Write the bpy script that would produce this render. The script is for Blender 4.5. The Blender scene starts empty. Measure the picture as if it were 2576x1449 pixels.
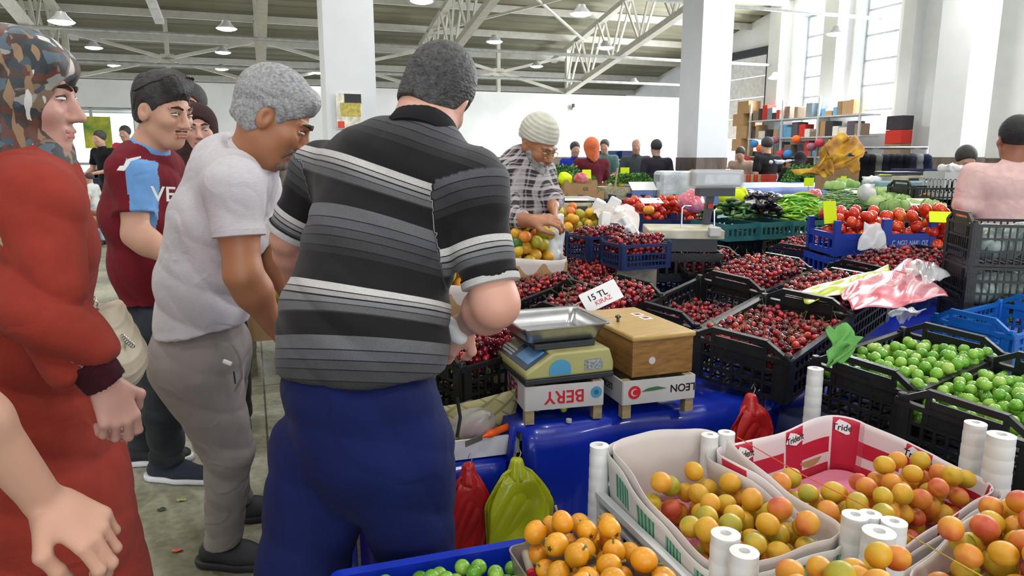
import bpy, math, random, numpy as np
from mathutils import Vector, Matrix, noise, Euler
from mathutils.bvhtree import BVHTree
R = math.radians
random.seed(7); rng = np.random.default_rng(7)
SC = bpy.context.scene
COL = SC.collection

# ---------------------------------------------------------------- camera
FPX = 1790.0; PITCH = R(10.6); CAMZ = 1.5
cam_d = bpy.data.cameras.new('camera'); cam = bpy.data.objects.new('camera', cam_d); COL.objects.link(cam)
cam_d.sensor_width = 36; cam_d.lens = FPX/2576*36; cam_d.clip_start = 0.05; cam_d.clip_end = 300
cam.location = (0, 0, CAMZ); cam.rotation_euler = (R(90)-PITCH, 0, 0)
SC.camera = cam
# ---------------------------------------------------------------- world: bright overcast daylight outside the hall
w = bpy.data.worlds.new('world'); SC.world = w; w.use_nodes = True
bg = w.node_tree.nodes['Background']; bg.inputs[0].default_value = (.88, .94, 1, 1); bg.inputs[1].default_value = 3.0
SC.view_settings.view_transform = 'Standard'; SC.view_settings.look = 'None'
SC.view_settings.exposure = 0.38; SC.view_settings.gamma = 1; SC.view_settings.use_curve_mapping = False
SC.cycles.use_denoising = True
SC.cycles.max_bounces = 7; SC.cycles.diffuse_bounces = 3; SC.cycles.glossy_bounces = 3; SC.cycles.transmission_bounces = 5
SC.cycles.transparent_max_bounces = 12; SC.cycles.sample_clamp_indirect = 4
ROOM = R(20)
CR, SR = math.cos(ROOM), math.sin(ROOM)
def RM(v, u, z=0): return Vector((v*CR-u*SR, v*SR+u*CR, z))      # hall coordinates (across, along, up) to world
def area(name, loc, rot, sx, sy, power, col=(1, 1, 1), spread=180):
    l = bpy.data.lights.new(name, 'AREA'); l.shape = 'RECTANGLE'; l.size = sx; l.size_y = sy; l.energy = power; l.color = col
    l.spread = R(spread)
    o = bpy.data.objects.new(name, l); COL.objects.link(o); o.location = loc; o.rotation_euler = rot
    return o
# daylight entering by the tall windows of the right wall
for i, u in enumerate((4.3, 6.65, 12.5, 14.35)):
    area('window_daylight', RM(12.85, u, 5.4), (R(90), 0, ROOM+R(90)), 1.15, 5.6, (330, 330, 620, 620)[i], (.93, .97, 1))
area('gate_daylight', RM(12.7, 17.0, 1.4), (R(90), 0, ROOM+R(90)), 2.1, 1.2, 260, (.95, .98, 1))
area('end_window_daylight', RM(-8, 18.3, 1.8), (R(90), 0, ROOM+R(180)), 7, 1.5, 160, (.95, .98, 1))

# ---------------------------------------------------------------- helpers
CT, ST = math.cos(PITCH), math.sin(PITCH)
def W(px, py, Y=None, z=None):
    a = (px-1288)/FPX; b = (py-724.5)/FPX
    d = Vector((a, CT-b*ST, -ST-b*CT))
    t = Y/d.y if z is None else (z-CAMZ)/d.z
    return Vector((0, 0, CAMZ)) + d*t
def tag(o, label=None, cat=None, group=None, kind=None):
    if label: o['label'] = label
    if cat: o['category'] = cat
    if group: o['group'] = group
    if kind: o['kind'] = kind
    return o
def empty(name, loc=(0, 0, 0), rz=0, label=None, cat=None, group=None):
    o = bpy.data.objects.new(name, None); COL.objects.link(o); o.location = loc; o.rotation_euler = (0, 0, rz)
    o.empty_display_size = .05
    return tag(o, label, cat, group)
def dup(o, parent=None, mat=None):
    c = o.copy(); COL.objects.link(c)
    if parent is not None: c.parent = parent
    for ch in list(o.children): dup(ch, c)
    return c
def frame(zdir, xhint=(0, 0, 1)):
    z = Vector(zdir).normalized(); x = Vector(xhint); x = x-z*x.dot(z)
    if x.length < 1e-5: x = Vector((1, 0, 0))-z*z.x
    x.normalize(); y = z.cross(x)
    return Matrix((x, y, z)).transposed()
class MB:
    def __init__(s): s.v = []; s.f = []; s.mi = []; s.n = 0; s.m = 0
    def raw(s, v, f):
        n = s.n; s.v.extend(tuple(p) for p in v); s.f.extend(tuple(i+n for i in q) for q in f); s.mi.extend([s.m]*len(f)); s.n = len(s.v)
        return s
    def box(s, c, d, M=None, taper=1.0):
        x, y, z = (q/2 for q in d); t = taper
        P = [(-x, -y, -z), (x, -y, -z), (x, y, -z), (-x, y, -z), (-x*t, -y*t, z), (x*t, -y*t, z), (x*t, y*t, z), (-x*t, y*t, z)]
        P = [Vector(p) for p in P]
        if M is not None: P = [M @ p for p in P]
        c = Vector(c)
        return s.raw([p+c for p in P], [(0, 3, 2, 1), (4, 5, 6, 7), (0, 1, 5, 4), (1, 2, 6, 5), (2, 3, 7, 6), (3, 0, 4, 7)])
    def bar(s, a, b, w, h=None, up=(0, 0, 1)):
        a = Vector(a); b = Vector(b); h = h or w
        return s.box((a+b)/2, (h, w, (b-a).length), frame(b-a, up))
    def cyl(s, a, b, r, r2=None, n=12, caps=True):
        a = Vector(a); b = Vector(b); r2 = r if r2 is None else r2; F = frame(b-a, (1, 0, 0) if abs((b-a).normalized().x) < .9 else (0, 1, 0))
        P = []
        for q, rr in ((a, r), (b, r2)):
            for k in range(n):
                t = 2*math.pi*k/n; P.append(q+F @ Vector((rr*math.cos(t), rr*math.sin(t), 0)))
        f = [(k, (k+1) % n, n+(k+1) % n, n+k) for k in range(n)]
        if caps: f += [tuple(range(n-1, -1, -1)), tuple(range(n, 2*n))]
        return s.raw(P, f)
    def tube(s, pts, r, n=6):
        pts = [Vector(p) for p in pts]; P = []; up = None
        for i, p in enumerate(pts):
            d = pts[min(i+1, len(pts)-1)]-pts[max(i-1, 0)]
            if up is None: up = Vector((0, 0, 1)) if abs(d.normalized().z) < .9 else Vector((1, 0, 0))
            F = frame(d, up); up = F.col[0]
            rr = r[i] if isinstance(r, (list, tuple)) else r
            for k in range(n):
                t = 2*math.pi*k/n; P.append(p+F @ Vector((rr*math.cos(t), rr*math.sin(t), 0)))
        f = [(i*n+k, i*n+(k+1) % n, (i+1)*n+(k+1) % n, (i+1)*n+k) for i in range(len(pts)-1) for k in range(n)]
        f += [tuple(range(n-1, -1, -1)), tuple((len(pts)-1)*n+k for k in range(n))]
        return s.raw(P, f)
    def lathe(s, prof, n=20, M=None, c=(0, 0, 0)):
        P = []; c = Vector(c)
        for r, z in prof:
            for k in range(n):
                t = 2*math.pi*k/n; p = Vector((r*math.cos(t), r*math.sin(t), z)); P.append((M @ p if M is not None else p)+c)
        L = len(prof)
        f = [(i*n+k, i*n+(k+1) % n, (i+1)*n+(k+1) % n, (i+1)*n+k) for i in range(L-1) for k in range(n)]
        f += [tuple(range(n-1, -1, -1)), tuple((L-1)*n+k for k in range(n))]
        return s.raw(P, f)
    def grid(s, fn, nu, nv, closeu=False, thick=0):
        P = [Vector(fn(i/(nu-1 if not closeu else nu), j/(nv-1))) for j in range(nv) for i in range(nu)]
        f = []
        for j in range(nv-1):
            for i in range(nu if closeu else nu-1):
                a = j*nu+i; b = j*nu+(i+1) % nu; f.append((a, b, b+nu, a+nu))
        return s.raw(P, f)
    def prism(s, poly, z0, z1, M=None, c=(0, 0, 0)):
        n = len(poly); c = Vector(c)
        P = [Vector((x, y, z)) for z in (z0, z1) for x, y in poly]
        if M is not None: P = [M @ p for p in P]
        return s.raw([p+c for p in P], [tuple(range(n-1, -1, -1)), tuple(range(n, 2*n))]+[(k, (k+1) % n, n+(k+1) % n, n+k) for k in range(n)])
    def build(s, name, mats, parent=None, smooth=40, loc=None, rot=None, solid=0, bevel=0, sub=0):
        me = bpy.data.meshes.new(name); me.from_pydata([tuple(p) for p in s.v], [], s.f)
        if not isinstance(mats, (list, tuple)): mats = [mats]
        for m in mats: me.materials.append(m)
        if any(s.mi): me.polygons.foreach_set('material_index', s.mi)
        if smooth:
            me.shade_smooth(); me.set_sharp_from_angle(angle=R(smooth))
        me.update()
        return link(name, me, parent, loc, rot, solid, bevel, sub)
def link(name, me, parent=None, loc=None, rot=None, solid=0, bevel=0, sub=0):
    o = bpy.data.objects.new(name, me); COL.objects.link(o)
    if parent is not None: o.parent = parent
    if loc is not None: o.location = loc
    if rot is not None: o.rotation_euler = rot
    if solid: q = o.modifiers.new('s', 'SOLIDIFY'); q.thickness = solid; q.offset = 0
    if bevel: q = o.modifiers.new('b', 'BEVEL'); q.width = bevel; q.segments = 2; q.limit_method = 'ANGLE'
    if sub: q = o.modifiers.new('u', 'SUBSURF'); q.levels = sub; q.render_levels = sub
    return o
def center(o):
    """move a lone mesh's origin to the bottom middle of its box"""
    me = o.data; n = len(me.vertices); a = np.empty(n*3); me.vertices.foreach_get('co', a); a = a.reshape(-1, 3)
    lo, hi = a.min(0), a.max(0); c = np.array(((lo[0]+hi[0])/2, (lo[1]+hi[1])/2, lo[2])); a -= c
    me.vertices.foreach_set('co', a.ravel()); me.update()
    o.location = o.matrix_basis @ Vector(c)
    return o
# ---------------------------------------------------------------- materials
MATS = {}
def nt(name):
    m = bpy.data.materials.new(name); m.use_nodes = True; t = m.node_tree
    return m, t, t.nodes['Principled BSDF']
def N(t, kind, **kw):
    n = t.nodes.new(kind)
    for k, v in kw.items():
        if k.startswith('i_'):
            n.inputs[k[2:].replace('_', ' ')].default_value = v
        elif k.startswith('n_'): n.inputs[int(k[2:])].default_value = v
        else: setattr(n, k, v)
    return n
def L(t, a, b): t.links.new(a, b)
def ramp(t, fac, stops, interp='LINEAR'):
    r = N(t, 'ShaderNodeValToRGB'); r.color_ramp.interpolation = interp; e = r.color_ramp.elements
    while len(e) > 1: e.remove(e[-1])
    e[0].position = stops[0][0]; e[0].color = (*stops[0][1], 1)
    for p, c in stops[1:]: q = e.new(p); q.color = (*c, 1)
    L(t, fac, r.inputs[0]); return r.outputs[0]
def mixc(t, fac, a, b, mode='MIX'):
    m = N(t, 'ShaderNodeMix', data_type='RGBA', blend_type=mode)
    for s_, v in ((m.inputs[0], fac), (m.inputs[6], a), (m.inputs[7], b)):
        if hasattr(v, 'node'): L(t, v, s_)
        elif isinstance(v, (tuple, list)): s_.default_value = (*v[:3], 1)
        else: s_.default_value = v
    return m.outputs[2]
def mth(t, op, a, b=0.0):
    m = N(t, 'ShaderNodeMath', operation=op)
    for i, v in enumerate((a, b)):
        if hasattr(v, 'node'): L(t, v, m.inputs[i])
        else: m.inputs[i].default_value = v
    return m.outputs[0]
def mat(name, col, rough=.55, metal=0, var=.12, scale=8, bump=0, bscale=60, spec=.5, alpha=1, trans=0, emit=0, col2=None, coat=0, sub=0, sheen=0, coord='Object', ior=1.45, stretch=(1, 1, 1)):
    if name in MATS: return MATS[name]
    m, t, p = nt(name)
    tc = N(t, 'ShaderNodeTexCoord'); mp = N(t, 'ShaderNodeMapping'); mp.inputs[3].default_value = stretch; L(t, tc.outputs[coord], mp.inputs[0])
    if var or col2:
        n = N(t, 'ShaderNodeTexNoise', i_Scale=scale, i_Detail=4.0); L(t, mp.outputs[0], n.inputs[0])
        c2 = col2 or tuple(min(1, c*(1+var)) for c in col); c1 = col if col2 else tuple(c*(1-var) for c in col)
        L(t, ramp(t, n.outputs[0], [(.35, c1), (.65, c2)]), p.inputs['Base Color'])
    else: p.inputs['Base Color'].default_value = (*col, 1)
    p.inputs['Roughness'].default_value = rough; p.inputs['Metallic'].default_value = metal
    p.inputs['Specular IOR Level'].default_value = spec; p.inputs['Alpha'].default_value = alpha
    p.inputs['Transmission Weight'].default_value = trans; p.inputs['IOR'].default_value = ior
    p.inputs['Coat Weight'].default_value = coat; p.inputs['Sheen Weight'].default_value = sheen
    if sub: p.inputs['Subsurface Weight'].default_value = sub; p.inputs['Subsurface Radius'].default_value = (.02, .008, .004); p.inputs['Subsurface Scale'].default_value = .5
    if emit: p.inputs['Emission Color'].default_value = (*col, 1); p.inputs['Emission Strength'].default_value = emit
    if bump:
        b = N(t, 'ShaderNodeTexNoise', i_Scale=bscale, i_Detail=3.0); L(t, mp.outputs[0], b.inputs[0])
        bp = N(t, 'ShaderNodeBump', i_Strength=bump, i_Distance=.01); L(t, b.outputs[0], bp.inputs['Height']); L(t, bp.outputs[0], p.inputs['Normal'])
    MATS[name] = m; return m
def srgb(h):
    h = h.lstrip('#'); c = [int(h[i:i+2], 16)/255 for i in (0, 2, 4)]
    return tuple(x/12.92 if x <= .04045 else ((x+.055)/1.055)**2.4 for x in c)
def fmat(name, stops, rough=.35, scale=14, coat=.2, sub=.1, rnd=.5, spec=.5, bump=0):
    """fruit skin: colour ramp over noise, shifted for every fruit and every loose island"""
    m, t, p = nt(name)
    tc = N(t, 'ShaderNodeTexCoord'); oi = N(t, 'ShaderNodeObjectInfo'); ge = N(t, 'ShaderNodeNewGeometry')
    r = mth(t, 'FRACT', mth(t, 'ADD', oi.outputs['Random'], ge.outputs['Random Per Island']))
    ad = N(t, 'ShaderNodeVectorMath', operation='ADD'); L(t, tc.outputs['Object'], ad.inputs[0]); L(t, r, ad.inputs[1])
    n = N(t, 'ShaderNodeTexNoise', i_Scale=scale, i_Detail=2.0); L(t, ad.outputs[0], n.inputs[0])
    v = mth(t, 'ADD', mth(t, 'MULTIPLY', n.outputs[0], 1-rnd*.5), mth(t, 'MULTIPLY', mth(t, 'SUBTRACT', r, .5), rnd))
    v = mth(t, 'ADD', mth(t, 'MULTIPLY', mth(t, 'SUBTRACT', v, .5*(1-rnd*.5)), 1.6), .5)
    L(t, ramp(t, v, stops), p.inputs['Base Color'])
    p.inputs['Roughness'].default_value = rough; p.inputs['Coat Weight'].default_value = coat; p.inputs['Coat Roughness'].default_value = .12
    p.inputs['Specular IOR Level'].default_value = spec
    if sub: p.inputs['Subsurface Weight'].default_value = sub; p.inputs['Subsurface Radius'].default_value = (.02, .01, .004); p.inputs['Subsurface Scale'].default_value = .4
    if bump:
        b = N(t, 'ShaderNodeTexNoise', i_Scale=180.0); L(t, tc.outputs['Object'], b.inputs[0])
        bp = N(t, 'ShaderNodeBump', i_Strength=bump, i_Distance=.002); L(t, b.outputs[0], bp.inputs['Height']); L(t, bp.outputs[0], p.inputs['Normal'])
    MATS[name] = m; return m
def text(body, size, M, m, parent=None, name='lettering', ext=.0006, align='CENTER'):
    c = bpy.data.curves.new(name, 'FONT'); c.body = body; c.size = size; c.extrude = ext; c.align_x = align; c.align_y = 'CENTER'
    c.offset = size*.012
    o = bpy.data.objects.new(name, c); COL.objects.link(o)
    bpy.context.view_layer.update()
    me = bpy.data.meshes.new_from_object(o); bpy.data.objects.remove(o); bpy.data.curves.remove(c)
    me.materials.clear(); me.materials.append(m)
    q = link(name, me, parent); q.matrix_local = M
    return q
def TM(loc, x, y):
    """matrix whose local x and y run along x and y"""
    x = Vector(x).normalized(); y = Vector(y); y = (y-x*y.dot(x)).normalized(); z = x.cross(y)
    M = Matrix((x, y, z)).transposed().to_4x4(); M.translation = Vector(loc); return M
# ================================================================ the hall
M_WALL = mat('white_plaster', (.88, .89, .89), .8, var=.04, scale=2)
M_PILL = mat('white_pillar_paint', (.74, .75, .76), .7, var=.03, scale=2)
M_STEEL = mat('cream_painted_steel', (.62, .60, .53), .5, var=.06)
M_ROOFP = mat('dark_steel_and_void', (.03, .035, .045), .5)
def floor_mat():
    m, t, p = nt('worn_concrete'); tc = N(t, 'ShaderNodeTexCoord')
    a = N(t, 'ShaderNodeTexNoise', i_Scale=1.1, i_Detail=6.0, i_Roughness=.65); L(t, tc.outputs['Object'], a.inputs[0])
    b = N(t, 'ShaderNodeTexNoise', i_Scale=26.0, i_Detail=5.0); L(t, tc.outputs['Object'], b.inputs[0])
    c = ramp(t, a.outputs[0], [(.3, srgb('#6b6854')), (.5, srgb('#96937e')), (.7, srgb('#b0aea0'))])
    c = mixc(t, .55, c, ramp(t, b.outputs[0], [(.35, (.35, .35, .3)), (.65, (.85, .85, .8))]), 'MULTIPLY')
    # saw-cut joints
    br = N(t, 'ShaderNodeTexBrick', i_Scale=1.0, offset=0); br.inputs['Brick Width'].default_value = 2.4; br.inputs['Row Height'].default_value = 2.4
    br.inputs['Mortar Size'].default_value = .006; br.inputs['Color1'].default_value = (1, 1, 1, 1); br.inputs['Color2'].default_value = (1, 1, 1, 1); br.inputs['Mortar'].default_value = (.25, .25, .22, 1)
    L(t, tc.outputs['Object'], br.inputs[0])
    c = mixc(t, 1, c, br.outputs[0], 'MULTIPLY')
    L(t, c, p.inputs['Base Color'])
    L(t, ramp(t, a.outputs[0], [(.4, (.25,)*3), (.6, (.55,)*3)]), p.inputs['Roughness'])
    return m
def wood_mat(name, c1, c2, sx=(1, 1, 12), rough=.5):
    m, t, p = nt(name); tc = N(t, 'ShaderNodeTexCoord'); mp = N(t, 'ShaderNodeMapping'); mp.inputs[3].default_value = sx; L(t, tc.outputs['Object'], mp.inputs[0])
    a = N(t, 'ShaderNodeTexNoise', i_Scale=6.0, i_Detail=6.0, i_Roughness=.6); L(t, mp.outputs[0], a.inputs[0])
    b = N(t, 'ShaderNodeTexNoise', i_Scale=3.0, i_Detail=3.0); L(t, tc.outputs['Object'], b.inputs[0])
    L(t, mixc(t, mth(t, 'MULTIPLY', b.outputs[0], .5), ramp(t, a.outputs[0], [(.3, c1), (.7, c2)]), c1), p.inputs['Base Color']); p.inputs['Roughness'].default_value = rough
    MATS[name] = m; return m
M_WAINS = wood_mat('brown_tile_wainscot', srgb('#54483f'), srgb('#85776b'), (1, 1, .25), .3)
def struct(name, mb, m, loc=(0, 0, 0), smooth=0, **k):
    o = mb.build(name, m, smooth=smooth, **k); o.rotation_euler = (0, 0, ROOM); o.location = loc
    return tag(o, kind='structure')
VL, VR, UF, UB = -15.5, 13.0, 18.6, -9.0
def roofz(u): return 8.35-.2*u
struct('floor', MB().box((-1, 9, -.1), (31, 38, .2)), floor_mat())
# end wall (a white partition) with wide windows on its left half
mb = MB()
H = 3.15
wins = [(-12.0, -7.9, .95, 2.55), (-5.9, -2.4, .95, 2.55)]
xs = VL
for a, b, z0, z1 in wins:
    mb.box(((xs+a)/2, UF+.1, H/2), (a-xs, .2, H)); mb.box(((a+b)/2, UF+.1, z0/2), (b-a, .2, z0)); mb.box(((a+b)/2, UF+.1, (z1+H)/2), (b-a, .2, H-z1)); xs = b
mb.box(((xs+VR)/2, UF+.1, H/2), (VR-xs, .2, H))
struct('wall_back', mb, M_WALL)
M_FRAME = mat('grey_window_frame', (.45, .47, .48), .5)
M_GLASS = mat('window_glass', (.9, .95, 1), .05, trans=1, var=0)
for i, (a, b, z0, z1) in enumerate(wins):
    f = MB(); y = UF+.1
    for z in (z0, z0+.35, z1): f.box(((a+b)/2, y, z), (b-a, .07, .06))
    for x in np.linspace(a, b, 5): f.box((x, y, (z0+z1)/2), (.06, .07, z1-z0))
    o = struct('window_%d' % (i+1), f, M_FRAME)
    g = MB().box(((a+b)/2, y, (z0+z1)/2), (b-a, .008, z1-z0)).build('pane', M_GLASS, o, smooth=0)
mb = MB().box((6.5, UF-.015, .72), (12.8, .03, 1.44)); struct('trim_1', mb, M_WAINS)
# unlit space above the partition: its darkness is painted onto an added wall
struct('wall_void', MB().box((-1, 27.5, 4.6), (30, .2, 3.2)), M_ROOFP)
# right wall with tall windows, roofline follows the roof
M_VOID = M_WALL
wx = [(3.6, 5.0), (6.0, 7.3), (11.95, 13.1), (13.75, 14.95)]
WZ0, WZ1 = 1.95, 8.2
mb = MB()
def wallseg(u0, u1, z0, z1a, z1b):
    P = [(VR, u0, z0), (VR+.45, u0, z0), (VR+.45, u1, z0), (VR, u1, z0), (VR, u0, z1a), (VR+.45, u0, z1a), (VR+.45, u1, z1b), (VR, u1, z1b)]
    mb.raw([Vector(p) for p in P], [(0, 3, 2, 1), (4, 5, 6, 7), (0, 1, 5, 4), (1, 2, 6, 5), (2, 3, 7, 6), (3, 0, 4, 7)])
us = UB
D0, D1 = 15.9, 18.2
for a, b in wx:
    wallseg(us, a, 0, roofz(us), roofz(a)); wallseg(a, b, 0, WZ0, WZ0)
    t0, t1 = min(WZ1, roofz(a)-.5), min(WZ1, roofz(b)-.5)
    P = [(VR, a, t0), (VR+.45, a, t0), (VR+.45, b, t1), (VR, b, t1), (VR, a, roofz(a)), (VR+.45, a, roofz(a)), (VR+.45, b, roofz(b)), (VR, b, roofz(b))]
    mb.raw([Vector(p) for p in P], [(0, 3, 2, 1), (4, 5, 6, 7), (0, 1, 5, 4), (1, 2, 6, 5), (2, 3, 7, 6), (3, 0, 4, 7)])
    us = b
wallseg(us, D0, 0, roofz(us), roofz(D0)); wallseg(D0, D1, 4.1, roofz(D0), roofz(D1)); wallseg(D1, 27.5, 0, roofz(D1), roofz(27.5))
struct('wall_right', mb, M_WALL)
for i, (a, b) in enumerate(wx):
    f = MB(); x = VR+.3; z1 = min(WZ1, roofz(b)-.5)
    for z in np.arange(WZ0, z1+.01, (z1-WZ0)/6): f.box((x, (a+b)/2, z), (.05, b-a, .04))
    for y in (a, b): f.box((x, y, (WZ0+z1)/2), (.05, .05, z1-WZ0))
    o = struct('window_%d' % (i+3), f, M_FRAME)
    MB().box((x, (a+b)/2, (WZ0+z1)/2), (.008, b-a, z1-WZ0)).build('pane', M_GLASS, o, smooth=0)
# buttress columns along the right wall
for i, (u, wd, dp) in enumerate(((13.42, .42, .45), (15.4, .42, .35), (11.5, .3, .25))):
    struct('trim_%d' % (i+2), MB().box((VR-dp/2, u, roofz(u)/2), (dp, wd, roofz(u))), M_PILL)
struct('trim_8', MB().box((VR-.015, 9, .72), (.03, 13.6, 1.44)), M_WAINS)
# roll-up gate half open in the right wall
g = MB()
for k in range(4): g.box((VR+.15, (D0+D1)/2, 1.95+.27+k*.55), (.05, D1-D0, .53))
go = g.build('roller_gate', mat('white_gate_panel', (.75, .76, .78), .5), smooth=0); go.rotation_euler = (0, 0, ROOM); tag(go, 'white sectional roll-up gate half open at the far end of the window wall', 'gate')
fr = MB().box((VR-.05, D0, 2.1), (.1, .14, 4.2)).box((VR-.05, D1, 2.1), (.1, .14, 4.2)).box((VR-.05, (D0+D1)/2, 4.2), (.1, D1-D0+.14, .2)).build('frame', M_ROOFP, go, smooth=0)
struct('wall_front', MB().box((-11, UB, 4.9), (9, .2, 9.8)).box((-1, UB, 7.6), (11, .2, 4.4)).box((9, UB, 4.9), (9, .2, 9.8)), M_WALL)
struct('wall_left', MB().box((VL-.1, 9, 4.2), (.2, 36, 8.6)), M_WALL)
# free-standing pillars
for i, (v, u) in enumerate(((1.22, 9.35), (6.50, 9.4), (11.75, 9.35))):
    pw = (.60, .53, .62)[i]
    o = MB().box((0, 0, roofz(u)/2+.73), (pw, pw, roofz(u)-1.46)).build('pillar', M_PILL, smooth=0)
    o.location = RM(v, u); o.rotation_euler = (0, 0, ROOM)
    tag(o, ['white square pillar carrying a food poster, behind the man in the striped polo', 'white square pillar with brown tiled foot between the stalls and the window wall', 'white square pillar close before the window wall at the right'][i], 'pillar')
    MB().box((0, 0, .73), (pw+.02, pw+.02, 1.46)).build('tiled_base', M_WAINS, o, smooth=0)
    if i == 0:
        po = MB().box((0, 0, 0), (.30, .012, .42)).build('food_poster', None or mat('poster_paper', (.8, .75, .6), .4, var=.3, scale=12), smooth=0)
        po.location = RM(v-.04, u-.318, 2.02); po.rotation_euler = (0, 0, ROOM); tag(po, 'small food poster with black and yellow picture taped on the white pillar', 'poster')
        MB().box((.05, -.008, .15), (.2, .004, .11)).build('black_heading', mat('black_print', (.02, .02, .02), .4), po, smooth=0)
        MB().box((.02, -.008, .02), (.24, .004, .16)).prism([(-.12, -.16), (-.06, -.2), (-.02, -.14), (-.08, -.08)], -.01, -.006, Matrix.Rotation(R(90), 3, 'X')).build('food_picture', mat('pasta_yellow', (.75, .5, .08), .4, col2=(.3, .35, .08), scale=30), po, smooth=0)
        MB().box((-.1, -.008, -.16), (.08, .004, .08)).build('red_corner', mat('poster_red', (.7, .05, .03), .4), po, smooth=0)
# ---- roof: ribbed sheets on purlins and lattice girders
def roof_mat():
    m, t, p = nt('ribbed_roof_sheet'); tc = N(t, 'ShaderNodeTexCoord')
    a = N(t, 'ShaderNodeTexNoise', i_Scale=.6, i_Detail=3.0); L(t, tc.outputs['Object'], a.inputs[0])
    L(t, ramp(t, a.outputs[0], [(.3, srgb('#7d7a66')), (.7, srgb('#98947f'))]), p.inputs['Base Color']); p.inputs['Roughness'].default_value = .6
    return m
mb = MB(); nrib = 76; du = (27.5-UB)/nrib; prof = []
for i in range(nrib):
    u = UB+i*du
    prof += [(u, 0), (u+du*.5, 0), (u+du*.58, .07), (u+du*.92, .07)]
prof.append((27.5, 0))
P = [(v, u, roofz(u)+h) for v in (VL-.2, VR+.5) for u, h in prof]; n = len(prof)
mb.raw([Vector(q) for q in P], [(i, i+1, n+i+1, n+i) for i in range(n-1)])
struct('ceiling', mb, roof_mat(), solid=.02)
mb = MB()
for k, u in enumerate(np.arange(-8, 27, 1.55)): mb.box((-1.2, u, roofz(u)-.09), (28.5, .07, .16))
struct('trim_9', mb, M_STEEL)
TRV = (-11.6, -7.6, -3.6, .4, 4.4, 8.4)
for k, v in enumerate(TRV):
    mb = MB(); zt = lambda u: roofz(u)-.28; zb = lambda u: roofz(u)-1.42
    mb.bar((v, UB, zt(UB)), (v, UF+1, zt(UF+1)), .16, .12); mb.bar((v, UB, zb(UB)), (v, UF, zb(UF)), .17, .13)
    nn = 22; us_ = np.linspace(UB, UF, nn)
    for i in range(nn-1):
        u0, u1 = us_[i], us_[i+1]; um = (u0+u1)/2
        for s_ in (-.05, .05):
            mb.bar((v+s_, u0, zb(u0)), (v+s_*2, um, zt(um)), .045); mb.bar((v+s_*2, um, zt(um)), (v+s_, u1, zb(u1)), .045)
    mb.bar((v, UF, H), (v, UF, zt(UF)), .12)
    o = mb.build('roof_girder', M_STEEL, smooth=0); o.rotation_euler = (0, 0, ROOM)
    tag(o, ('cream lattice roof girder nearest the left wall', 'cream lattice roof girder, second from the left wall', 'cream lattice roof girder above the woman in the headscarf', 'cream lattice roof girder above the man in the white shirt', 'cream lattice roof girder above the striped polo man\'s head', 'cream lattice roof girder beside the pillar with the tiled foot')[k], 'roof girder')
# cross bracing over the partition and tie rods
for k in range(5):
    v0, v1 = TRV[k], TRV[k+1]; vm = (v0+v1)/2; mb = MB()
    for a, b in (((v0, H+.02), (v1, H+1.0)), ((v0, H+1.0), (v1, H+.02))): mb.bar((a[0], UF, a[1]), (b[0], UF, b[1]), .09, .07)
    mb.bar((vm, UF+.05, H), (vm, UF+.05, roofz(UF)), .11, .09); mb.box((vm, UF, H+.51), (.3, .03, .2))
    o = mb.build('cross_brace', M_STEEL, smooth=0); o.rotation_euler = (0, 0, ROOM)
    tag(o, 'cream steel X-brace on the end partition, ' + ('near the left wall', 'above the headscarf', 'over the young man in the maroon jersey', 'behind the striped polo man\'s head', 'above the bearded man')[k], 'roof brace')
for k, (u, z) in enumerate(((6.3, roofz(6.3)-1.5), (10.0, roofz(10.0)-1.5), (12.4, roofz(12.4)-1.5), (15.5, roofz(15.5)-1.5), (17.5, roofz(17.5)-1.45))):
    mb = MB().cyl((VL+.05, u, z), (VR-.05, u, z), .035, n=8)
    o = mb.build('tie_rod', mat('galvanised_steel', (.6, .62, .62), .35, metal=.6), smooth=40); o.rotation_euler = (0, 0, ROOM)
    tag(o, 'thin steel tie rod crossing the hall, ' + ('nearest of the tie rods', 'second of the tie rods from the viewer', 'middle one of the tie rods', 'fourth of the tie rods from the viewer', 'farthest of the tie rods')[k], 'tie rod')
# roof-plane diagonal ties seen between the girders
for k, (v0, v1, u0, u1) in enumerate(((4.4, 8.4, 9.5, 13.6), (4.4, 8.4, 13.6, 9.5), (4.4, 8.4, 13.6, 17.6), (4.4, 8.4, 17.6, 13.6), (.4, 4.4, 10.5, 14.6), (.4, 4.4, 14.6, 10.5))):
    mb = MB().bar((v0, u0, roofz(u0)-.4), (v1, u1, roofz(u1)-.4), .05)
    o = mb.build('roof_tie', M_STEEL, smooth=0); o.rotation_euler = (0, 0, ROOM)
    tag(o, 'slender cream diagonal roof tie between two lattice girders', 'roof tie', 'diagonal roof ties')
    if 'label' in o: o['label'] = 'slender cream diagonal tie under the roof between two lattice girders'
o = MB().bar((-1.75, 5.5, roofz(5.5)-.75), (-1.55, 17.0, roofz(17)-.75), .17, .1).build('cable_tray', mat('white_tray', (.85, .85, .85), .35), smooth=0); o.rotation_euler = (0, 0, ROOM)
tag(o, 'long white cable tray running along under the roof at the left', 'cable tray')
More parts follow.
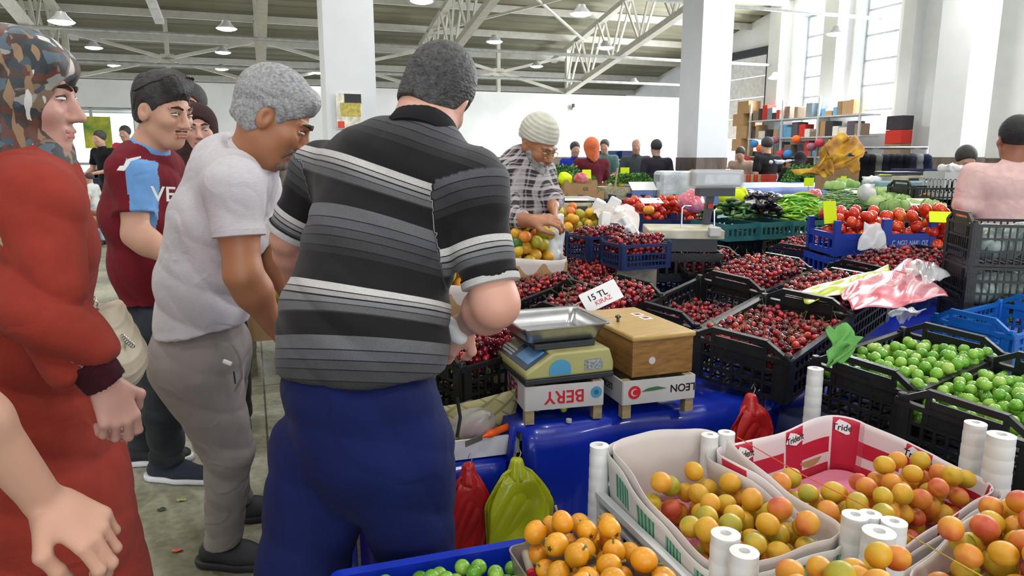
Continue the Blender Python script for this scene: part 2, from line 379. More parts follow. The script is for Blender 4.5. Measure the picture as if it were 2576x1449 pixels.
# far poster near left windows
# high-bay lamps
M_LAMP = mat('lamp_white', (1, 1, 1), .4, var=0, emit=22); M_LBODY = mat('lamp_body', (.6, .61, .6), .4, metal=.4)
lampm = MB().lathe([(.02, .20), (.05, .19), (.07, .12), (.125, .03), (.15, 0), (.147, 0), (.12, .02)], 20)
lens = MB().lathe([(.0, -.05), (.08, -.045), (.13, -.02), (.145, .0), (.13, .012), (0, .012)], 20)
spots = [(155, 55, 9.0, 'at the far left, biggest and brightest of them'), (236, 120, 13.5, 'left of the cross brace'), (288, 165, 17.0, 'low over the left window'), (570, 72, 11.0, 'upper one above the grey-haired man'),
 (561, 132, 14.5, 'middle one above the young man'), (558, 174, 17.5, 'low over the young man'), (800, 183, 18.0, 'just beside the poster pillar'), (1061, 3, 9.5, 'at the picture top over the polo man'),
 (1462, 35, 9.8, 'large one above the bearded man'), (1244, 105, 13.4, 'right of the polo man\'s head'), (1523, 120, 13.0, 'inside the right-hand girder'), (1350, 167, 17.0, 'small one over the end wall'),
 (1595, 208, 19.0, 'lowest one beside the tiled pillar'), (2104, 85, 11.5, 'in front of the tall windows'), (1950, 196, 16.0, 'small one before the far window')]
l0 = None
for i, (x, y, Y, wh) in enumerate(spots):
    loc = W(x, y, Y)
    if l0 is None:
        l0 = lampm.build('high_bay_lamp', M_LBODY); lens.build('lens', M_LAMP, l0); o = l0
    else: o = dup(l0)
    o.location = loc; o.scale = (1, 1, .6)
    if o is not l0:
        pass
    tag(o, 'round glowing high-bay lamp, ' + wh, 'ceiling lamp')
for v in (-9.6, -5.6, -1.6, 2.4, 6.4, 10.4):
    for u in (-5, -.5, 4, 8.5, 13):
        l = bpy.data.lights.new('lamp_light', 'AREA'); l.shape = 'DISK'; l.size = .42; l.energy = 48; l.color = (1, .985, .95); l.spread = R(150)
        o = bpy.data.objects.new('lamp_light', l); COL.objects.link(o); o.location = RM(v, u, roofz(u)-1.5)
# ================================================================ organic shapes: smooth unions of tapered capsules, meshed
import openvdb
class SDF:
    def __init__(s, vox=.006): s.p = []; s.vox = vox
    def cap(s, a, b, ra, rb=None, k=.02, op='+', F=None, sc=(1, 1, 1)):
        s.p.append((op, np.array(a, float), np.array(b, float), ra, ra if rb is None else rb, k, None if F is None else np.array(F, float), np.array(sc, float))); return s
    def sph(s, a, r, k=.02, op='+', F=None, sc=(1, 1, 1)):
        """ellipsoid: radii r*sc along the columns of F"""
        return s.cap(a, a, r, r, k, op, F if F is not None else np.eye(3), sc)
    def plane(s, p, n, k=.0, box=None):
        """cut away what lies on the side n points to (inside box=(centre, radius) if given)"""
        s.p.append(('p', np.array(p, float), np.array(Vector(n).normalized(), float), 0, 0, k, box, None)); return s
    def mesh(s, smooth=1):
        lo = np.full(3, 1e9); hi = np.full(3, -1e9)
        for q in s.p:
            if q[0] == '+':
                m = max(q[3], q[4])*q[7].max()+.02
                lo = np.minimum(lo, np.minimum(q[1], q[2])-m); hi = np.maximum(hi, np.maximum(q[1], q[2])+m)
        n = np.ceil((hi-lo)/s.vox).astype(int)+1; BIG = .08
        D = np.full(n, BIG, np.float32)
        ax = [lo[i]+np.arange(n[i])*s.vox for i in range(3)]
        for op, a, b, ra, rb, k, F, sc in s.p:
            if op == 'p':
                if F is None: sl = (slice(0, n[0]), slice(0, n[1]), slice(0, n[2]))
                else:
                    c, r = np.array(F[0]), F[1]; i0 = np.clip(((c-r-lo)/s.vox).astype(int), 0, n); i1 = np.clip(((c+r-lo)/s.vox).astype(int)+1, 0, n)
                    sl = tuple(slice(i0[i], i1[i]) for i in range(3))
                X = (ax[0][sl[0]][:, None, None]-a[0])*b[0]+(ax[1][sl[1]][None, :, None]-a[1])*b[1]+(ax[2][sl[2]][None, None, :]-a[2])*b[2]
                D[sl] = np.maximum(D[sl], X); continue
            m = max(ra, rb)*sc.max()+k+.03
            i0 = np.clip(((np.minimum(a, b)-m-lo)/s.vox).astype(int), 0, n); i1 = np.clip(((np.maximum(a, b)+m-lo)/s.vox).astype(int)+2, 0, n)
            if (i1 <= i0).any(): continue
            sl = tuple(slice(i0[i], i1[i]) for i in range(3))
            P = np.stack(np.meshgrid(*[ax[i][sl[i]] for i in range(3)], indexing='ij'), -1)
            A, B = a, b
            if F is not None: P = (P @ F)/sc; A = (a @ F)/sc; B = (b @ F)/sc
            d = B-A; L2 = float(d @ d)
            if L2 > 1e-12:
                t = np.clip(((P-A) @ d)/L2, 0, 1); q = P-A-t[..., None]*d; dist = np.sqrt((q*q).sum(-1))-(ra+(rb-ra)*t)
            else:
                q = P-A; dist = np.sqrt((q*q).sum(-1))-ra
            dist = dist*(sc.min()*.5+sc.mean()*.5) if F is not None else dist
            o = D[sl]
            if op == '+':
                h = np.clip(.5+.5*(o-dist)/k, 0, 1); D[sl] = o*(1-h)+dist*h-k*h*(1-h)
            else:
                dist = -dist; h = np.clip(.5-.5*(o-dist)/k, 0, 1); D[sl] = o*(1-h)+dist*h+k*h*(1-h)
        np.clip(D, -BIG, BIG, out=D)
        g = openvdb.FloatGrid(float(BIG)); g.copyFromArray(D)
        P, T, Q = g.convertToPolygons(isovalue=0.0, adaptivity=0.0)
        P = P*s.vox+lo
        f = [tuple(int(i) for i in q[::-1]) for q in Q]+[tuple(int(i) for i in q[::-1]) for q in T]
        return P, f
def smesh(name, s, mats, parent=None, folds=None, attr=None, mi=None, sm=0):
    P, f = s.mesh()
    me = bpy.data.meshes.new(name); me.from_pydata(P.tolist(), [], f)
    # outward faces: check by signed volume
    me.update()
    if sm:
        n = len(P); e = np.empty(len(me.edges)*2, int); me.edges.foreach_get('vertices', e); e = e.reshape(-1, 2); P = P.copy()
        cnt = np.bincount(e.ravel(), minlength=n)[:, None]
        for _ in range(sm):
            S = np.zeros_like(P); np.add.at(S, e[:, 0], P[e[:, 1]]); np.add.at(S, e[:, 1], P[e[:, 0]]); P = .5*P+.5*S/cnt
    if folds is not None:
        me.vertices.foreach_set('co', P.ravel()); me.update()
        nr = np.empty(len(P)*3); me.vertices.foreach_get('normal', nr); nr = nr.reshape(-1, 3)
        P = P+nr*folds(P)[:, None]
    me.vertices.foreach_set('co', P.ravel()); me.update()
    if not isinstance(mats, (list, tuple)): mats = [mats]
    for m in mats: me.materials.append(m)
    if attr:
        for k, fn in attr.items():
            at = me.attributes.new(k, 'FLOAT', 'POINT'); at.data.foreach_set('value', np.asarray(fn(P), np.float32))
    if mi is not None:
        c = np.empty(len(me.polygons)*3); me.polygons.foreach_get('center', c); me.polygons.foreach_set('material_index', np.asarray(mi(c.reshape(-1, 3)), np.int32))
    me.shade_smooth(); me.update()
    return link(name, me, parent)
def waves(P, d, freq, amp, warp=3., seed=0):
    """folds: warped sine ridges across direction d"""
    d = np.array(Vector(d).normalized()); rs = np.random.default_rng(seed); ph = rs.uniform(0, 6, 6)
    w_ = np.sin(P[:, 0]*warp*2.1+ph[0])+np.sin(P[:, 1]*warp*1.7+ph[1])+np.sin(P[:, 2]*warp*1.3+ph[2])
    w2 = np.sin(P[:, 0]*warp*1.3+P[:, 2]*warp+ph[3])*np.sin(P[:, 1]*warp+P[:, 2]*warp*.7+ph[4])
    r_ = 1-np.abs(np.sin(((P @ d)*freq+w_*1.3+ph[5])*.5)); return amp*(2.2*r_**1.6-.8)*(.3+.8*np.clip(w2*1.2, 0, 1))
def nv(v): v = Vector(v); return v/v.length
def skin(name, c, red=(.55, .16, .1)):
    m, t, p = nt(name); tc = N(t, 'ShaderNodeTexCoord')
    n = N(t, 'ShaderNodeTexNoise', i_Scale=9.0, i_Detail=4.0); L(t, tc.outputs['Object'], n.inputs[0])
    L(t, mixc(t, mth(t, 'MULTIPLY', n.outputs[0], .28), c, red), p.inputs['Base Color'])
    p.inputs['Roughness'].default_value = .5; p.inputs['Subsurface Weight'].default_value = .15; p.inputs['Subsurface Radius'].default_value = (.012, .004, .002); p.inputs['Subsurface Scale'].default_value = .5
    b = N(t, 'ShaderNodeTexNoise', i_Scale=260.0, i_Detail=2.0); L(t, tc.outputs['Object'], b.inputs[0])
    bp = N(t, 'ShaderNodeBump', i_Strength=.15, i_Distance=.002); L(t, b.outputs[0], bp.inputs['Height']); L(t, bp.outputs[0], p.inputs['Normal'])
    return m
def cloth(name, c, var=.06, bump=.25, rough=.85, scale=25, sheen=.02, stretch=(1, 1, 1), bscale=420):
    if name in MATS: return MATS[name]
    m = mat(name, c, rough, var=var, scale=scale, bump=bump, bscale=bscale, sheen=sheen, spec=.25, stretch=stretch); t = m.node_tree
    tc = N(t, 'ShaderNodeTexCoord'); n = N(t, 'ShaderNodeTexNoise', i_Scale=5.0, i_Detail=2.0, i_Roughness=.35, i_Distortion=.9); L(t, tc.outputs['Object'], n.inputs[0])
    r_ = ramp(t, n.outputs[0], [(.3, (0,)*3), (.5, (.7,)*3), (.56, (.35,)*3), (.75, (1,)*3)]); b2 = N(t, 'ShaderNodeBump', i_Strength=.22, i_Distance=.03); L(t, r_, b2.inputs['Height'])
    for q in t.nodes:
        if q.type == 'BUMP' and q != b2: L(t, b2.outputs[0], q.inputs['Normal'])
    return m
def hairmat(name, c1, c2, scale=45):
    m, t, p = nt(name); tc = N(t, 'ShaderNodeTexCoord'); mp = N(t, 'ShaderNodeMapping'); mp.inputs[3].default_value = (1, .35, 1); L(t, tc.outputs['Object'], mp.inputs[0])
    n = N(t, 'ShaderNodeTexNoise', i_Scale=float(scale), i_Detail=6.0, i_Roughness=.7); L(t, mp.outputs[0], n.inputs[0])
    L(t, ramp(t, n.outputs[0], [(.35, c1), (.65, c2)]), p.inputs['Base Color']); p.inputs['Roughness'].default_value = .6
    b = N(t, 'ShaderNodeTexNoise', i_Scale=170.0, i_Detail=4.0); L(t, mp.outputs[0], b.inputs[0])
    bp = N(t, 'ShaderNodeBump', i_Strength=.9, i_Distance=.006); L(t, b.outputs[0], bp.inputs['Height']); L(t, bp.outputs[0], p.inputs['Normal'])
    return m
def head(s, c, F, sc=1.0, ears=True, jaw=1.0, nose=1.0, fem=False):
    """c: head centre (between the ears); F: 3x3, columns = right, forward, up"""
    c = Vector(c); F = Matrix(F)
    g = lambda x, y, z: c+F @ Vector((x*sc, y*sc, z*sc))
    s.sph(g(0, -.012, .035), .088*sc, .02, F=F, sc=(.86, 1.09, 1.0))
    s.sph(g(0, .022, -.035), .075*sc, .03, F=F, sc=(.82*jaw, .93, 1.12))
    s.cap(g(0, .045, -.06), g(0, .06, -.092), .036*sc*jaw, .024*sc, .03)
    s.cap(g(-.04*jaw, -.01, -.06), g(-.018, .05, -.092), .02*sc, .018*sc, .03); s.cap(g(.04*jaw, -.01, -.06), g(.018, .05, -.092), .02*sc, .018*sc, .03)
    for q in (-1, 1):
        s.sph(g(q*.040, .062, -.018), .024*sc, .025)                                     # cheekbone
        s.sph(g(q*.033, .096, .010), .015*sc, .014, op='-')                               # eye socket
        s.sph(g(q*.032, .0775, .009), .0125*sc, .004)                                     # eyeball under the lid
        s.cap(g(q*.014, .092, .026), g(q*.046, .078, .029), .009*sc, .007*sc, .012)       # brow
        if ears:
            s.sph(g(q*.078, -.008, -.004), .034*sc, .008, F=F @ Matrix.Rotation(q*.35, 3, 'Z'), sc=(.3, .62, 1))
            s.sph(g(q*.089, -.002, .002), .016*sc, .006, op='-', F=F, sc=(.6, .7, 1.1))
    s.cap(g(0, .090, .018), g(0, .113*(.9+.1*nose), -.028), .0085*sc, .0115*sc*nose, .012)
    for q in (-1, 1): s.sph(g(q*.011, .1, -.031), .0085*sc, .008)
    s.cap(g(-.02, .086, -.058), g(.02, .086, -.058), .0065*sc, k=.007); s.cap(g(-.016, .0855, -.069), g(.016, .0855, -.069), .0075*sc, k=.007)
    s.cap(g(-.024, .094, -.0632), g(.024, .094, -.0632), .0026*sc, k=.003, op='-')
    return g
def hand(s, w_, d, nrm, side=1, sc=1.0, curl=(.5, .6, .7, .8), thumb=.6, spread=.12, k=.006):
    """w_: wrist; d: direction to the fingers; nrm: back of the hand; side: +1 thumb towards d x nrm"""
    d = nv(d); n = Vector(nrm); n = nv(n-d*n.dot(d)); t = d.cross(n)*side; w_ = Vector(w_); u = sc
    F = Matrix((t, d, n)).transposed()
    s.cap(w_+d*.012*u, w_+d*.03*u, .024*u, .028*u, .02, F=F, sc=(1, 1, .62))
    for q, ln in ((-.028, .07), (-.010, .078), (.010, .08), (.027, .078)):
        s.cap(w_+d*.02*u+t*q*.7*u, w_+d*ln*u+t*q*u, .015*u, .0122*u, .012, F=F, sc=(1, 1, .85))
    tips = []
    for i, (q, base, ln, r) in enumerate(((.030, .083, (.040, .024, .019), .0092), (.0105, .088, (.044, .028, .021), .0095), (-.0105, .084, (.040, .026, .020), .009), (-.030, .075, (.032, .020, .017), .008))):
        p = w_+d*base*u+t*q*u; dd = nv(d+t*q*spread*18); c = curl[i] if not isinstance(curl, (int, float)) else curl
        a = 0
        for j, l in enumerate(ln):
            a += c*(.75 if j == 0 else 1.0); e = nv(dd*math.cos(a)-n*math.sin(a)); p2 = p+e*l*u
            s.cap(p, p2, r*u*(1-.08*j), r*u*(.92-.08*j), k); p = p2
        tips.append(p)
    p = w_+d*.022*u+t*.026*u-n*.004*u
    e1 = nv(d*.62+t*.75-n*.35*thumb); p2 = p+e1*.042*u; e2 = nv(d*.85+t*.35*(1-thumb)-n*.75*thumb-t*.25*thumb); p3 = p2+e2*.032*u; p4 = p3+nv(e2-t*.3*thumb-n*.2)*.024*u
    s.cap(p, p2, .0155*u, .0115*u, .012); s.cap(p2, p3, .011*u, .0102*u, k); s.cap(p3, p4, .0105*u, .0085*u, k)
    tips.append(p4)
    return tips
def limb(s, a, m, b, r0, r1, r2, k=.02, bul=.12):
    """upper limb, joint, lower limb with a muscle swelling"""
    a, m, b = Vector(a), Vector(m), Vector(b)
    s.cap(a, a.lerp(m, .4), r0, r0*(1+bul)*.95, k); s.cap(a.lerp(m, .4), m, r0*(1+bul)*.95, r1, k)
    s.cap(m, m.lerp(b, .3), r1, r1*(1+bul*.5), k); s.cap(m.lerp(b, .3), b, r1*(1+bul*.5), r2, k)
def shoe(name, ankle, d, m_up, m_sole, parent, sc=1.0):
    """ankle joint above ground; d: direction of the toes"""
    d = Vector((d[0], d[1], 0)).normalized(); sd = Vector((-d.y, d.x, 0)); a = Vector((ankle[0], ankle[1], 0))
    F = Matrix((sd, d, Vector((0, 0, 1)))).transposed()
    s = SDF(.006)
    s.cap(a-d*.045*sc+Vector((0, 0, .05)), a+d*.06*sc+Vector((0, 0, .045)), .042*sc, .042*sc, .02)
    s.cap(a+d*.06*sc+Vector((0, 0, .045)), a+d*.165*sc+Vector((0, 0, .034)), .046*sc, .036*sc, .03, F=F, sc=(1.05, 1, .85))
    s.cap(a-d*.03*sc+Vector((0, 0, .06)), a-d*.02*sc+Vector((0, 0, .105)), .04*sc, .038*sc, .02)
    s.plane(a+Vector((0, 0, .024)), (0, 0, -1)); s.plane(a+Vector((0, 0, .112)), (0, 0, 1))
    o = smesh(name, s, m_up, parent)
    s = SDF(.006)
    s.cap(a-d*.05*sc+Vector((0, 0, .018)), a+d*.06*sc+Vector((0, 0, .018)), .048*sc, .05*sc, .02, F=F, sc=(1, 1.1, .9)); s.cap(a+d*.06*sc+Vector((0, 0, .018)), a+d*.17*sc+Vector((0, 0, .018)), .05*sc, .042*sc, .02, F=F, sc=(1, 1, .9))
    s.plane(a+Vector((0, 0, .002)), (0, 0, -1)); s.plane(a+Vector((0, 0, .03)), (0, 0, 1))
    smesh('sole', s, m_sole, o)
    lc = MB()
    for k in range(4):
        c = a+d*(.045+k*.025)*sc+Vector((0, 0, .088-k*.008)); lc.tube([c-sd*.022, c+Vector((0, 0, .006)), c+sd*.022], .003)
    lc.build('laces', m_up, o)
    return o
M_EYEW = mat('eye_white', (.75, .72, .68), .2, var=0); M_IRIS = mat('dark_iris', (.03, .015, .01), .15, var=0)
M_LIP = mat('lip', (.42, .13, .10), .45, var=0)
def face_parts(root, g, F, sc, brow_mat, lips=True):
    F = Matrix(F)
    for q in (-1, 1):
        e = MB(); c = g(q*.032, .0835, .009)
        e.lathe([(.0001, -.0062*sc), (.0125*sc, -.002*sc), (.0125*sc, .002*sc), (.0001, .0062*sc)], 14, F, c)
        e2 = MB().lathe([(0.0001, -.001), (.0052*sc, -.0008), (.0052*sc, .0008), (0.0001, .001)], 12, F @ Matrix.Rotation(R(90), 3, 'X'), g(q*.0325, .0903, .0085))
        o = e.build('eye', M_EYEW, root); e2.build('iris', M_IRIS, o)
        b = MB().tube([g(q*.012, .101, .028), g(q*.03, .0975, .035), g(q*.05, .083, .03)], [.0042*sc, .0048*sc, .002*sc], 8)
        b.build('eyebrow', brow_mat, root)
        l = MB().tube([g(q*.018, .0925, .009), g(q*.033, .0955, .0158), g(q*.048, .0835, .0105)], .0016*sc, 6); l.build('eyelashes', M_IRIS, root)
    if lips:
        s = SDF(.0025)
        s.cap(g(-.02, .0872, -.0585), g(.02, .0872, -.0585), .0062*sc, k=.004); s.cap(g(-.015, .0870, -.0688), g(.015, .0870, -.0688), .0072*sc, k=.003)
        smesh('lips', s, M_LIP, root)
# generic upright figure for people farther away -------------------------------------------------
PM = {}
def pm(kind, c):
    k = kind+str(tuple(round(x, 3) for x in c))
    if k not in PM:
        PM[k] = skin('skin_'+str(len(PM)), c) if kind == 'skin' else cloth('fabric_'+str(len(PM)), c) if kind == 'cloth' else hairmat('hair_'+str(len(PM)), c, tuple(x*1.6+.01 for x in c))
    return PM[k]
def figure(label, x, y, yaw, h=1.72, shirt=(.3, .3, .3), pants=(.05, .05, .07), skn=(.45, .27, .19), hair=(.02, .018, .016), arms='work', lean=.0, sleeve=.55, vox=.011, hairlen=0, hat=None, scarf=None, dress=False, build=1.0, cat='person', name='person', seat=0, face=False):
    root = empty(name, (x, y, 0), yaw, label, cat)
    k = h/1.72; z = lambda q: (q-seat)*k
    def P(a, b, c):  # local point, leaned forward about the hips
        t = max(0, c-.95)*lean; return Vector((a*k, (b+t)*k, z(c)-t*lean*.45*k))
    F = Matrix.Rotation(-lean*.9, 3, 'X'); hd = P(0, .03, 1.6); bw = build
    sk = SDF(vox); gg = head(sk, hd, F, k, ears=vox < .012)
    sk.cap(P(0, .0, 1.42), P(0, .01, 1.54), .058*k*bw, .052*k, .03)
    sh = SDF(vox); el = {}; 
    SR_, SL_ = P(.185*bw, 0, 1.40), P(-.185*bw, 0, 1.40)
    if arms == 'work': E = {1: (P(.25, .05, 1.12), P(.15, .27, 1.05)), -1: (P(-.25, .05, 1.12), P(-.12, .28, 1.07))}
    elif arms == 'down': E = {1: (P(.25, -.02, 1.12), P(.25, .06, .88)), -1: (P(-.25, -.02, 1.12), P(-.25, .06, .88))}
    elif arms == 'cross': E = {1: (P(.24, .04, 1.10), P(.02, .17, 1.0)), -1: (P(-.24, .04, 1.10), P(-.02, .17, .98))}
    else: E = arms
    for q, S in ((1, SR_), (-1, SL_)):
        e, w_ = E[q]; limb(sk, S, e, w_, .047*k*bw, .038*k, .026*k, .02)
        dd = nv(w_-e); hand(sk, w_, dd, (q*.6, 0, .8), -q, k, curl=.5) if vox < .012 else sk.cap(w_, w_+dd*.11*k, .03*k, .022*k, .02)
        f = sleeve*2
        if f <= 1: sh.cap(S, Vector(S).lerp(e, f), .062*k*bw, .06*k*bw, .03)
        else: sh.cap(S, e, .062*k*bw, .052*k, .03); sh.cap(e, Vector(e).lerp(w_, f-1), .052*k, .042*k, .03)
    FF = F
    sh.cap(P(-.11*bw, 0, 1.37), P(.11*bw, 0, 1.37), .085*k*bw, k=.04); sh.cap(P(0, 0, 1.3), P(0, .01, 1.02), .125*k*bw, .118*k*bw, .05, F=FF, sc=(1.25, .85, 1))
    sh.cap(P(0, .01, 1.02), P(0, 0, .93), .122*k*bw, .125*k*bw, .03, F=FF, sc=(1.22, .88, 1))
    sh.cap(P(0, 0, 1.4), P(0, .01, 1.46), .07*k*bw, .062*k, .03)
    hips = P(0, 0, .93)
    sh.plane(hips-Vector((0, 0, .06)), (0, 0, -1))
    fo = lambda A: waves(A, (.3, .2, 1), 38, .006*k, 4)
    smesh('body', sk, pm('skin', skn), root)
    smesh('dress' if dress else 'shirt', sh, pm('cloth', shirt), root, folds=fo)
    tr = SDF(vox)
    tr.cap(P(0, 0, .92), P(0, 0, .86), .12*k*bw, .13*k*bw, .03, F=np.eye(3), sc=(1.2, .88, 1))
    if dress: tr.cap(P(0, 0, .9), Vector((0, 0, .08)), .13*k, .24*k, .03)
    else:
        for q in (-1, 1): limb(tr, P(q*.085, 0, .85), Vector((q*.1*k, .02, z(.5))), Vector((q*.11*k, -.01, max(.06, z(.08)))), .092*k*bw, .068*k*bw, .055*k, .03)
    tr.plane((0, 0, .04), (0, 0, -1))
    smesh('skirt' if dress else 'trousers', tr, pm('cloth', pants), root, folds=fo)
    for q in (-1, 1):
        s_ = MB(); s_.prism([(q*.1*k-.045, -.09), (q*.1*k+.045, -.09), (q*.1*k+.05, .1), (q*.1*k+.02, .17), (q*.1*k-.02, .17), (q*.1*k-.05, .1)], 0, .075)
        s_.build('shoe', M_IRIS if not dress else pm('cloth', (.1, .1, .1)), root, smooth=30, bevel=.012)
    if face: face_parts(root, gg, F, k, pm('hair', hair))
    if scarf is not None:
        s_ = SDF(vox); s_.sph(gg(0, -.02, .03), .104*k, .02, F=F, sc=(.92, 1.1, 1.05)); s_.cap(gg(0, -.02, -.05), gg(0, -.03, -.14), .09*k, .11*k, .04); s_.cap(gg(0, -.02, -.14), gg(0, .0, -.24), .11*k, .14*k, .04)
        s_.sph(gg(0, .11, -.02), .075*k, .01, op='-', F=F, sc=(.85, 1, 1.1)); smesh('headscarf', s_, pm('cloth', scarf), root)
    elif hat is not None:
        s_ = SDF(vox); s_.sph(gg(0, -.012, .06), .096*k, .02, F=F, sc=(.9, 1.08, .9)); s_.plane(gg(0, 0, .03), F @ Vector((0, 0, -1))); smesh('cap', s_, pm('cloth', hat), root)
    elif hair is not None:
        s_ = SDF(vox); s_.sph(gg(0, -.02, .045), .097*k, .02, F=F, sc=(.9, 1.08, .98))
        if hairlen: s_.cap(gg(0, -.04, .0), gg(0, -.06, -hairlen), .09*k, .08*k, .04); s_.cap(gg(0, -.02, .02), gg(0, -.03, -hairlen*.6), .098*k, .09*k, .04)
        s_.plane(gg(0, .055, .03), F @ Vector((0, .75, -.65)))
        if not hairlen: s_.plane(gg(0, -.03, -.04), F @ Vector((0, -.1, -1)))
        smesh('hair', s_, pm('hair', hair), root)
    return root
# ================================================================ the people round the stall
SK_LIGHT = skin('fair_skin', srgb('#c2978a')); SK_TAN = skin('tanned_skin', srgb('#a2714f')); SK_MID = skin('olive_skin', srgb('#c39a83')); SK_PINK = skin('pinkish_skin', srgb('#cf9f8c'))
M_WHITESOLE = mat('white_rubber_sole', (.7, .7, .74), .5); M_BLACKSHOE = mat('black_shoe', (.015, .015, .018), .5, bump=.3, bscale=300)
def Fm(r, f):
    r = nv(r); f = Vector(f); f = nv(f-r*f.dot(r)); return Matrix((r, f, r.cross(f))).transposed()
def Ff(f, roll=0):
    """head/body frame from the forward direction"""
    f = nv(f); r = nv(f.cross(Vector((0, 0, 1)))); u = r.cross(f)
    M = Matrix((r, f, u)).transposed()
    return M @ Matrix.Rotation(roll, 3, 'Y')
def person(label, at, name='person'):
    return empty(name, (0, 0, 0), 0, label, 'person')
def rebase(root, at):
    """move the root to the feet without moving the parts"""
    at = Vector((at[0], at[1], 0)); root.location = at
    for c in root.children: c.location = Vector(c.location)-at
def spine_u(pts, P):
    """signed arc length along a polyline for each point, measured with blended tangents"""
    pts = [np.array(p) for p in pts]; best = np.full(len(P), 1e9); u = np.zeros(len(P)); acc = 0
    ws = np.zeros(len(P)); us = np.zeros(len(P))
    for a, b in zip(pts[:-1], pts[1:]):
        d = b-a; l = np.linalg.norm(d); t = ((P-a) @ d)/l/l; tc = np.clip(t, 0, 1)
        q = P-(a+tc[:, None]*d); dist = np.sqrt((q*q).sum(1)); wt = np.exp(-np.clip(np.abs(t-.5)-.5, 0, 9)*8)
        us += wt*(acc+t*l); ws += wt; acc += l
    return us/ws
def collar(c, F, r0, r1, h, m, root):
    MB().lathe([(r0-.012, -.016), (r0, -.014), (r0+.003, -.004), (r1+.004, h-.004), (r1+.001, h), (r1-.003, h-.003), (r1-.004, h*.5), (r0-.014, -.012)], 32, F, c).build('collar', m, root, smooth=60)
# ---- man in the striped polo -------------------------------------------------------------------
root = person('man with back turned, in black and grey striped polo and navy trousers', 0)
fB = Ff((.57, .82, -.12)); fB2 = Ff((.57, .82, -.3)); fP = Ff((.5, .86, 0))
pel, bel, che, upp = W(905, 985, 1.50), W(912, 820, 1.56), W(955, 620, 1.65), W(990, 450, 1.70)
nk, hd = W(1062, 325, 1.68), W(1095, 248, 1.74)
FH = Fm((.86, -.30, -.38), (.25, .85, -.35))
Rs, Re, Rw = W(1180, 470, 1.58), W(1247, 765, 1.50), W(1172, 815, 1.70)
Ls, Le, Lw = W(812, 440, 1.86), W(722, 600, 1.86), W(748, 720, 2.02)
lk, rk = W(765, 1440, 1.43), W(1056, 1440, 1.47)
sk = SDF(.0045); g = head(sk, hd, FH, .97)
sk.cap(nk-Vector((0, 0, .03)), hd+FH @ Vector((0, -.03, -.03)), .066, .06, .03); sk.cap(hd+FH @ Vector((.03, -.02, -.06)), nk, .05, .06, .03)
sk.cap(upp, bel, .11, .12, .04); sk.cap(upp, Rs, .06, .05, .04); sk.cap(upp, Ls, .06, .05, .04); sk.cap(upp, nk, .08, .06, .03); sk.cap(bel, pel, .11, .10, .04)
limb(sk, Rs, Re, Rw, .052, .047, .029, .03, .1); limb(sk, Ls, Le, Lw, .05, .04, .029, .02)
hand(sk, Rw, (-.55, .25, -.6), (.3, -.8, .5), -1, 1.02, curl=(.6, .75, .8, .85)); hand(sk, Lw, (.7, .5, -.4), (-.3, -.4, .8), 1, 1.0, curl=.6)
for q, kn in ((-1, lk), (1, rk)): limb(sk, pel+fP @ Vector((q*.08, 0, -.10)), kn, Vector((kn.x, kn.y+.02, .09)), .066, .05, .04, .02)
smesh('body', sk, SK_PINK, root)
def stripes():
    m, t, p = nt('striped_pique'); a = N(t, 'ShaderNodeAttribute', attribute_name='band')
    v = mth(t, 'FRACT', mth(t, 'DIVIDE', a.outputs['Fac'], .272))
    blk = (.010, .009, .010); S = [(0, (.52, .50, .49)), (.04, blk), (.05, (.32, .31, .31)), (.085, blk), (.094, (.17, .17, .18)), (.13, (.03, .03, .03)), (.138, (.10, .10, .105)), (.19, (.035, .035, .035)), (.2, blk), (.37, (.115, .115, .125)),
         (.47, blk), (.478, (.085, .085, .10)), (.55, blk), (.558, (.055, .055, .062)), (.62, blk), (.628, (.04, .04, .044)), (.70, blk), (.708, (.022, .022, .023)), (.76, blk), (.985, (.5, .49, .48))]
    c = ramp(t, v, S, 'CONSTANT')
    tc = N(t, 'ShaderNodeTexCoord'); n = N(t, 'ShaderNodeTexNoise', i_Scale=700.0); L(t, tc.outputs['Object'], n.inputs[0])
    c = mixc(t, .6, c, ramp(t, n.outputs[0], [(.3, (.55,)*3), (.7, (1.35,)*3)]), 'MULTIPLY')
    L(t, c, p.inputs['Base Color']); p.inputs['Roughness'].default_value = .85; p.inputs['Specular IOR Level'].default_value = .2; p.inputs['Sheen Weight'].default_value = .08
    bp = N(t, 'ShaderNodeBump', i_Strength=.2, i_Distance=.002); L(t, n.outputs[0], bp.inputs['Height']); L(t, bp.outputs[0], p.inputs['Normal'])
    return m
M_STR = stripes()
sh = SDF(.0055); se = Rs.lerp(Re, .83); sl = Ls.lerp(Le, 1.0); dR = nv(Re-Rs); dL = nv(Le-Ls); sh.cap(Rs, se, .072, .062, .03); sh.cap(Ls, sl, .068, .060, .03)
sh.plane(se, dR, box=(se, .13)); sh.plane(sl-dL*.01, dL, box=(sl, .1))
sh.cap(pel-Vector((0, 0, .02)), bel, .166, .162, .05, F=fP, sc=(1.24, .95, 1)); sh.cap(bel, che, .160, .152, .05, F=fB, sc=(1.2, .95, 1)); sh.cap(che, upp, .152, .142, .05, F=fB2, sc=(1.22, .95, 1))
sh.cap(upp, nk-Vector((0, 0, .055)), .13, .085, .06, F=fB2, sc=(1.1, 1, 1)); sh.cap(upp+(Rs-upp)*.5, Rs, .10, .078, .06); sh.cap(upp+(Ls-upp)*.5, Ls, .10, .075, .06)
sh.plane(pel+Vector((0, 0, .055)), (0.03, 0, -1))
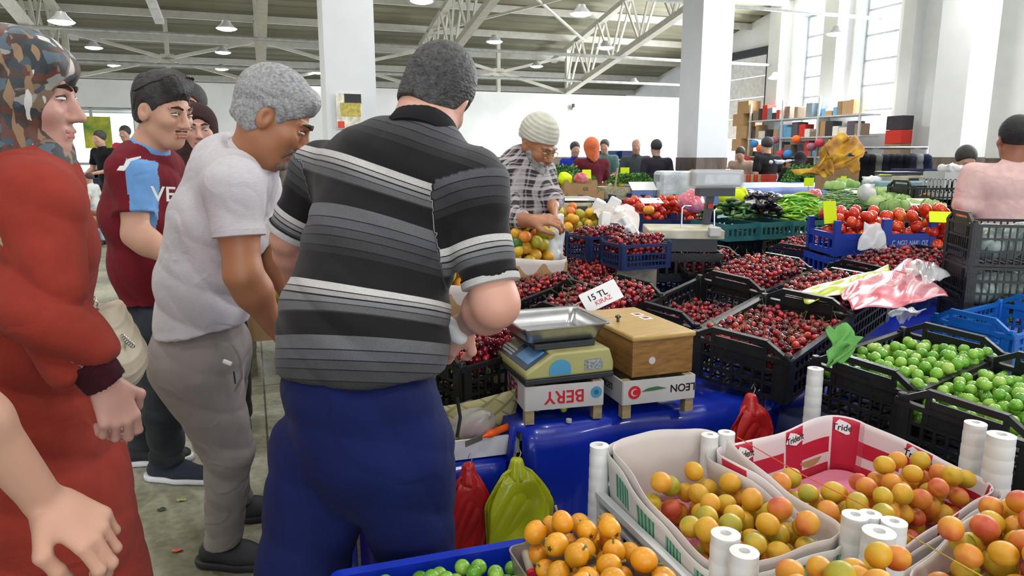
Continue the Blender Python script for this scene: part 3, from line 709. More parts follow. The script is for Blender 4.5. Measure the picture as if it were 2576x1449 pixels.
def fo(P):
    A = np.array(upp); w1 = waves(P, (.55, 0, .8), 55, .0045, 3, 1); w2 = waves(P, (.75, .1, -.6), 70, .006, 2.5, 3)
    m2 = np.exp(-((P-np.array(W(1120, 700, 1.6)))**2).sum(1)/.02)
    return w1*.7+w2*(.3+1.2*m2)+.0015*np.sin(P[:, 2]*90+P[:, 0]*40)
sp_ = [W(1085, 270, 1.66), W(980, 540, 1.62), W(925, 780, 1.56), W(912, 1010, 1.50)]
u0 = None
def band(P):
    u = spine_u(sp_, P)
    # sleeves carry their own bands
    for S, D, off in ((Rs, dR, .045), (Ls, dL, .05)):
        S = np.array(S); D = np.array(D); t = (P-S) @ D; r = np.sqrt((((P-S)-t[:, None]*D)**2).sum(1))
        side = ((P-np.array(che)) @ np.array(fB2.col[0])); on = (r < .098) & (t > -.01) & (np.abs(side) > .165)
        u = np.where(on, t+off, u)
    return u+.272-.125-.05
pol = smesh('striped_polo_shirt', sh, M_STR, root, folds=fo, attr={'band': band})
# sleeve trims and collar
M_TRIMW = cloth('pale_knit_trim', (.45, .44, .44)); M_BLK = cloth('black_knit', (.012, .011, .013), rough=.9)
for c_, d_, r_ in ((se, dR, .0625), (sl-dL*.01, dL, .0605)):
    FT = frame(d_, (1, 0, 0)); mb = MB().lathe([(r_-.006, .004), (r_+.002, .002), (r_+.003, -.006), (r_+.002, -.012), (r_-.003, -.014)], 28, FT, c_)
    o = mb.build('sleeve_trim', M_TRIMW, pol); mb = MB().lathe([(r_+.0015, -.0145), (r_+.0028, -.016), (r_+.0015, -.0185)], 28, FT, c_).build('trim_line', M_BLK, pol)
FN = frame(nv(hd-nk)+Vector((.0, .0, .25)), (1, 0, 0))
cc = nk-Vector((.0, .0, .012))
collar(cc, FN, .084, .072, .034, M_BLK, root)
hr = SDF(.0045); hr.sph(g(0, -.016, .040), .0935, .02, F=FH, sc=(.88, 1.08, 1.0)); hr.sph(g(0, -.038, -.02), .072, .02, F=FH, sc=(.95, .95, 1))
hr.plane(g(0, .06, .03), FH @ Vector((0, .8, -.6))); hr.plane(g(0, -.05, -.055), FH @ Vector((0, -.25, -1)))
for q in (-1, 1): hr.sph(g(q*.088, .004, -.012), .032, .006, op='-', F=FH, sc=(.9, .8, 1.25)); hr.plane(g(q*.06, .02, -.02), FH @ Vector((q*.2, .5, -.8)), box=(g(q*.085, .03, -.03), .04))
smesh('hair', hr, hairmat('greying_black_hair', (.018, .017, .018), (.09, .088, .09), 90), root, folds=lambda P: waves(P, (.2, .3, 1), 300, .0008, 20, 2))
face_parts(root, g, FH, .97, M_IRIS)
M_NAVY = cloth('navy_cotton', srgb('#0b1648'), var=.15, scale=6)
tr = SDF(.007); tr.cap(pel+Vector((0, 0, -.02)), pel-Vector((0, 0, .12)), .150, .160, .04, F=fP, sc=(1.27, .95, 1))
for q, kn, rr in ((-1, lk, .098), (1, rk, .084)):
    h_ = pel+fP @ Vector((q*.105, 0, -.12)); tr.cap(h_, kn, .118, rr, .028); tr.cap(kn, Vector((kn.x, kn.y+.02, .1)), rr, .085, .03)
tr.plane((0, 0, .07), (0, 0, -1))
tro = smesh('trousers', tr, M_NAVY, root, folds=lambda P: waves(P, (.8, .3, .5), 26, .013, 2.2, 8)+waves(P, (.4, .3, 1), 44, .008, 3, 5))
for kn in (lk, rk): shoe('shoe', (kn.x, kn.y, 0), (.5, .85), M_BLACKSHOE, M_BLACKSHOE, root)
# pocket slit
mb = MB().tube([W(1150, 1000, 1.52), W(1158, 1050, 1.50), W(1150, 1100, 1.49)], .004); mb.build('pocket_edge', M_BLK, tro)
rebase(root, ((lk.x+rk.x)/2, (lk.y+rk.y)/2))
# ---- grey-haired man in white -------------------------------------------------------------------
root = person('grey-haired man in pale polo shirt and light grey trousers, bending to the stall', 0)
D4 = 2.25
hd = W(688, 300, 2.17); FH = Ff((.82, .12, -.50))
nk, upp, che, bel, pel = W(640, 395, 2.2), W(590, 440, 2.24), W(552, 560, 2.26), W(520, 700, 2.28), W(503, 860, 2.30)
fB = Ff((.92, .25, -.35)); fP = Ff((.96, .25, 0))
Rs, Re, Rw = W(588, 468, 2.05), W(612, 690, 2.02), W(690, 822, 2.12)
Ls, Le, Lw = W(640, 470, 2.42), W(690, 640, 2.4), W(735, 760, 2.3)
kn, an = W(575, 1130, 2.34), W(565, 1392, 2.42); an = Vector((an.x, an.y, .09)); kn2, an2 = W(545, 1100, 2.55), W(600, 1300, 2.75); an2.z = .09
sk = SDF(.005); g = head(sk, hd, FH, 1.06, jaw=1.05, nose=1.15)
sk.cap(nk, hd+FH @ Vector((0, -.03, -.03)), .066, .06, .03); sk.cap(upp, nk, .08, .066, .04); sk.cap(upp, bel, .11, .12, .04); sk.cap(bel, pel, .12, .12, .04); sk.cap(upp, Rs, .06, .05, .04); sk.cap(upp, Ls, .06, .05, .04)
limb(sk, Rs, Re, Rw, .058, .050, .031, .03, .08); limb(sk, Ls, Le, Lw, .055, .045, .029, .03)
hand(sk, Rw, (.35, .1, -.9), (-.7, -.6, -.2), 1, 1.0, curl=.45); hand(sk, Lw, (.7, .1, -.7), (-.2, .7, .5), -1, 1.0, curl=.5)
for a_, b_ in ((kn, an), (kn2, an2)): limb(sk, pel-Vector((0, 0, .05)), a_, b_, .07, .05, .035, .03)
smesh('body', sk, SK_TAN, root)
M_WPOLO = cloth('pale_heather_knit', srgb('#c6c1c6'), var=.05, scale=60, stretch=(1, 1, 5))
sh = SDF(.006); se = Rs.lerp(Re, .56); sl = Ls.lerp(Le, .6); dR = nv(Re-Rs); dL = nv(Le-Ls); sh.cap(Rs, se, .074, .072, .03); sh.cap(Ls, sl, .074, .07, .03); sh.plane(se, dR, box=(se, .12))
sh.cap(pel, bel, .150, .148, .05, F=fP, sc=(1.3, .95, 1)); sh.cap(bel, che, .147, .145, .05, F=fB, sc=(1.25, .98, 1)); sh.cap(che, upp, .145, .125, .05, F=fB, sc=(1.25, .98, 1))
sh.cap(upp, nk-Vector((.01, 0, .01)), .12, .076, .05); sh.cap(upp, Rs, .10, .078, .05); sh.cap(upp, Ls, .1, .078, .05)
sh.plane(W(480, 828, 2.28), (.16, 0, -1)); sh.plane(nk+Vector((.0, 0, .012)), nv(hd-nk), box=(nk+Vector((0, 0, .06)), .09))
c1 = np.array(W(640, 720, 2.15))
pol = smesh('polo_shirt', sh, M_WPOLO, root, folds=lambda P: waves(P, (.5, 0, .9), 48, .007, 2.5, 11)*np.exp(-((P[:, 2]-1.03)/.22)**2)*1.5+waves(P, (.85, 0, .5), 60, .007, 2.2, 12)*np.exp(-((P-c1)**2).sum(1)/.04)+waves(P, (.2, .4, 1), 60, .002, 4, 13))
mb = MB().lathe([(.070, .004), (.0755, .001), (.0762, -.016), (.072, -.018)], 28, frame(dR, (1, 0, 0)), se); mb.build('ribbed_cuff', M_WPOLO, pol)
collar(nk+Vector((-.005, 0, 0)), frame(nv(hd-nk), (1, 0, 0)), .084, .073, .030, M_WPOLO, root)
hr = SDF(.005); hr.sph(g(0, -.02, .05), .1*1.06, .02, F=FH, sc=(.9, 1.1, .96)); hr.sph(g(0, -.03, -.015), .085*1.04, .02, F=FH, sc=(.94, 1, 1)); hr.cap(g(-.03, .06, .096), g(.03, .068, .092), .026, k=.03)
hr.plane(g(0, .078, .052), FH @ Vector((0, .72, -.7))); hr.plane(g(0, -.05, -.06), FH @ Vector((0, -.3, -1)))
for q in (-1, 1): hr.sph(g(q*.088, .0, -.010), .034, .006, op='-', F=FH, sc=(.9, .85, 1.3)); hr.plane(g(q*.07, .035, 0), FH @ Vector((0, .95, -.3)), box=(g(q*.08, .06, -.02), .05))
smesh('hair', hr, hairmat('silver_hair', (.19, .19, .195), (.42, .42, .43), 110), root, folds=lambda P: waves(P, (.3, .8, .4), 330, .0022, 26, 22)+waves(P, (.1, .8, .6), 120, .002, 14, 23))
face_parts(root, g, FH, 1.06, mat('dark_brow', (.03, .025, .02), .8))
s_ = SDF(.004); s_.cap(g(-.028, .085, -.052), g(.028, .085, -.052), .0085, k=.008); s_.cap(g(-.03, .084, -.052), g(-.036, .072, -.075), .007, k=.01); s_.cap(g(.03, .084, -.052), g(.036, .072, -.075), .007, k=.01); s_.cap(g(-.02, .078, -.1), g(.02, .078, -.1), .018, k=.01)
smesh('stubble_beard', s_, mat('grey_stubble', srgb('#6b5a50'), .9, var=.4, scale=300), root)
M_GTR = cloth('light_grey_cotton', srgb('#8d8580'), var=.07, scale=6)
tr = SDF(.006); bt = W(475, 915, 2.33)
tr.cap(pel+Vector((0, 0, .03)), pel-Vector((0, 0, .03)), .142, .146, .04, F=fP, sc=(1.25, .93, 1)); tr.sph(bt, .125, .05); tr.cap(pel-Vector((0, .05, .06)), kn, .142, .082, .04); tr.cap(kn, an, .08, .064, .03); tr.cap(pel+Vector((0, .1, -.05)), kn2, .13, .08, .04); tr.cap(kn2, an2, .08, .062, .03)
tr.plane((0, 0, .085), (0, 0, -1))
tro = smesh('trousers', tr, M_GTR, root, folds=lambda P: waves(P, (.5, 0, .9), 42, .007, 2.4, 31)+waves(P, (-.2, .2, .9), 60, .004, 6, 33)*np.clip(1.1-P[:, 2], 0, 1))
pk = MB().tube([W(588, 868, 2.13), W(604, 905, 2.14), W(608, 950, 2.16), W(590, 985, 2.18)], .004); pk.build('pocket_welt', M_GTR, tro)
pp = MB().box(W(572, 912, 2.13), (.03, .01, .014), Matrix.Rotation(.4, 3, 'Y')).build('tissue_in_pocket', mat('white_tissue', (.75, .7, .72), .9), tro, bevel=.004)
zp = MB().tube([W(588, 935, 2.145), W(592, 965, 2.15)], .003).build('zip_pull', M_ROOFP, tro)
shoe('shoe', (an.x, an.y, 0), (.97, -.1), M_BLACKSHOE, M_BLACKSHOE, root, 1.1); shoe('shoe', (an2.x, an2.y, 0), (.97, .2), M_BLACKSHOE, M_BLACKSHOE, root, 1.1)
rebase(root, (an.x, an.y))
# ---- young man in the maroon jersey -------------------------------------------------------------
root = person('young man in maroon football jersey with light blue panels, dark jeans and navy trainers', 0)
hd = W(412, 283, 2.72); FH = Ff((.84, -.34, -.20)); fB = Ff((.88, -.2, -.2)); fP = Ff((.95, -.15, 0))
nk, upp, che, bel, pel = W(376, 372, 2.74), W(362, 430, 2.78), W(365, 540, 2.82), W(385, 660, 2.86), W(402, 780, 2.9)
Rs, Re, Rw = W(334, 428, 2.66), W(342, 590, 2.62), W(440, 655, 2.60)
Ls, Le, Lw = W(410, 425, 2.98), W(440, 580, 2.95), W(500, 640, 2.8)
a1 = W(425, 1205, z=0); a2 = W(362, 1165, z=0); a1.z = a2.z = .09; k1 = W(410, 975, 2.9); k2 = W(378, 970, 3.08)
sk = SDF(.005); g = head(sk, hd, FH, 1.04, jaw=.95)
sk.cap(nk, hd+FH @ Vector((0, -.03, -.03)), .058, .052, .03); sk.cap(upp, nk, .07, .058, .04); sk.cap(upp, pel, .1, .11, .04); sk.cap(upp, Rs, .055, .045, .04); sk.cap(upp, Ls, .055, .045, .04)
limb(sk, Rs, Re, Rw, .050, .045, .030, .03, .1); limb(sk, Ls, Le, Lw, .048, .04, .028, .03)
hand(sk, Rw, (.9, .1, -.3), (-.3, -.4, .8), 1, 1.0, curl=.5); hand(sk, Lw, (.9, 0, -.3), (0, .3, .9), -1, 1.0, curl=.5)
for a_, b_ in ((k1, a1), (k2, a2)): limb(sk, pel, a_, b_, .07, .05, .035, .03)
smesh('body', sk, SK_MID, root)
M_MAR = cloth('maroon_jersey_knit', srgb('#6f1a24'), var=.08); M_SKY = cloth('light_blue_knit', srgb('#6f9fd6'), var=.05)
sh = SDF(.006); se = Rs.lerp(Re, .66); sl = Ls.lerp(Le, .66); dR = nv(Re-Rs); dL = nv(Le-Ls); sh.cap(Rs, se, .070, .068, .02); sh.cap(Ls, sl, .07, .068, .02); sh.plane(se, dR, box=(se, .11)); sh.plane(sl, dL, box=(sl, .11))
sh.cap(pel+Vector((0, 0, .02)), bel, .125, .128, .05, F=fP, sc=(1.35, .98, 1)); sh.cap(bel, che, .128, .130, .05, F=fB, sc=(1.35, .98, 1)); sh.cap(che, upp, .13, .11, .05, F=fB, sc=(1.35, 1, 1))
sh.cap(upp, nk-Vector((0, 0, .02)), .10, .066, .05); sh.cap(upp, Rs, .085, .072, .05); sh.cap(upp, Ls, .085, .07, .05)
sh.plane(W(385, 752, 2.9), (-.05, 0, -1)); sh.plane(nk+Vector((0, 0, .008)), nv(hd-nk), box=(nk+Vector((0, 0, .05)), .07))
RsN = np.array(Rs); dRN = np.array(dR)
def jm(c):
    t_ = (c-RsN) @ dRN; q = c-RsN-t_[:, None]*dRN; side = q @ np.array((1, -.1, 0)); r_ = np.sqrt((q*q).sum(1))
    return ((t_ > -.03) & (r_ < .088) & (side > .022) & (c[:, 1] < Rs.y+.05)).astype(int)
jer = smesh('football_jersey', sh, [M_MAR, M_SKY], root, folds=lambda P: waves(P, (.4, .1, .9), 34, .006, 3, 41)+waves(P, (.9, 0, .4), 42, .004, 3, 43), mi=jm)
collar(nk, frame(nv(hd-nk)+Vector((-.1, 0, .1)), (1, 0, 0)), .074, .063, .026, M_SKY, root)
def stick(parent, obj, mesh_obj, dirv, off=.002):
    """lay a flat mark onto the surface of another part along a direction"""
    bm = BVHTree.FromPolygons([v.co for v in obj.data.vertices], [tuple(p.vertices) for p in obj.data.polygons])
    M = mesh_obj.matrix_local; d = Vector(dirv).normalized()
    for v in mesh_obj.data.vertices:
        p = M @ v.co; h = bm.ray_cast(p-d*.4, d)
        if h[0] is not None: v.co = M.inverted() @ (h[0]-d*off)
M_WPRINT = mat('white_print', (.85, .85, .85), .5, var=0)
def subdiv(o, n=2):
    import bmesh
    bm = bmesh.new(); bm.from_mesh(o.data); bmesh.ops.triangulate(bm, faces=bm.faces)
    for _ in range(n): bmesh.ops.subdivide_edges(bm, edges=[e for e in bm.edges if e.calc_length() > .008], cuts=1); bmesh.ops.triangulate(bm, faces=bm.faces)
    bm.to_mesh(o.data); bm.free()
lg = MB().prism([(-.045, -.012), (-.02, -.02), (.0, -.006), (.012, .006), (.05, .008), (.052, .014), (.012, .016), (-.004, .012), (-.015, -.002), (-.03, .0)], 0, .001)
lgo = lg.build('sleeve_logo', M_WPRINT, jer, smooth=0); lgo.matrix_local = TM(W(322, 412, 2.5), (1, 0, .25), (-.25, .1, 1)); subdiv(lgo); stick(root, jer, lgo, (0, 1, 0))
tx = text('VESTEL', .075, TM(W(470, 492, 2.6), (.97, .25, -.05), (0, 0, 1)), M_WPRINT, jer, 'chest_lettering', ext=0); subdiv(tx); stick(root, jer, tx, (-.35, 1, 0))
hr = SDF(.0045); hr.sph(g(0, -.02, .048), .098*1.04, .02, F=FH, sc=(.89, 1.08, .98)); hr.sph(g(0, -.03, -.015), .083*1.04, .02, F=FH, sc=(.93, 1, 1)); hr.cap(g(-.03, .05, .11), g(.025, .085, .085), .034, .026, k=.03); hr.cap(g(-.03, .0, .12), g(.03, .06, .115), .034, k=.03)
hr.plane(g(0, .072, .05), FH @ Vector((0, .66, -.75))); hr.plane(g(0, -.05, -.045), FH @ Vector((0, -.3, -1)))
for q in (-1, 1): hr.sph(g(q*.088, .0, -.010), .034, .006, op='-', F=FH, sc=(.9, .85, 1.3)); hr.plane(g(q*.07, .03, 0), FH @ Vector((0, .95, -.3)), box=(g(q*.08, .06, -.02), .05))
smesh('hair', hr, hairmat('black_hair', (.006, .006, .007), (.035, .03, .03), 34), root, folds=lambda P: waves(P, (.3, .8, .4), 300, .002, 26, 22)+waves(P, (.8, .3, .4), 90, .003, 12, 23))
face_parts(root, g, FH, 1.04, M_IRIS)
s_ = SDF(.004); s_.cap(g(-.022, .0885, -.05), g(.022, .0885, -.05), .0055, k=.006); smesh('moustache', s_, mat('thin_moustache', srgb('#4b3328'), .9), root)
M_JEAN = cloth('dark_grey_denim', srgb('#33373d'), var=.35, scale=9)
tr = SDF(.007); tr.cap(pel, pel-Vector((0, 0, .06)), .125, .13, .04, F=fP, sc=(1.3, .95, 1))
for a_, b_, y in ((k1, a1, -.07), (k2, a2, .08)): tr.cap(pel+Vector((0, y, -.06)), a_, .115, .085, .03); tr.cap(a_, b_, .088, .07, .03)
tr.plane((0, 0, .1), (0, 0, -1))
smesh('jeans', tr, M_JEAN, root, folds=lambda P: waves(P, (.3, 0, 1), 50, .006, 3, 51)*(1.2-P[:, 2])+waves(P, (.9, 0, .4), 30, .004, 3, 52))
M_NSHOE = mat('navy_mesh_shoe', srgb('#2a3140'), .8, bump=.4, bscale=500)
shoe('trainer', (a1.x, a1.y, 0), (.98, -.15), M_NSHOE, M_WHITESOLE, root, 1.15); shoe('trainer', (a2.x, a2.y, 0), (.95, .2), M_BLACKSHOE, M_WHITESOLE, root, 1.1)
rebase(root, (a1.x, a1.y))
sg = empty('sunglasses', (0, 0, 0), 0, 'black sunglasses pushed up on the hair of the young man in the maroon jersey', 'sunglasses')
mb = MB()
for q in (-1, 1):
    c_ = g(q*.032, .062, .128)
    F_ = FH @ Matrix.Rotation(-.9, 3, 'X'); mb.tube([c_+F_ @ Vector((.027*math.cos(t_), 0, .02*math.sin(t_))) for t_ in np.linspace(0, 6.283, 15)], .0028)
    mb.tube([g(q*.058, .06, .125), g(q*.085, .02, .10), g(q*.088, -.05, .06)], .0025)
mb.tube([g(-.006, .064, .13), g(.006, .064, .13)], .0025); mb.build('frame', M_IRIS, sg)
for q in (-1, 1):
    F_ = FH @ Matrix.Rotation(-.9+R(90), 3, 'X'); MB().lathe([(.0001, -.001), (.025, -.001), (.025, .001), (.0001, .001)], 16, F_ @ Matrix.Diagonal((1, .76, 1)), g(q*.032, .062, .128)).build('lens', mat('dark_lens', (.02, .02, .025), .08, var=0), sg)
# ---- woman in the terracotta coat ---------------------------------------------------------------
root = person('woman in terracotta coat and patterned headscarf in profile, cuffed arm hanging down', 0)
hd = W(52, 255, 1.52); FH = Ff((.93, .22, -.04)); fB = Ff((.94, .3, 0)); fP = fB
nk, upp, che, bel, pel = W(38, 390, 1.52), W(40, 470, 1.54), W(52, 620, 1.55), W(50, 850, 1.55), W(60, 1000, 1.55)
Rs, Re, Rw = W(85, 520, 1.42), W(125, 790, 1.34), W(268, 965, 1.38)
Ls, Le, Lw = W(75, 500, 1.76), W(120, 700, 1.76), W(190, 860, 1.7)
sk = SDF(.0045); g = head(sk, hd, FH, .98, jaw=.93)
sk.cap(nk, hd, .052, .05, .03); sk.cap(upp, nk, .07, .055, .04); sk.cap(upp, pel, .1, .12, .04); sk.cap(upp, Rs, .055, .045, .04)
limb(sk, Rs, Re, Rw, .045, .038, .027, .02); tips = hand(sk, Rw, (.26, .0, -1), (.75, -.62, .2), -1, 1.02, curl=(.75, .85, .95, 1.0), thumb=.9)
for y in (-.08, .08): limb(sk, pel+Vector((0, y, 0)), pel+Vector((0, y, -.42)), Vector((pel.x, pel.y+y, .09)), .08, .055, .04, .03)
smesh('body', sk, SK_LIGHT, root)
face_parts(root, g, FH, .98, M_IRIS)
M_TER = cloth('terracotta_wool', srgb('#94362a'), var=.06, rough=.95, sheen=.04); M_CUFF = cloth('maroon_rib_knit', srgb('#38101a'), var=.1)
sh = SDF(.007)
sh.cap(pel+Vector((0, 0, .1)), che, .15, .14, .05, F=fP, sc=(1.3, .95, 1)); sh.cap(che, upp, .14, .12, .05, F=fB, sc=(1.3, 1, 1)); sh.cap(upp, nk, .11, .075, .05); sh.cap(upp, Rs, .1, .088, .05); sh.cap(upp, Ls, .1, .08, .05)
sh.cap(Ls, Le, .08, .07, .03); sh.cap(Le, Lw, .07, .05, .03)
sh.cap(pel+Vector((0, 0, .1)), Vector((pel.x+.02, pel.y, .12)), .165, .225, .05, F=fP, sc=(1.2, 1, 1)); sh.plane((0, 0, .1), (0, 0, -1)); sh.plane(nk+Vector((0, 0, .03)), (0, 0, 1), box=(nk+Vector((0, 0, .1)), .12))
cw = nv(Rw-Re); sh.cap(Rs, Re, .076, .070, .045); sh.cap(Re, Rw-Vector((.03, 0, -.03)), .072, .055, .03); sh.plane(Rw-cw*.05, cw, box=(Rw, .1))
reN = np.array(Re); rwN = np.array(Rw)
coat = smesh('coat', sh, M_TER, root, folds=lambda P: waves(P, (.8, -.5, .1), 34, .009, 1.2, 61)*np.clip(1.15-P[:, 2], 0, 1)+waves(P, (.6, 0, .7), 30, .006, 2, 62)+waves(P, (.5, .1, .85), 55, .011, 1.6, 64)*(.2+.9*np.exp(-((P-reN)**2).sum(1)/.02)+1.1*np.exp(-((P-rwN)**2).sum(1)/.03)))
cu = SDF(.005); cu.cap(Rw-cw*.065, Rw+cw*.0, .045, .040, .01); cu.plane(Rw, cw); cu.plane(Rw-cw*.06, -cw)
smesh('ribbed_cuff', cu, M_CUFF, coat, folds=lambda P: .0012*np.sin(np.arctan2((P-rwN) @ np.array(frame(cw).col[0]), (P-rwN) @ np.array(frame(cw).col[1]))*44))
hood = SDF(.006)
for k in range(26):
    t_ = 2*math.pi*k/26; t2 = 2*math.pi*(k+1)/26; f2 = lambda q: nk+fB @ Vector((.125*math.cos(q), (.075 if math.sin(q) > 0 else .12)*math.sin(q)-.01, -.06-.03*math.sin(q)+.012*math.cos(2*q))); hood.cap(f2(t_), f2(t2), .032+.012*max(0, -math.sin(t_)), k=.03)
smesh('hood_collar', hood, M_TER, coat, folds=lambda P: waves(P, (.6, .2, .7), 40, .004, 3, 66))
def scarf_mat():
    m, t, p = nt('patterned_scarf_cloth'); tc = N(t, 'ShaderNodeTexCoord')
    n = N(t, 'ShaderNodeTexNoise', i_Scale=9.0, i_Detail=2.0); L(t, tc.outputs['Object'], n.inputs[0])
    v = mixc(t, .06, tc.outputs['Object'], n.outputs[1])
    def cells(sc, mp_r, stops):
        mp = N(t, 'ShaderNodeMapping'); mp.inputs[2].default_value = mp_r; mp.inputs[3].default_value = sc; L(t, v, mp.inputs[0])
        a = N(t, 'ShaderNodeTexVoronoi', distance='CHEBYCHEV', i_Scale=1.0, i_Randomness=.75); L(t, mp.outputs[0], a.inputs[0])
        s = N(t, 'ShaderNodeSeparateColor'); L(t, a.outputs['Color'], s.inputs[0]); return ramp(t, s.outputs[0], stops, 'CONSTANT'), s.outputs[1]
    pal = [(0, srgb('#3f2f29')), (.22, srgb('#4a5a66')), (.4, srgb('#2b3238')), (.55, srgb('#5a2f22')), (.68, srgb('#75604b')), (.8, srgb('#374754')), (.9, srgb('#8d8b86'))]
    c1, g1 = cells((30, 30, 60), (.5, .3, .6), pal); c2, g2 = cells((75, 75, 20), (.4, -.5, .3), [(0, srgb('#8a6c52')), (.35, srgb('#c9c6c0')), (.6, srgb('#20262b')), (.8, srgb('#5b3327'))])
    L(t, mixc(t, ramp(t, g2, [(0, (0,)*3), (.72, (1,)*3)], 'CONSTANT'), c1, c2), p.inputs['Base Color'])
    p.inputs['Roughness'].default_value = .6; p.inputs['Sheen Weight'].default_value = .1; return m
sc_ = SDF(.005); sc_.sph(g(0, -.025, .04), .112, .02, F=FH, sc=(.92, 1.12, 1.0)); sc_.cap(g(-.03, .035, .098), g(.03, .035, .098), .04, k=.03); sc_.cap(g(-.045, .075, .075), g(.045, .075, .075), .024, k=.03)
sc_.cap(g(0, -.035, -.02), g(0, -.04, -.15), .1, .11, .04); sc_.cap(g(0, .015, -.11), g(0, -.01, -.16), .062, .095, .03); sc_.cap(g(0, -.04, -.15), upp+Vector((0, 0, .09)), .11, .10, .05)
sc_.sph(g(0, .13, -.028), .088, .008, op='-', F=FH, sc=(.85, .98, 1.0))
smesh('headscarf', sc_, scarf_mat(), root, folds=lambda P: waves(P, (.7, .2, -.6), 60, .005, 4, 71)+waves(P, (.4, .1, .9), 95, .002, 5, 72))
st = MB(); st.tube([W(-40, 560, 1.33), W(0, 600, 1.33), W(40, 645, 1.335), W(70, 690, 1.40)], .011, 4); st.build('bag_strap', mat('beige_strap', srgb('#9a8c70'), .6), coat)
rebase(root, (pel.x, pel.y))
# cream handbag on her far side
hb = empty('handbag', (0, 0, 0), 0, 'cream quilted handbag on a chain hanging beside the woman in the terracotta coat', 'handbag')
M_CREAM = mat('cream_leather', srgb('#b5a88f'), .45, var=.08); s_ = SDF(.004); c_ = W(292, 855, 1.66)
FBg = Ff((1, .25, 0)); s_.cap(c_+FBg @ Vector((0, -.012, .055)), c_+FBg @ Vector((0, .018, -.055)), .05, .062, .03, F=FBg, sc=(2.0, .62, 1)); 
s_.plane(c_+Vector((0, 0, .085)), (-.1, 0, 1))
bg_ = smesh('bag_body', s_, M_CREAM, hb, folds=lambda P: -.0022*np.clip(np.cos((P[:, 2]+np.abs(P[:, 0]-c_.x)*.8)*210), .2, 1)*(P[:, 1] < c_.y+9))
MB().tube([c_+Vector((-.045, -.03, .085)), c_+Vector((-.02, -.05, .1)), c_+Vector((.01, -.055, .07)), c_+Vector((.03, -.06, .0)), c_+Vector((.04, -.06, -.04))], .004).build('black_drawstring', M_IRIS, hb)
MB().tube([c_+Vector((-.03, -.04, .1)), c_+Vector((-.032, -.055, .06)), c_+Vector((-.028, -.055, .03))], .005).build('tassel', M_IRIS, hb)
ch = MB(); p0, p1 = c_+Vector((-.04, -.0, .09)), c_+Vector((-.075, -.02, .2))
for k in range(12):
    a_ = p0.lerp(p1, k/12); ch.tube([a_+Vector((.006*math.cos(t_), .004*math.sin(t_)*(k % 2), .007*math.sin(t_))) for t_ in np.linspace(0, 6.28, 9)], .0016, 5)
for k in range(6):
    a_ = c_+Vector((.045+.004*k, -.05, .02-.004*k)); ch.tube([a_+Vector((.006*math.cos(t_), 0, .006*math.sin(t_))) for t_ in np.linspace(0, 6.28, 9)], .0016, 5)
ch.build('metal_chain', mat('silver_chain', (.6, .6, .62), .3, metal=.9), hb)
# ---- bare forearm reaching in at the lower left -------------------------------------------------
bx, by = -.98, .86; wr = W(112, 1262, 1.02); el_ = W(-130, 960, .93)
wr_l = wr-Vector((bx, by, 0)); el_l = el_-Vector((bx, by, 0))
root = empty('person', (bx, by, 0), 0, 'person mostly out of the picture, bare forearm and hand hanging before the terracotta coat', 'person')
lc = lambda v: Vector(v)-Vector((bx, by, 0))
sk = SDF(.004); F0 = Ff((1, .1, 0)); H_ = Vector((.02, 0, 1.56)); g2 = head(sk, H_, F0, 1)
shd = Vector((0, -.05, 1.36)); sk.cap((0, 0, 1.4), (0.01, 0, 1.54), .055, .05, .03); sk.cap((0, 0, 1.36), (0, 0, .95), .11, .12, .04); sk.cap((0, 0, 1.36), shd, .06, .05, .04)
limb(sk, shd, el_l, wr_l, .044, .037, .0275, .02, .06)
hand(sk, wr_l, (.80, .05, -.6), (.55, -.3, .75), 1, 1.1, curl=(.75, .85, .95, 1.05), thumb=.75, spread=.06)
for y in (-.08, .08): limb(sk, (0, y, .9), (0.01, y, .48), (0, y, .09), .08, .055, .04, .03)
smesh('body', sk, SK_MID, root)
sh = SDF(.009); sh.cap((0, 0, 1.36), (0, 0, .95), .13, .13, .04, F=F0, sc=(1.3, .9, 1)); sh.cap((0, 0, 1.38), shd, .08, .07, .04); sh.cap((0, 0, 1.38), (0, .15, 1.36), .08, .07, .04); sh.cap(shd, shd.lerp(el_l, .5), .066, .062, .02); sh.plane((0, 0, .9), (0, 0, -1))
smesh('shirt', sh, cloth('grey_tshirt', (.2, .2, .22)), root)
tr = SDF(.009); tr.cap((0, 0, .93), (0, 0, .86), .12, .13, .04, F=F0, sc=(1.3, .9, 1))
for y in (-.08, .08): tr.cap((0, y, .86), (0, y, .1), .09, .065, .03)
tr.plane((0, 0, .07), (0, 0, -1)); smesh('trousers', tr, M_JEAN, root)
for y in (-.08, .08): shoe('shoe', (0, y, 0), (1, 0), M_BLACKSHOE, M_BLACKSHOE, root)
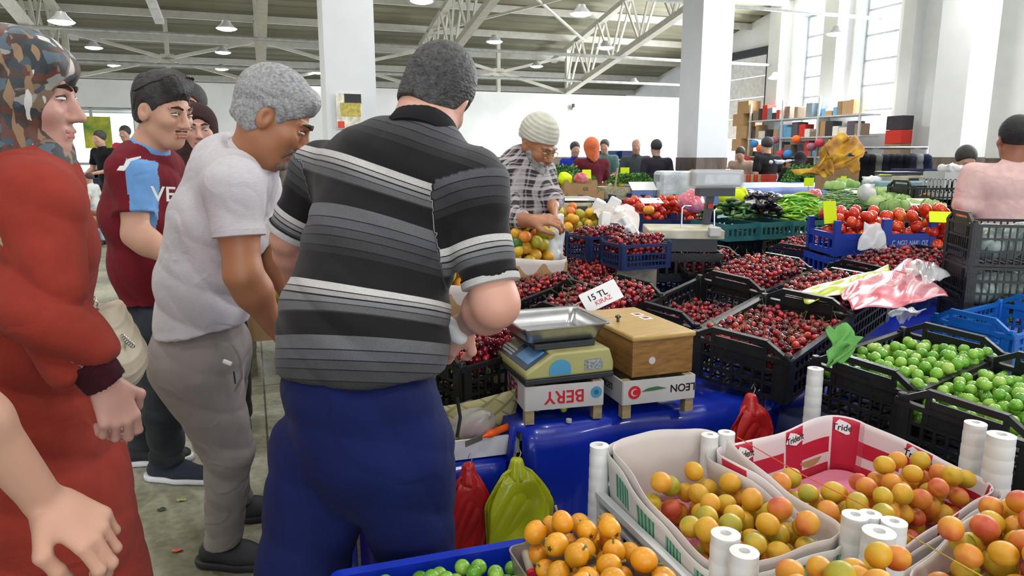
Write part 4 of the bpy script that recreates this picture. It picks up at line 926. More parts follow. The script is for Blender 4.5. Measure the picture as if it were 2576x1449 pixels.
# ---- bearded stallholder ------------------------------------------------------------------------
root = person('bearded man in white knitted cap and glasses, brown and white plaid shirt, filling a bag', 0)
DB = 3.72; hd = W(1352, 366, 3.66); FH = Ff((.62, -.60, -.50)); fB = Ff((.75, -.62, -.1)); fP = fB
nk, upp, che, bel, pel = W(1325, 400, DB), W(1316, 425, DB), W(1316, 480, DB), W(1318, 560, DB), W(1320, 640, DB)
Rs, Re, Rw = W(1268, 440, 3.58), W(1275, 548, 3.50), W(1338, 556, 3.30); Ls, Le, Lw = W(1360, 430, 3.85), W(1388, 500, 3.78), W(1392, 522, 3.55)
sk = SDF(.006); g = head(sk, hd, FH, 1.0); sk.cap(nk, hd, .055, .05, .03); sk.cap(upp, nk, .07, .055, .04); sk.cap(upp, pel, .1, .12, .04)
limb(sk, Rs, Re, Rw, .05, .045, .03, .02); limb(sk, Ls, Le, Lw, .05, .04, .028, .02); hand(sk, Rw, (.9, -.2, .1), (-.1, -.5, .8), 1, 1.05, curl=.7); hand(sk, Lw, (.1, -.5, -.6), (.8, .1, .4), -1, 1, curl=.9)
kx = pel.x; sk.cap(pel, (pel.x, pel.y, .5), .1, .07, .03); sk.cap((pel.x, pel.y, .5), (pel.x, pel.y, .09), .07, .05, .03)
smesh('body', sk, SK_TAN, root)
def plaid():
    m, t, p = nt('plaid_flannel'); tc = N(t, 'ShaderNodeTexCoord'); n = N(t, 'ShaderNodeTexNoise', i_Scale=5.0); L(t, tc.outputs['Object'], n.inputs[0])
    v = mixc(t, .04, tc.outputs['Object'], n.outputs[1]); out = None
    for rot, k in (((0, 0, R(35)), 14.0), ((0, R(90), 0), 13.0)):
        for ofs, sc2, st_ in ((0, k, [(0, (.0,)*3), (.7, (.0,)*3), (.9, (.7,)*3)]), (.4, k*2, [(0, (0,)*3), (.8, (0,)*3), (.95, (.45,)*3)])):
            mp = N(t, 'ShaderNodeMapping'); mp.inputs[2].default_value = rot; mp.inputs[1].default_value = (ofs*.1, 0, 0); L(t, v, mp.inputs[0])
            wv = N(t, 'ShaderNodeTexWave', i_Scale=sc2/3.14/2*3.2); L(t, mp.outputs[0], wv.inputs[0])
            r_ = ramp(t, wv.outputs[1], st_); out = r_ if out is None else mixc(t, 1, out, r_, 'ADD')
    L(t, mixc(t, out, srgb('#2b2426'), srgb('#a8a0a2')), p.inputs['Base Color']); p.inputs['Roughness'].default_value = .9; return m
M_PLAID = plaid()
sh = SDF(.007); sh.cap(pel+Vector((0, 0, -.02)), bel, .145, .145, .05, F=fP, sc=(1.25, .95, 1)); sh.cap(bel, che, .145, .14, .05, F=fB, sc=(1.25, .95, 1)); sh.cap(che, upp, .14, .115, .05, F=fB, sc=(1.25, 1, 1)); sh.cap(upp, nk, .11, .072, .05)
sh.cap(upp, Rs, .09, .075, .05); sh.cap(upp, Ls, .09, .075, .05); sh.cap(Rs, Re, .075, .066, .03); sh.cap(Re, Re.lerp(Rw, .55), .066, .05, .03); sh.cap(Ls, Le, .072, .06, .03); sh.cap(Le, Le.lerp(Lw, .6), .06, .05, .03)
shp = smesh('plaid_shirt', sh, M_PLAID, root, folds=lambda P: waves(P, (.4, .2, .9), 45, .007, 3, 81))
s_ = SDF(.005); s_.cap(g(-.04, .03, -.07), g(.04, .03, -.07), .035, k=.02); s_.cap(g(-.055, .015, -.03), g(-.035, .05, -.09), .022, .03, k=.02); s_.cap(g(.055, .015, -.03), g(.035, .05, -.09), .022, .03, k=.02); s_.cap(g(0, .065, -.085), g(0, .085, -.165), .04, .026, k=.03); s_.cap(g(-.03, .088, -.05), g(.03, .088, -.05), .009, k=.012); s_.sph(g(0, .1, -.062), .014, .006, op='-')
smesh('grey_beard', s_, hairmat('grizzled_beard', (.03, .028, .028), (.42, .42, .42), 22), root, folds=lambda P: waves(P, (.3, .2, .9), 200, .002, 20, 2))
s_ = SDF(.005); s_.sph(g(0, -.02, .055), .104, .02, F=FH, sc=(.9, 1.05, 1.05)); s_.plane(g(0, .0, .028), FH @ Vector((0, .25, -1)))
hn = np.array(hd); upn = np.array(FH.col[2])
smesh('knitted_cap', s_, cloth('ivory_knit', srgb('#d6d3c4'), bump=.6), root, folds=lambda P: .0016*np.sin(((P-hn) @ upn)*330))
face_parts(root, g, FH, 1.0, hairmat('grey_brow', (.1, .1, .1), (.3, .3, .3)))
mb = MB()
for q in (-1, 1): mb.tube([g(q*.031+.021*math.cos(t_), .103, .004+.016*math.sin(t_)) for t_ in np.linspace(0, 6.283, 13)], .0014); mb.tube([g(q*.052, .101, .008), g(q*.085, .0, .008)], .0014)
mb.tube([g(-.01, .104, .006), g(.01, .104, .006)], .0014); mb.build('glasses', mat('gold_wire', (.5, .35, .15), .3, metal=.8), root)
tr = SDF(.01); tr.cap(pel, pel-Vector((0, 0, .1)), .14, .14, .04)
for y in (-.09, .09): tr.cap((pel.x, pel.y+y, .82), (pel.x, pel.y+y, .1), .1, .07, .03)
tr.plane((0, 0, .07), (0, 0, -1)); smesh('trousers', tr, M_JEAN, root)
for y in (-.09, .09): shoe('shoe', (pel.x, pel.y+y, 0), (1, -.3), M_BLACKSHOE, M_BLACKSHOE, root)
rebase(root, (pel.x, pel.y))
HAND_B = Lw.copy()
# ---- people farther off -------------------------------------------------------------------------
def fig(px, Y, top, label, **k):
    z = W(px, top, Y).z; X = W(px, 400, Y).x; return figure(label, X, Y, h=max(1.2, z-.0), **k)
fig(503, 3.75, 268, 'woman in dark brown headscarf and brown clothes behind the maroon jersey and white polo', yaw=R(205), scarf=srgb('#35201f'), shirt=srgb('#3a2426'), pants=(.012, .012, .016), skn=srgb('#c79a8a'), vox=.008, face=True, sleeve=.95, lean=.05)
fig(490, 4.3, 215, 'dark-haired man almost hidden behind the woman in the brown headscarf', yaw=R(190), shirt=srgb('#5c4a2c'), pants=(.02, .02, .03), skn=srgb('#a8745c'), hair=(.012, .01, .01), vox=.008, face=True)
fig(122, 4.2, 262, 'man in navy and white striped shirt half hidden behind the headscarf woman', yaw=R(-60), shirt=srgb('#2b3044'), pants=(.03, .03, .04), skn=srgb('#a8745c'), hair=(.012, .01, .01), vox=.011)
fig(2552, 4.1, 296, 'dark-haired man in pale pink T-shirt seen from behind at the right', yaw=R(-12), shirt=srgb('#e2bcb8'), pants=(.03, .03, .04), skn=srgb('#94614a'), hair=(.008, .008, .009), vox=.007, arms='down', sleeve=.3, build=1.12)
for a in ((268, 13.0, 330, 'man in black T-shirt and trousers standing by the left stalls far off', R(160), srgb('#15151a'), (.02, .02, .02), 'work', .3),
          (328, 14.4, 318, 'person in bright pink top far off beside the windows', R(180), srgb('#c2355a'), (.1, .1, .12), 'work', .5),
          (228, 12.0, 440, 'small child in white top and pale shorts standing far off on the floor', R(90), srgb('#b9bcb8'), srgb('#8fa3b3'), 'down', .3),
          (1443, 12.2, 358, 'person in bright blue V-neck top behind the green herb stall', R(190), srgb('#2233a0'), (.02, .02, .05), 'work', .8),
          (1523, 13.5, 352, 'person in sage green shirt far off before the stacked crates', R(160), srgb('#5b7a76'), (.1, .1, .1), 'work', .4),
          (1600, 12.0, 350, 'bald man in grey shirt behind the far white bags', R(170), srgb('#454c50'), (.05, .05, .06), 'work', .8),
          (1655, 11.0, 352, 'man in dark purple shirt seen from behind near the tiled pillar', R(10), srgb('#2b2530'), (.01, .012, .02), 'down', .8),
          (1210, 13.5, 370, 'person in plum jacket low behind the lettuces far off', R(180), srgb('#3a2a3a'), (.02, .02, .02), 'work', .8),
          (1872, 13.8, 362, 'man in beige shirt stooping by the open gate', R(150), srgb('#a8917f'), (.1, .08, .07), 'work', .4),
          (1936, 11.5, 346, 'man in black T-shirt standing before the far wall goods', R(20), srgb('#19171b'), (.02, .02, .02), 'down', .3),
          (1994, 10.9, 372, 'person in black robe bending over the far green vegetables', R(-40), srgb('#0f0e11'), (.01, .01, .01), 'work', .9),
          (2388, 6.6, 352, 'man in dark grey T-shirt bent over the white crates', R(170), srgb('#3d4043'), (.05, .05, .06), 'work', .35)):
    o = fig(a[0], a[1], a[2], a[3], yaw=a[4], shirt=a[5], pants=a[6], arms=a[7], sleeve=a[8], vox=.018 if a[1] > 9 else .012, hair=None if 'bald' in a[3] else (.02, .017, .015), lean=.5 if ('bend' in a[3] or 'stoop' in a[3] or 'bent' in a[3]) else .1, dress='robe' in a[3], scarf=(.01, .01, .012) if 'robe' in a[3] else None)
fig(1488, 9.5, 348, 'woman with long orange hair in dark red T-shirt and pale jeans', yaw=R(15), shirt=srgb('#5f1d28'), pants=srgb('#8fa6b8'), hair=srgb('#b3501c'), hairlen=.16, arms='cross', sleeve=.3, vox=.012)
# ================================================================ the stalls
M_TARP = mat('blue_pvc_tarp', srgb('#0f2ba6'), .28, var=.08, scale=3, bump=.5, bscale=5, coat=.25)
M_TARPD = mat('dark_blue_cloth', srgb('#1c2a55'), .7, var=.15, scale=3)
M_BLKP = mat('black_crate_plastic', (.012, .013, .014), .38, var=.2, scale=14, bump=.1)
M_BLUP = mat('blue_crate_plastic', srgb('#1b3a9c'), .4, var=.08); M_NVYP = mat('navy_crate_plastic', srgb('#1c2b57'), .45, var=.1)
M_SKYP = mat('azure_crate_plastic', srgb('#1763b8'), .4, var=.08); M_WHTP = mat('white_crate_plastic', srgb('#c9cbcc'), .35, var=.04)
M_LEGS = mat('aged_timber', srgb('#7d7768'), .8, var=.2, scale=20)
M_CARD = mat('brown_cardboard', srgb('#a98760'), .85, var=.07)
M_GLOW = mat('fluorescent_yellow_card', srgb('#dcf000'), .6, var=0)
M_PAPER = mat('white_paper', srgb('#e4e4e6'), .75, var=.03)
def rot3(yaw, pit=0, rol=0):
    """long side x rises by pit, short side y rises by rol"""
    e1 = Vector((math.cos(yaw)*math.cos(pit), math.sin(yaw)*math.cos(pit), math.sin(pit)))
    e2 = Vector((-math.sin(yaw)*math.cos(rol), math.cos(yaw)*math.cos(rol), math.sin(rol)))
    z = e1.cross(e2).normalized(); e2 = z.cross(e1)
    return Matrix((e1.normalized(), e2, z)).transposed()
def stall(name, label, v0, u0, v1, u1, z, tarpm, skirt=.35, org=(0, 0), legs=True, edge=0):
    """a trestle table under a tarp; corners given in hall directions from org"""
    o = empty(name, (org[0], org[1], 0), ROOM, label, 'market stall')
    MB().box(((v0+v1)/2, (u0+u1)/2, z-.02), (v1-v0, u1-u0, .03)).build('table_top', M_LEGS, o, smooth=0)
    nx, ny = max(3, int((v1-v0)/.09)), max(3, int((u1-u0)/.09))
    def fn(s, t):  # tarp: top with sides falling over the edges
        return 0
    mb = MB(); P = []
    xs = [v0-.012]*1+list(np.linspace(v0, v1, nx))+[v1+.012]; ys = [u0-.012]+list(np.linspace(u0, u1, ny))+[u1+.012]
    mb.grid(lambda a, b: (v0-.012+a*(v1-v0+.024), u0-.012+b*(u1-u0+.024), z+.004*math.sin(a*17+b*9)*math.sin(b*13)-.001), nx, ny)
    per = [(v0, u0, v1, u0), (v1, u0, v1, u1), (v1, u1, v0, u1), (v0, u1, v0, u0)]
    for k, (a, b, c, d) in enumerate(per):
        nrm = ((d-b), -(c-a)); l = math.hypot(*nrm); nrm = (nrm[0]/l, nrm[1]/l); n = max(4, int(l/.045))
        mb.grid(lambda s, t: (a+(c-a)*s+nrm[0]*(.012+t*.035*(1+math.sin(s*l*13+k))+.008*t*math.sin(s*l*31)), b+(d-b)*s+nrm[1]*(.012+t*.035*(1+math.sin(s*l*13+k))), z-skirt*t+.0*s), n, 7)
    mb.build('tarp', tarpm, o, smooth=60, solid=.003)
    if legs:
        for a, b in ((v0+.08, u0+.12), (v1-.08, u0+.12), (v1-.08, u1-.08), (v0+.08, u1-.08)): MB().box((a, b, (z-.035)/2), (.07, .07, z-.035)).build('leg', M_LEGS, o, smooth=0)
    return o
A0 = (.044, 2.0)
stall('market_stall', 'cherry stall: long trestle table under a glossy royal blue tarp', -.02, 0, .83, 1.34, .70, M_TARP, .42, A0)
stall('market_stall', 'right part of the cherry stall under the same royal blue tarp, behind the plums', .85, 0, 2.85, 2.5, .70, M_TARP, .42, A0)
stall('market_stall', 'side table with blue tarp behind the striped polo man, carrying the paper-lined box', -.50, .03, -.06, 1.6, .60, M_TARP, .3, A0)
stall('market_stall', 'apricot stall: low dark blue table in front at the right', .0, -.75, .80, .20, .68, M_TARPD, .3, (.28, 1.3))
stall('market_stall', 'green plum stall: dark blue table continuing the apricot stall to the right', .87, -.75, 1.9, .64, .68, M_TARPD, .3, (.28, 1.3))
# ---- crates
def crate_parts(L_, W_, H_, m, style='black'):
    root = bpy.data.objects.new('crate', None); COL.objects.link(root)
    b = MB(); t = .008
    for x in np.linspace(-L_/2+.012, L_/2-.012, 11): b.box((x, 0, .006), (.014, W_-.01, .008))
    for y in np.linspace(-W_/2+.012, W_/2-.012, 7): b.box((0, y, .005), (L_-.01, .012, .009))
    b.build('base', m, root, smooth=0)
    def panel(length, horiz, handle):
        mb = MB(); n = max(5, int(length/.03)); hl = length/2
        zr = [.008, H_*.36, H_*.66, H_-.006]; th = [.012, .01, .01, .014]
        if style == 'window': zr = [.012, H_*.32, H_*.6, H_-.01]; th = [.022, .012, .012, .02]
        for z, h in zip(zr, th): mb.box((0, 0, z), (length, .009 if z < H_*.9 else .018, h))
        for x in np.linspace(-hl+.012, hl-.012, n):
            z0, z1 = (0, H_) if style != 'window' else (0, H_*.6)
            mb.box((x, 0, (z0+z1)/2), (.007, .007, z1-z0-.004))
        for x in (-hl+.02, hl-.02): mb.box((x, 0, H_/2), (.042, .013, H_-.004))
        if handle:
            hh = .042; a = hl*.93; c = hl*.52; w_ = .012
            for s_ in (-1, 1): mb.bar((s_*a, 0, H_), (s_*c, 0, H_+hh), .016, .014, (0, 1, 0)); mb.bar((s_*c, 0, H_+hh), (s_*c, 0, H_*.7), .012, .01, (0, 1, 0))
            mb.bar((-c-.004, 0, H_+hh), (c+.004, 0, H_+hh), .018, .016, (0, 1, 0)); mb.prism([(-c, H_*.7), (c, H_*.7), (c, H_+hh-.02), (-c, H_+hh-.02)], -.003, .003, Matrix.Rotation(R(90), 3, 'X'))
        return mb
    for s_ in (-1, 1):
        panel(L_, 1, False).build('side_panel', m, root, smooth=0).location = (0, s_*(W_/2-.006), 0)
        o = panel(W_, 1, style != 'window').build('end_panel', m, root, smooth=0); o.location = (s_*(L_/2-.006), 0, 0); o.rotation_euler = (0, 0, R(90))
        for q in (-1, 1):
            MB().box((0, 0, H_/2+.004), (.026, .026, H_+.008)).cyl((0, 0, H_+.004), (0, 0, H_+.018), .013, .011, 10).build('corner_post', m, root, smooth=40, bevel=.002).location = (s_*(L_/2-.012), q*(W_/2-.012), 0)
    return root
CL, CW, CH = .49, .31, .15
BLACK = crate_parts(CL, CW, CH, M_BLKP)
_used = set()
def place_crate(proto, name, label, c, Rm, sc=(1, 1, 1), cat='crate', group=None, H_=CH):
    """c: middle of the rim in the world"""
    key = proto.as_pointer(); o = dup(proto) if key in _used else proto; _used.add(key); o.name = name
    M = Rm.to_4x4() @ Matrix.Diagonal((*sc, 1)); M.translation = Vector(c)-Rm @ Vector((0, 0, H_*sc[2])); o.matrix_world = M
    tag(o, label, cat, group); return o
# ---- dropping fruit into a box
def drop(Lx, Wy, r, floor, n, seed, K=10, top=None, region=None):
    """spheres rolled to the lowest of K tries; returns centres in box coordinates"""
    rs = np.random.default_rng(seed); P = np.zeros((n, 3)); m = 0
    for _ in range(n):
        x = rs.uniform(-Lx/2+r, Lx/2-r, K); y = rs.uniform(-Wy/2+r, Wy/2-r, K)
        z = np.array([floor(a, b) for a, b in zip(x, y)])+r
        if m:
            dx = x[:, None]-P[None, :m, 0]; dy = y[:, None]-P[None, :m, 1]; d2 = dx*dx+dy*dy
            h = np.where(d2 < 4*r*r, P[None, :m, 2]+np.sqrt(np.maximum(4*r*r-d2, 0)), -9); z = np.maximum(z, h.max(1))
        bad = np.array([1.0 if ((top is not None and zz+r > top(a, b)) or (region is not None and not region(a, b))) else 0 for a, b, zz in zip(x, y, z)])
        k = int(np.argmin(z-np.array([floor(a, b) for a, b in zip(x, y)])+bad*10))
        if bad[k]: continue
        P[m] = (x[k], y[k], z[k]); m += 1
    return P[:m]
def fruit_mesh(name, fn, nu, nv_, mats, mi=None):
    mb = MB(); rows = []
    top = len(mb.v); V = []; 
    for j in range(1, nv_):
        th = math.pi*j/nv_
        for i in range(nu): ph = 2*math.pi*i/nu; V.append(fn(th, ph))
    V.append(fn(1e-4, 0)); V.append(fn(math.pi-1e-4, 0)); T, B = len(V)-2, len(V)-1
    F = [(j*nu+i, (j+1)*nu+i, (j+1)*nu+(i+1) % nu, j*nu+(i+1) % nu) for j in range(nv_-2) for i in range(nu)]
    F += [(T, i, (i+1) % nu) for i in range(nu)]+[(B, (nv_-2)*nu+(i+1) % nu, (nv_-2)*nu+i) for i in range(nu)]
    me = bpy.data.meshes.new(name); me.from_pydata(V, [], F)
    for m in mats: me.materials.append(m)
    me.shade_smooth(); me.update(); return me
def sphf(r, sx=1, sy=1, sz=1, dim=0, crease=0, dimb=0):
    def f(th, ph):
        k = r*(1-dim*math.exp(-(th/.32)**2)-dimb*math.exp(-((math.pi-th)/.3)**2)-crease*math.exp(-(((ph+math.pi) % (2*math.pi)-math.pi)/.22)**2)*math.sin(th))
        return (k*sx*math.sin(th)*math.cos(ph), k*sy*math.sin(th)*math.sin(ph), k*sz*math.cos(th))
    return f
def rndrot(rs): return Euler((rs.uniform(0, 6.28), rs.uniform(0, 6.28), rs.uniform(0, 6.28))).to_matrix()
REG = {'green_plum': [], 'apricot': []}
def finalize(name, plural, cat, limit, label, rad):
    L_ = REG[name]; pos = np.array([q[1] for q in L_]); n = len(L_); vis = np.ones(n, bool)
    for i in range(n):
        d = pos-pos[i]; h2 = d[:, 0]**2+d[:, 1]**2; vis[i] = not ((d[:, 2] > rad*.9) & (h2 < (rad*1.1)**2)).any()
    score = np.linalg.norm(pos-np.array((0, 0, CAMZ)), axis=1)*(1+.0)+np.where(vis, 0, 3); order = np.argsort(score); pick = set(order[:limit].tolist()); V = []; F = []; MI = []; mats = []; n0 = 0
    for i, (me, p, Rr, s_, lb, grp, c) in enumerate(L_):
        M = Rr.to_4x4() @ Matrix.Scale(s_, 4); M.translation = p
        if i in pick:
            o = bpy.data.objects.new(name, me); COL.objects.link(o); o.matrix_world = M; o['label'] = lb; o['category'] = c; o['group'] = grp
        else:
            a = np.empty(len(me.vertices)*3); me.vertices.foreach_get('co', a); a = a.reshape(-1, 3) @ np.array(M.to_3x3()).T+np.array(p); V.append(a)
            if me.materials[0] not in mats: mats.append(me.materials[0])
            for q in me.polygons: F.append(tuple(v+n0 for v in q.vertices)); MI.append(mats.index(me.materials[0]))
            n0 += len(a)
    if V:
        me = bpy.data.meshes.new(plural); me.from_pydata(np.concatenate(V).tolist(), [], F)
        for m in mats: me.materials.append(m)
        me.polygons.foreach_set('material_index', MI); me.shade_smooth(); tag(link(plural, me), label, cat, kind='stuff')
def scatter(name, me, pts, Mw, label, cat, group, rs, scv=.1, child=None, pchild=1.0, up=False):
    out = []
    if name in REG:
        for p in pts: REG[name].append((me, Mw @ Vector(p), rndrot(rs), 1-rs.uniform(0, scv), label, group, cat))
        return []
    for p in pts:
        o = bpy.data.objects.new(name, me); COL.objects.link(o); s = 1-rs.uniform(0, scv)
        Rr = rndrot(rs) if not up else Euler((rs.uniform(-.5, .5), rs.uniform(-.5, .5), rs.uniform(0, 6.28))).to_matrix()
        M = Rr.to_4x4() @ Matrix.Scale(s, 4); M.translation = Mw @ Vector(p); o.matrix_world = M
        o['label'] = label; o['category'] = cat; o['group'] = group; out.append(o)
        if child is not None and rs.uniform() < pchild:
            for cn, cm in child: q = bpy.data.objects.new(cn, cm); COL.objects.link(q); q.parent = o
    return out
# cherries ---------------------------------------------------------------------------------------
M_CHERRY = fmat('dark_cherry_skin', [(0, (.045, .002, .008)), (.35, (.13, .004, .014)), (.65, (.27, .008, .024)), (.88, (.44, .014, .028)), (1, (.56, .04, .03))], .16, 20, .6, .04, .7)
M_STEM = mat('cherry_stem_green', srgb('#77703a'), .7, var=.3, scale=30)
CR_ = .0118
def cherry_fn(th, ph): k = CR_*(1-.16*math.exp(-(th/.35)**2)-.03*math.cos(ph)**8*math.sin(th)); return (k*1.03*math.sin(th)*math.cos(ph), k*.97*math.sin(th)*math.sin(ph), k*.95*math.cos(th))
ME_CH = fruit_mesh('cherry', cherry_fn, 16, 10, [M_CHERRY])
def stem_pts(rs, ln=.04):
    a = rs.uniform(0, 6.28); b = rs.uniform(.3, 1.0); return [Vector((b*ln*.5*t_*t_*math.cos(a), b*ln*.5*t_*t_*math.sin(a), CR_*.75+ln*t_*(1-.25*b*t_))) for t_ in (0, .35, .7, 1)]
STEMS = []
for k in range(6): STEMS.append(MB().tube(stem_pts(rng), [.0009, .0007, .0007, .0012], 5).build('stem', M_STEM).data)
for o in [o for o in COL.objects if o.name.startswith('stem')]: bpy.data.objects.remove(o)
lowV, lowF = [], []
for j in range(1, 6):
    for i in range(8): lowV.append(cherry_fn(math.pi*j/6, 2*math.pi*i/8))
lowV.append(cherry_fn(1e-4, 0)); lowV.append(cherry_fn(math.pi-1e-4, 0))
lowF = [(j*8+i, (j+1)*8+i, (j+1)*8+(i+1) % 8, j*8+(i+1) % 8) for j in range(4) for i in range(8)]
lowT = [(40, i, (i+1) % 8) for i in range(8)]+[(41, 32+(i+1) % 8, 32+i) for i in range(8)]
lowV = np.array(lowV)
T_FULL = drop(CL-.03, CW-.03, CR_, lambda x, y: .095+.018*math.cos(x*5)*math.cos(y*8), 620, 1, 9)
T_SLOPE = drop(CL-.03, CW-.03, CR_, lambda x, y: .075-.10*x-.02*math.cos(y*9), 600, 2, 9)
T_LOW = drop(CL-.03, CW-.03, CR_, lambda x, y: .012+.02*math.cos(x*6+.4)-.05*x, 420, 3, 9)
YW = R(44)
# (pixel of the rim's middle, rim height, turn, rise along, rise across, size, pile, label)
CRATES = [
 (1394, 655, .885, 44, 6, 4, .93, T_FULL, 'farthest at the left, before the yellow apricots'), (1483, 691, .885, 44, 6, 4, .95, T_FULL, 'of bright red cherries, second from the left in the back'),
 (1505, 762, .895, 42, 7, 5, 1.0, T_FULL, 'with the white price card stuck in it'), (1757, 757, .90, 43, 8, 5, 1.06, T_LOW, 'half empty behind the wooden cash box'),
 (1737, 657, .90, 43, 5, 4, 1.08, T_FULL, 'with many stems, in front of the balance scale'), (1949, 818, .905, 46, 6, 4, 1.14, T_SLOPE, 'nearest, overhanging the blue tarp corner'),
 (1905, 690, .905, 44, 5, 4, 1.1, T_FULL, 'in the middle of the black crate rows'), (2085, 742, .91, 46, 5, 4, 1.12, T_FULL, 'under the lime and pink plastic bags'),
 (2050, 620, .91, 40, 4, 3, 1.1, T_FULL, 'just before the blue tomato crate'), (1920, 586, .91, 38, 4, 3, 1.12, T_FULL, 'back row one below the eggplants'),
 (2262, 664, .92, 28, 4, 3, 1.3, T_FULL, 'large right-hand one beside the tall crate stack'), (1325, 728, .885, 44, 6, 4, .85, T_FULL, 'small left one by the polo sleeve'),
 (1165, 762, .86, 30, 3, 3, .85, T_FULL, 'glimpsed under the striped man\'s arm'), (1228, 862, .87, 42, 2, 2, .95, T_FULL, 'dark one left of the weighing scale')]
CM = []
for k, (x, y, z, yw, pi_, ro, s_, T, lb) in enumerate(CRATES):
    Rm = rot3(R(yw), R(pi_), R(ro)); c = W(x, y, z=z)
    place_crate(BLACK, 'black_crate', 'black plastic cherry crate '+lb, c, Rm, (s_, s_, 1))
    M = Rm.to_4x4() @ Matrix.Diagonal((s_, s_, 1, 1)); M.translation = c-Rm @ Vector((0, 0, CH)); CM.append((M, T, lb, s_))
o = place_crate(BLACK, 'black_crate', 'empty black plastic crate between the polo sleeve and the price card', W(1372, 775, z=.885), rot3(R(44), R(8), R(5)), (.95, .95, 1))
allp = []
for ci, (M, T, lb, s_) in enumerate(CM):
    fx = 1 if ci % 2 == 0 or T is T_LOW or T is T_SLOPE else -1; fy = 1 if (ci//2) % 2 == 0 else -1
    for p in T: allp.append((ci, M @ Vector((p[0]*fx, p[1]*fy, p[2])), p[2]))
pos = np.array([q[1] for q in allp]); cid = np.array([q[0] for q in allp])
# uppermost ones: nothing above them
topm = np.ones(len(pos), bool)
for ci in range(len(CM)):
    ii = np.where(cid == ci)[0]; Q = pos[ii]; d2 = ((Q[:, None, :2]-Q[None, :, :2])**2).sum(-1); ab = (Q[None, :, 2]-Q[:, None, 2]) > .008
    topm[ii] = ~((d2 < (.013)**2) & ab).any(1)
dist = np.linalg.norm(pos-np.array((0, 0, CAMZ)), axis=1)
cand = [i for i in np.argsort(dist+np.where(topm, 0, 9)) if cid[i] in (2, 3, 5, 7, 6)][:240]
cset = set(int(i) for i in cand)
crs = np.random.default_rng(5)
for i in cand:
    o = bpy.data.objects.new('cherry', ME_CH); COL.objects.link(o); M = (rndrot(crs) if crs.uniform() < .5 else Euler((crs.uniform(-1, 1), crs.uniform(-1, 1), 0)).to_matrix()).to_4x4(); M.translation = Vector(pos[i]); o.matrix_world = M
    lb = CM[cid[i]][2]; o['label'] = 'glossy dark red cherry in the black crate '+lb; o['category'] = 'cherry'; o['group'] = 'cherries in the black crate '+lb
    if crs.uniform() < .45: q = bpy.data.objects.new('stem', STEMS[int(crs.integers(6))]); COL.objects.link(q); q.parent = o
# navy crates with cherries behind
NAVY = crate_parts(.42, .30, .17, M_NVYP, 'window')
NAVP = []
for k, (x, y, z, yw, lb) in enumerate(((1505, 588, 3.85, 30, 'left one of the two, against the white foam boxes'), (1598, 608, 3.6, 22, 'right one of the two, tilted before the balance scale'))):
    Rm = rot3(R(yw), R(0), R(0)); c = W(x, y, z); place_crate(NAVY, 'navy_crate', 'navy blue window-sided crate of cherries, '+lb, c, Rm, (.68, .74, .74), H_=.17)
    M = Rm.to_4x4(); M.translation = c-Rm @ Vector((0, 0, .17)); pts = sorted([p for p in T_FULL if abs(p[0]) < .125 and abs(p[1]) < .088], key=lambda p: -p[2])
    NAVP.append((M, [(p[0], p[1], p[2]) for p in pts[29:]])); bl = MB().box((0, 0, 0), (.2, .15, c.z-.127-.703)).build('prop_block', M_LEGS, smooth=0); bl.location = (c.x, c.y, (c.z-.127+.703)/2-.001); tag(bl, 'timber block under the navy cherry crate, '+lb.split(',')[0], 'block')
    scatter('cherry', ME_CH, [(p[0], p[1], p[2]) for p in pts[:29]], M, 'dark cherry in the navy crate, '+lb, 'cherry', 'cherries in the navy crate, '+lb, crs)
ex = [M @ Vector(p) for M, ps_ in NAVP for p in ps_]
if ex: pos = np.concatenate([pos, np.array(ex)]); topm = np.concatenate([topm, np.ones(len(ex), bool)])
V = []; F = []; MI = []; n0 = 0
for i in range(len(pos)):
    if i in cset: continue
    Rr = np.array(rndrot(crs)); V.append(lowV @ Rr.T+pos[i])
    F += [tuple(a+n0 for a in q) for q in lowF]+[tuple(a+n0 for a in q) for q in lowT]; n0 += len(lowV)
nc = len(F)
me = bpy.data.meshes.new('cherries'); sb = MB()
for i in range(len(pos)):
    if topm[i] and crs.uniform() < .5:
        Rr = Euler((crs.uniform(-1.3, 1.3), crs.uniform(-1.3, 1.3), crs.uniform(0, 6))).to_matrix(); c = Vector(pos[i])
        sb.tube([c+Rr @ p for p in stem_pts(crs, .042)], .0009, 3)
V.append(np.array([tuple(v) for v in sb.v])); F += [tuple(a+n0 for a in q) for q in sb.f]
me.from_pydata(np.concatenate(V).tolist(), [], F); me.materials.append(M_CHERRY); me.materials.append(M_STEM)
me.polygons.foreach_set('material_index', [0]*nc+[1]*(len(F)-nc)); me.shade_smooth()
tag(link('cherries', me), 'the many further dark red cherries and loose stems filling the black crates', 'cherries', kind='stuff')
# price card in a crate
pc = empty('price_card', (0, 0, 0), 0, 'white price card on a stick standing in a cherry crate', 'price card')
a_, b_ = W(1395, 795, z=.90), W(1478, 752, z=.965); Mx = TM(W(1512, 745, z=.985), (1, .25, .42), (-.3, .5, .8))
MB().box((0, 0, 0), (.15, .08, .003)).build('card', M_PAPER, pc, smooth=0, bevel=.001).matrix_local = Mx
MB().cyl(a_, b_, .004, n=8).build('stick', mat('pale_wood_stick', srgb('#b9ac8e'), .6), pc)
text('15 TL', .034, Mx @ Matrix.Translation((-.012, .008, .002)), M_IRIS, pc, 'price_lettering'); text('KIRAZ', .024, Mx @ Matrix.Translation((.0, -.018, .002)), mat('red_pen', (.55, .1, .12), .6), pc, 'name_lettering')
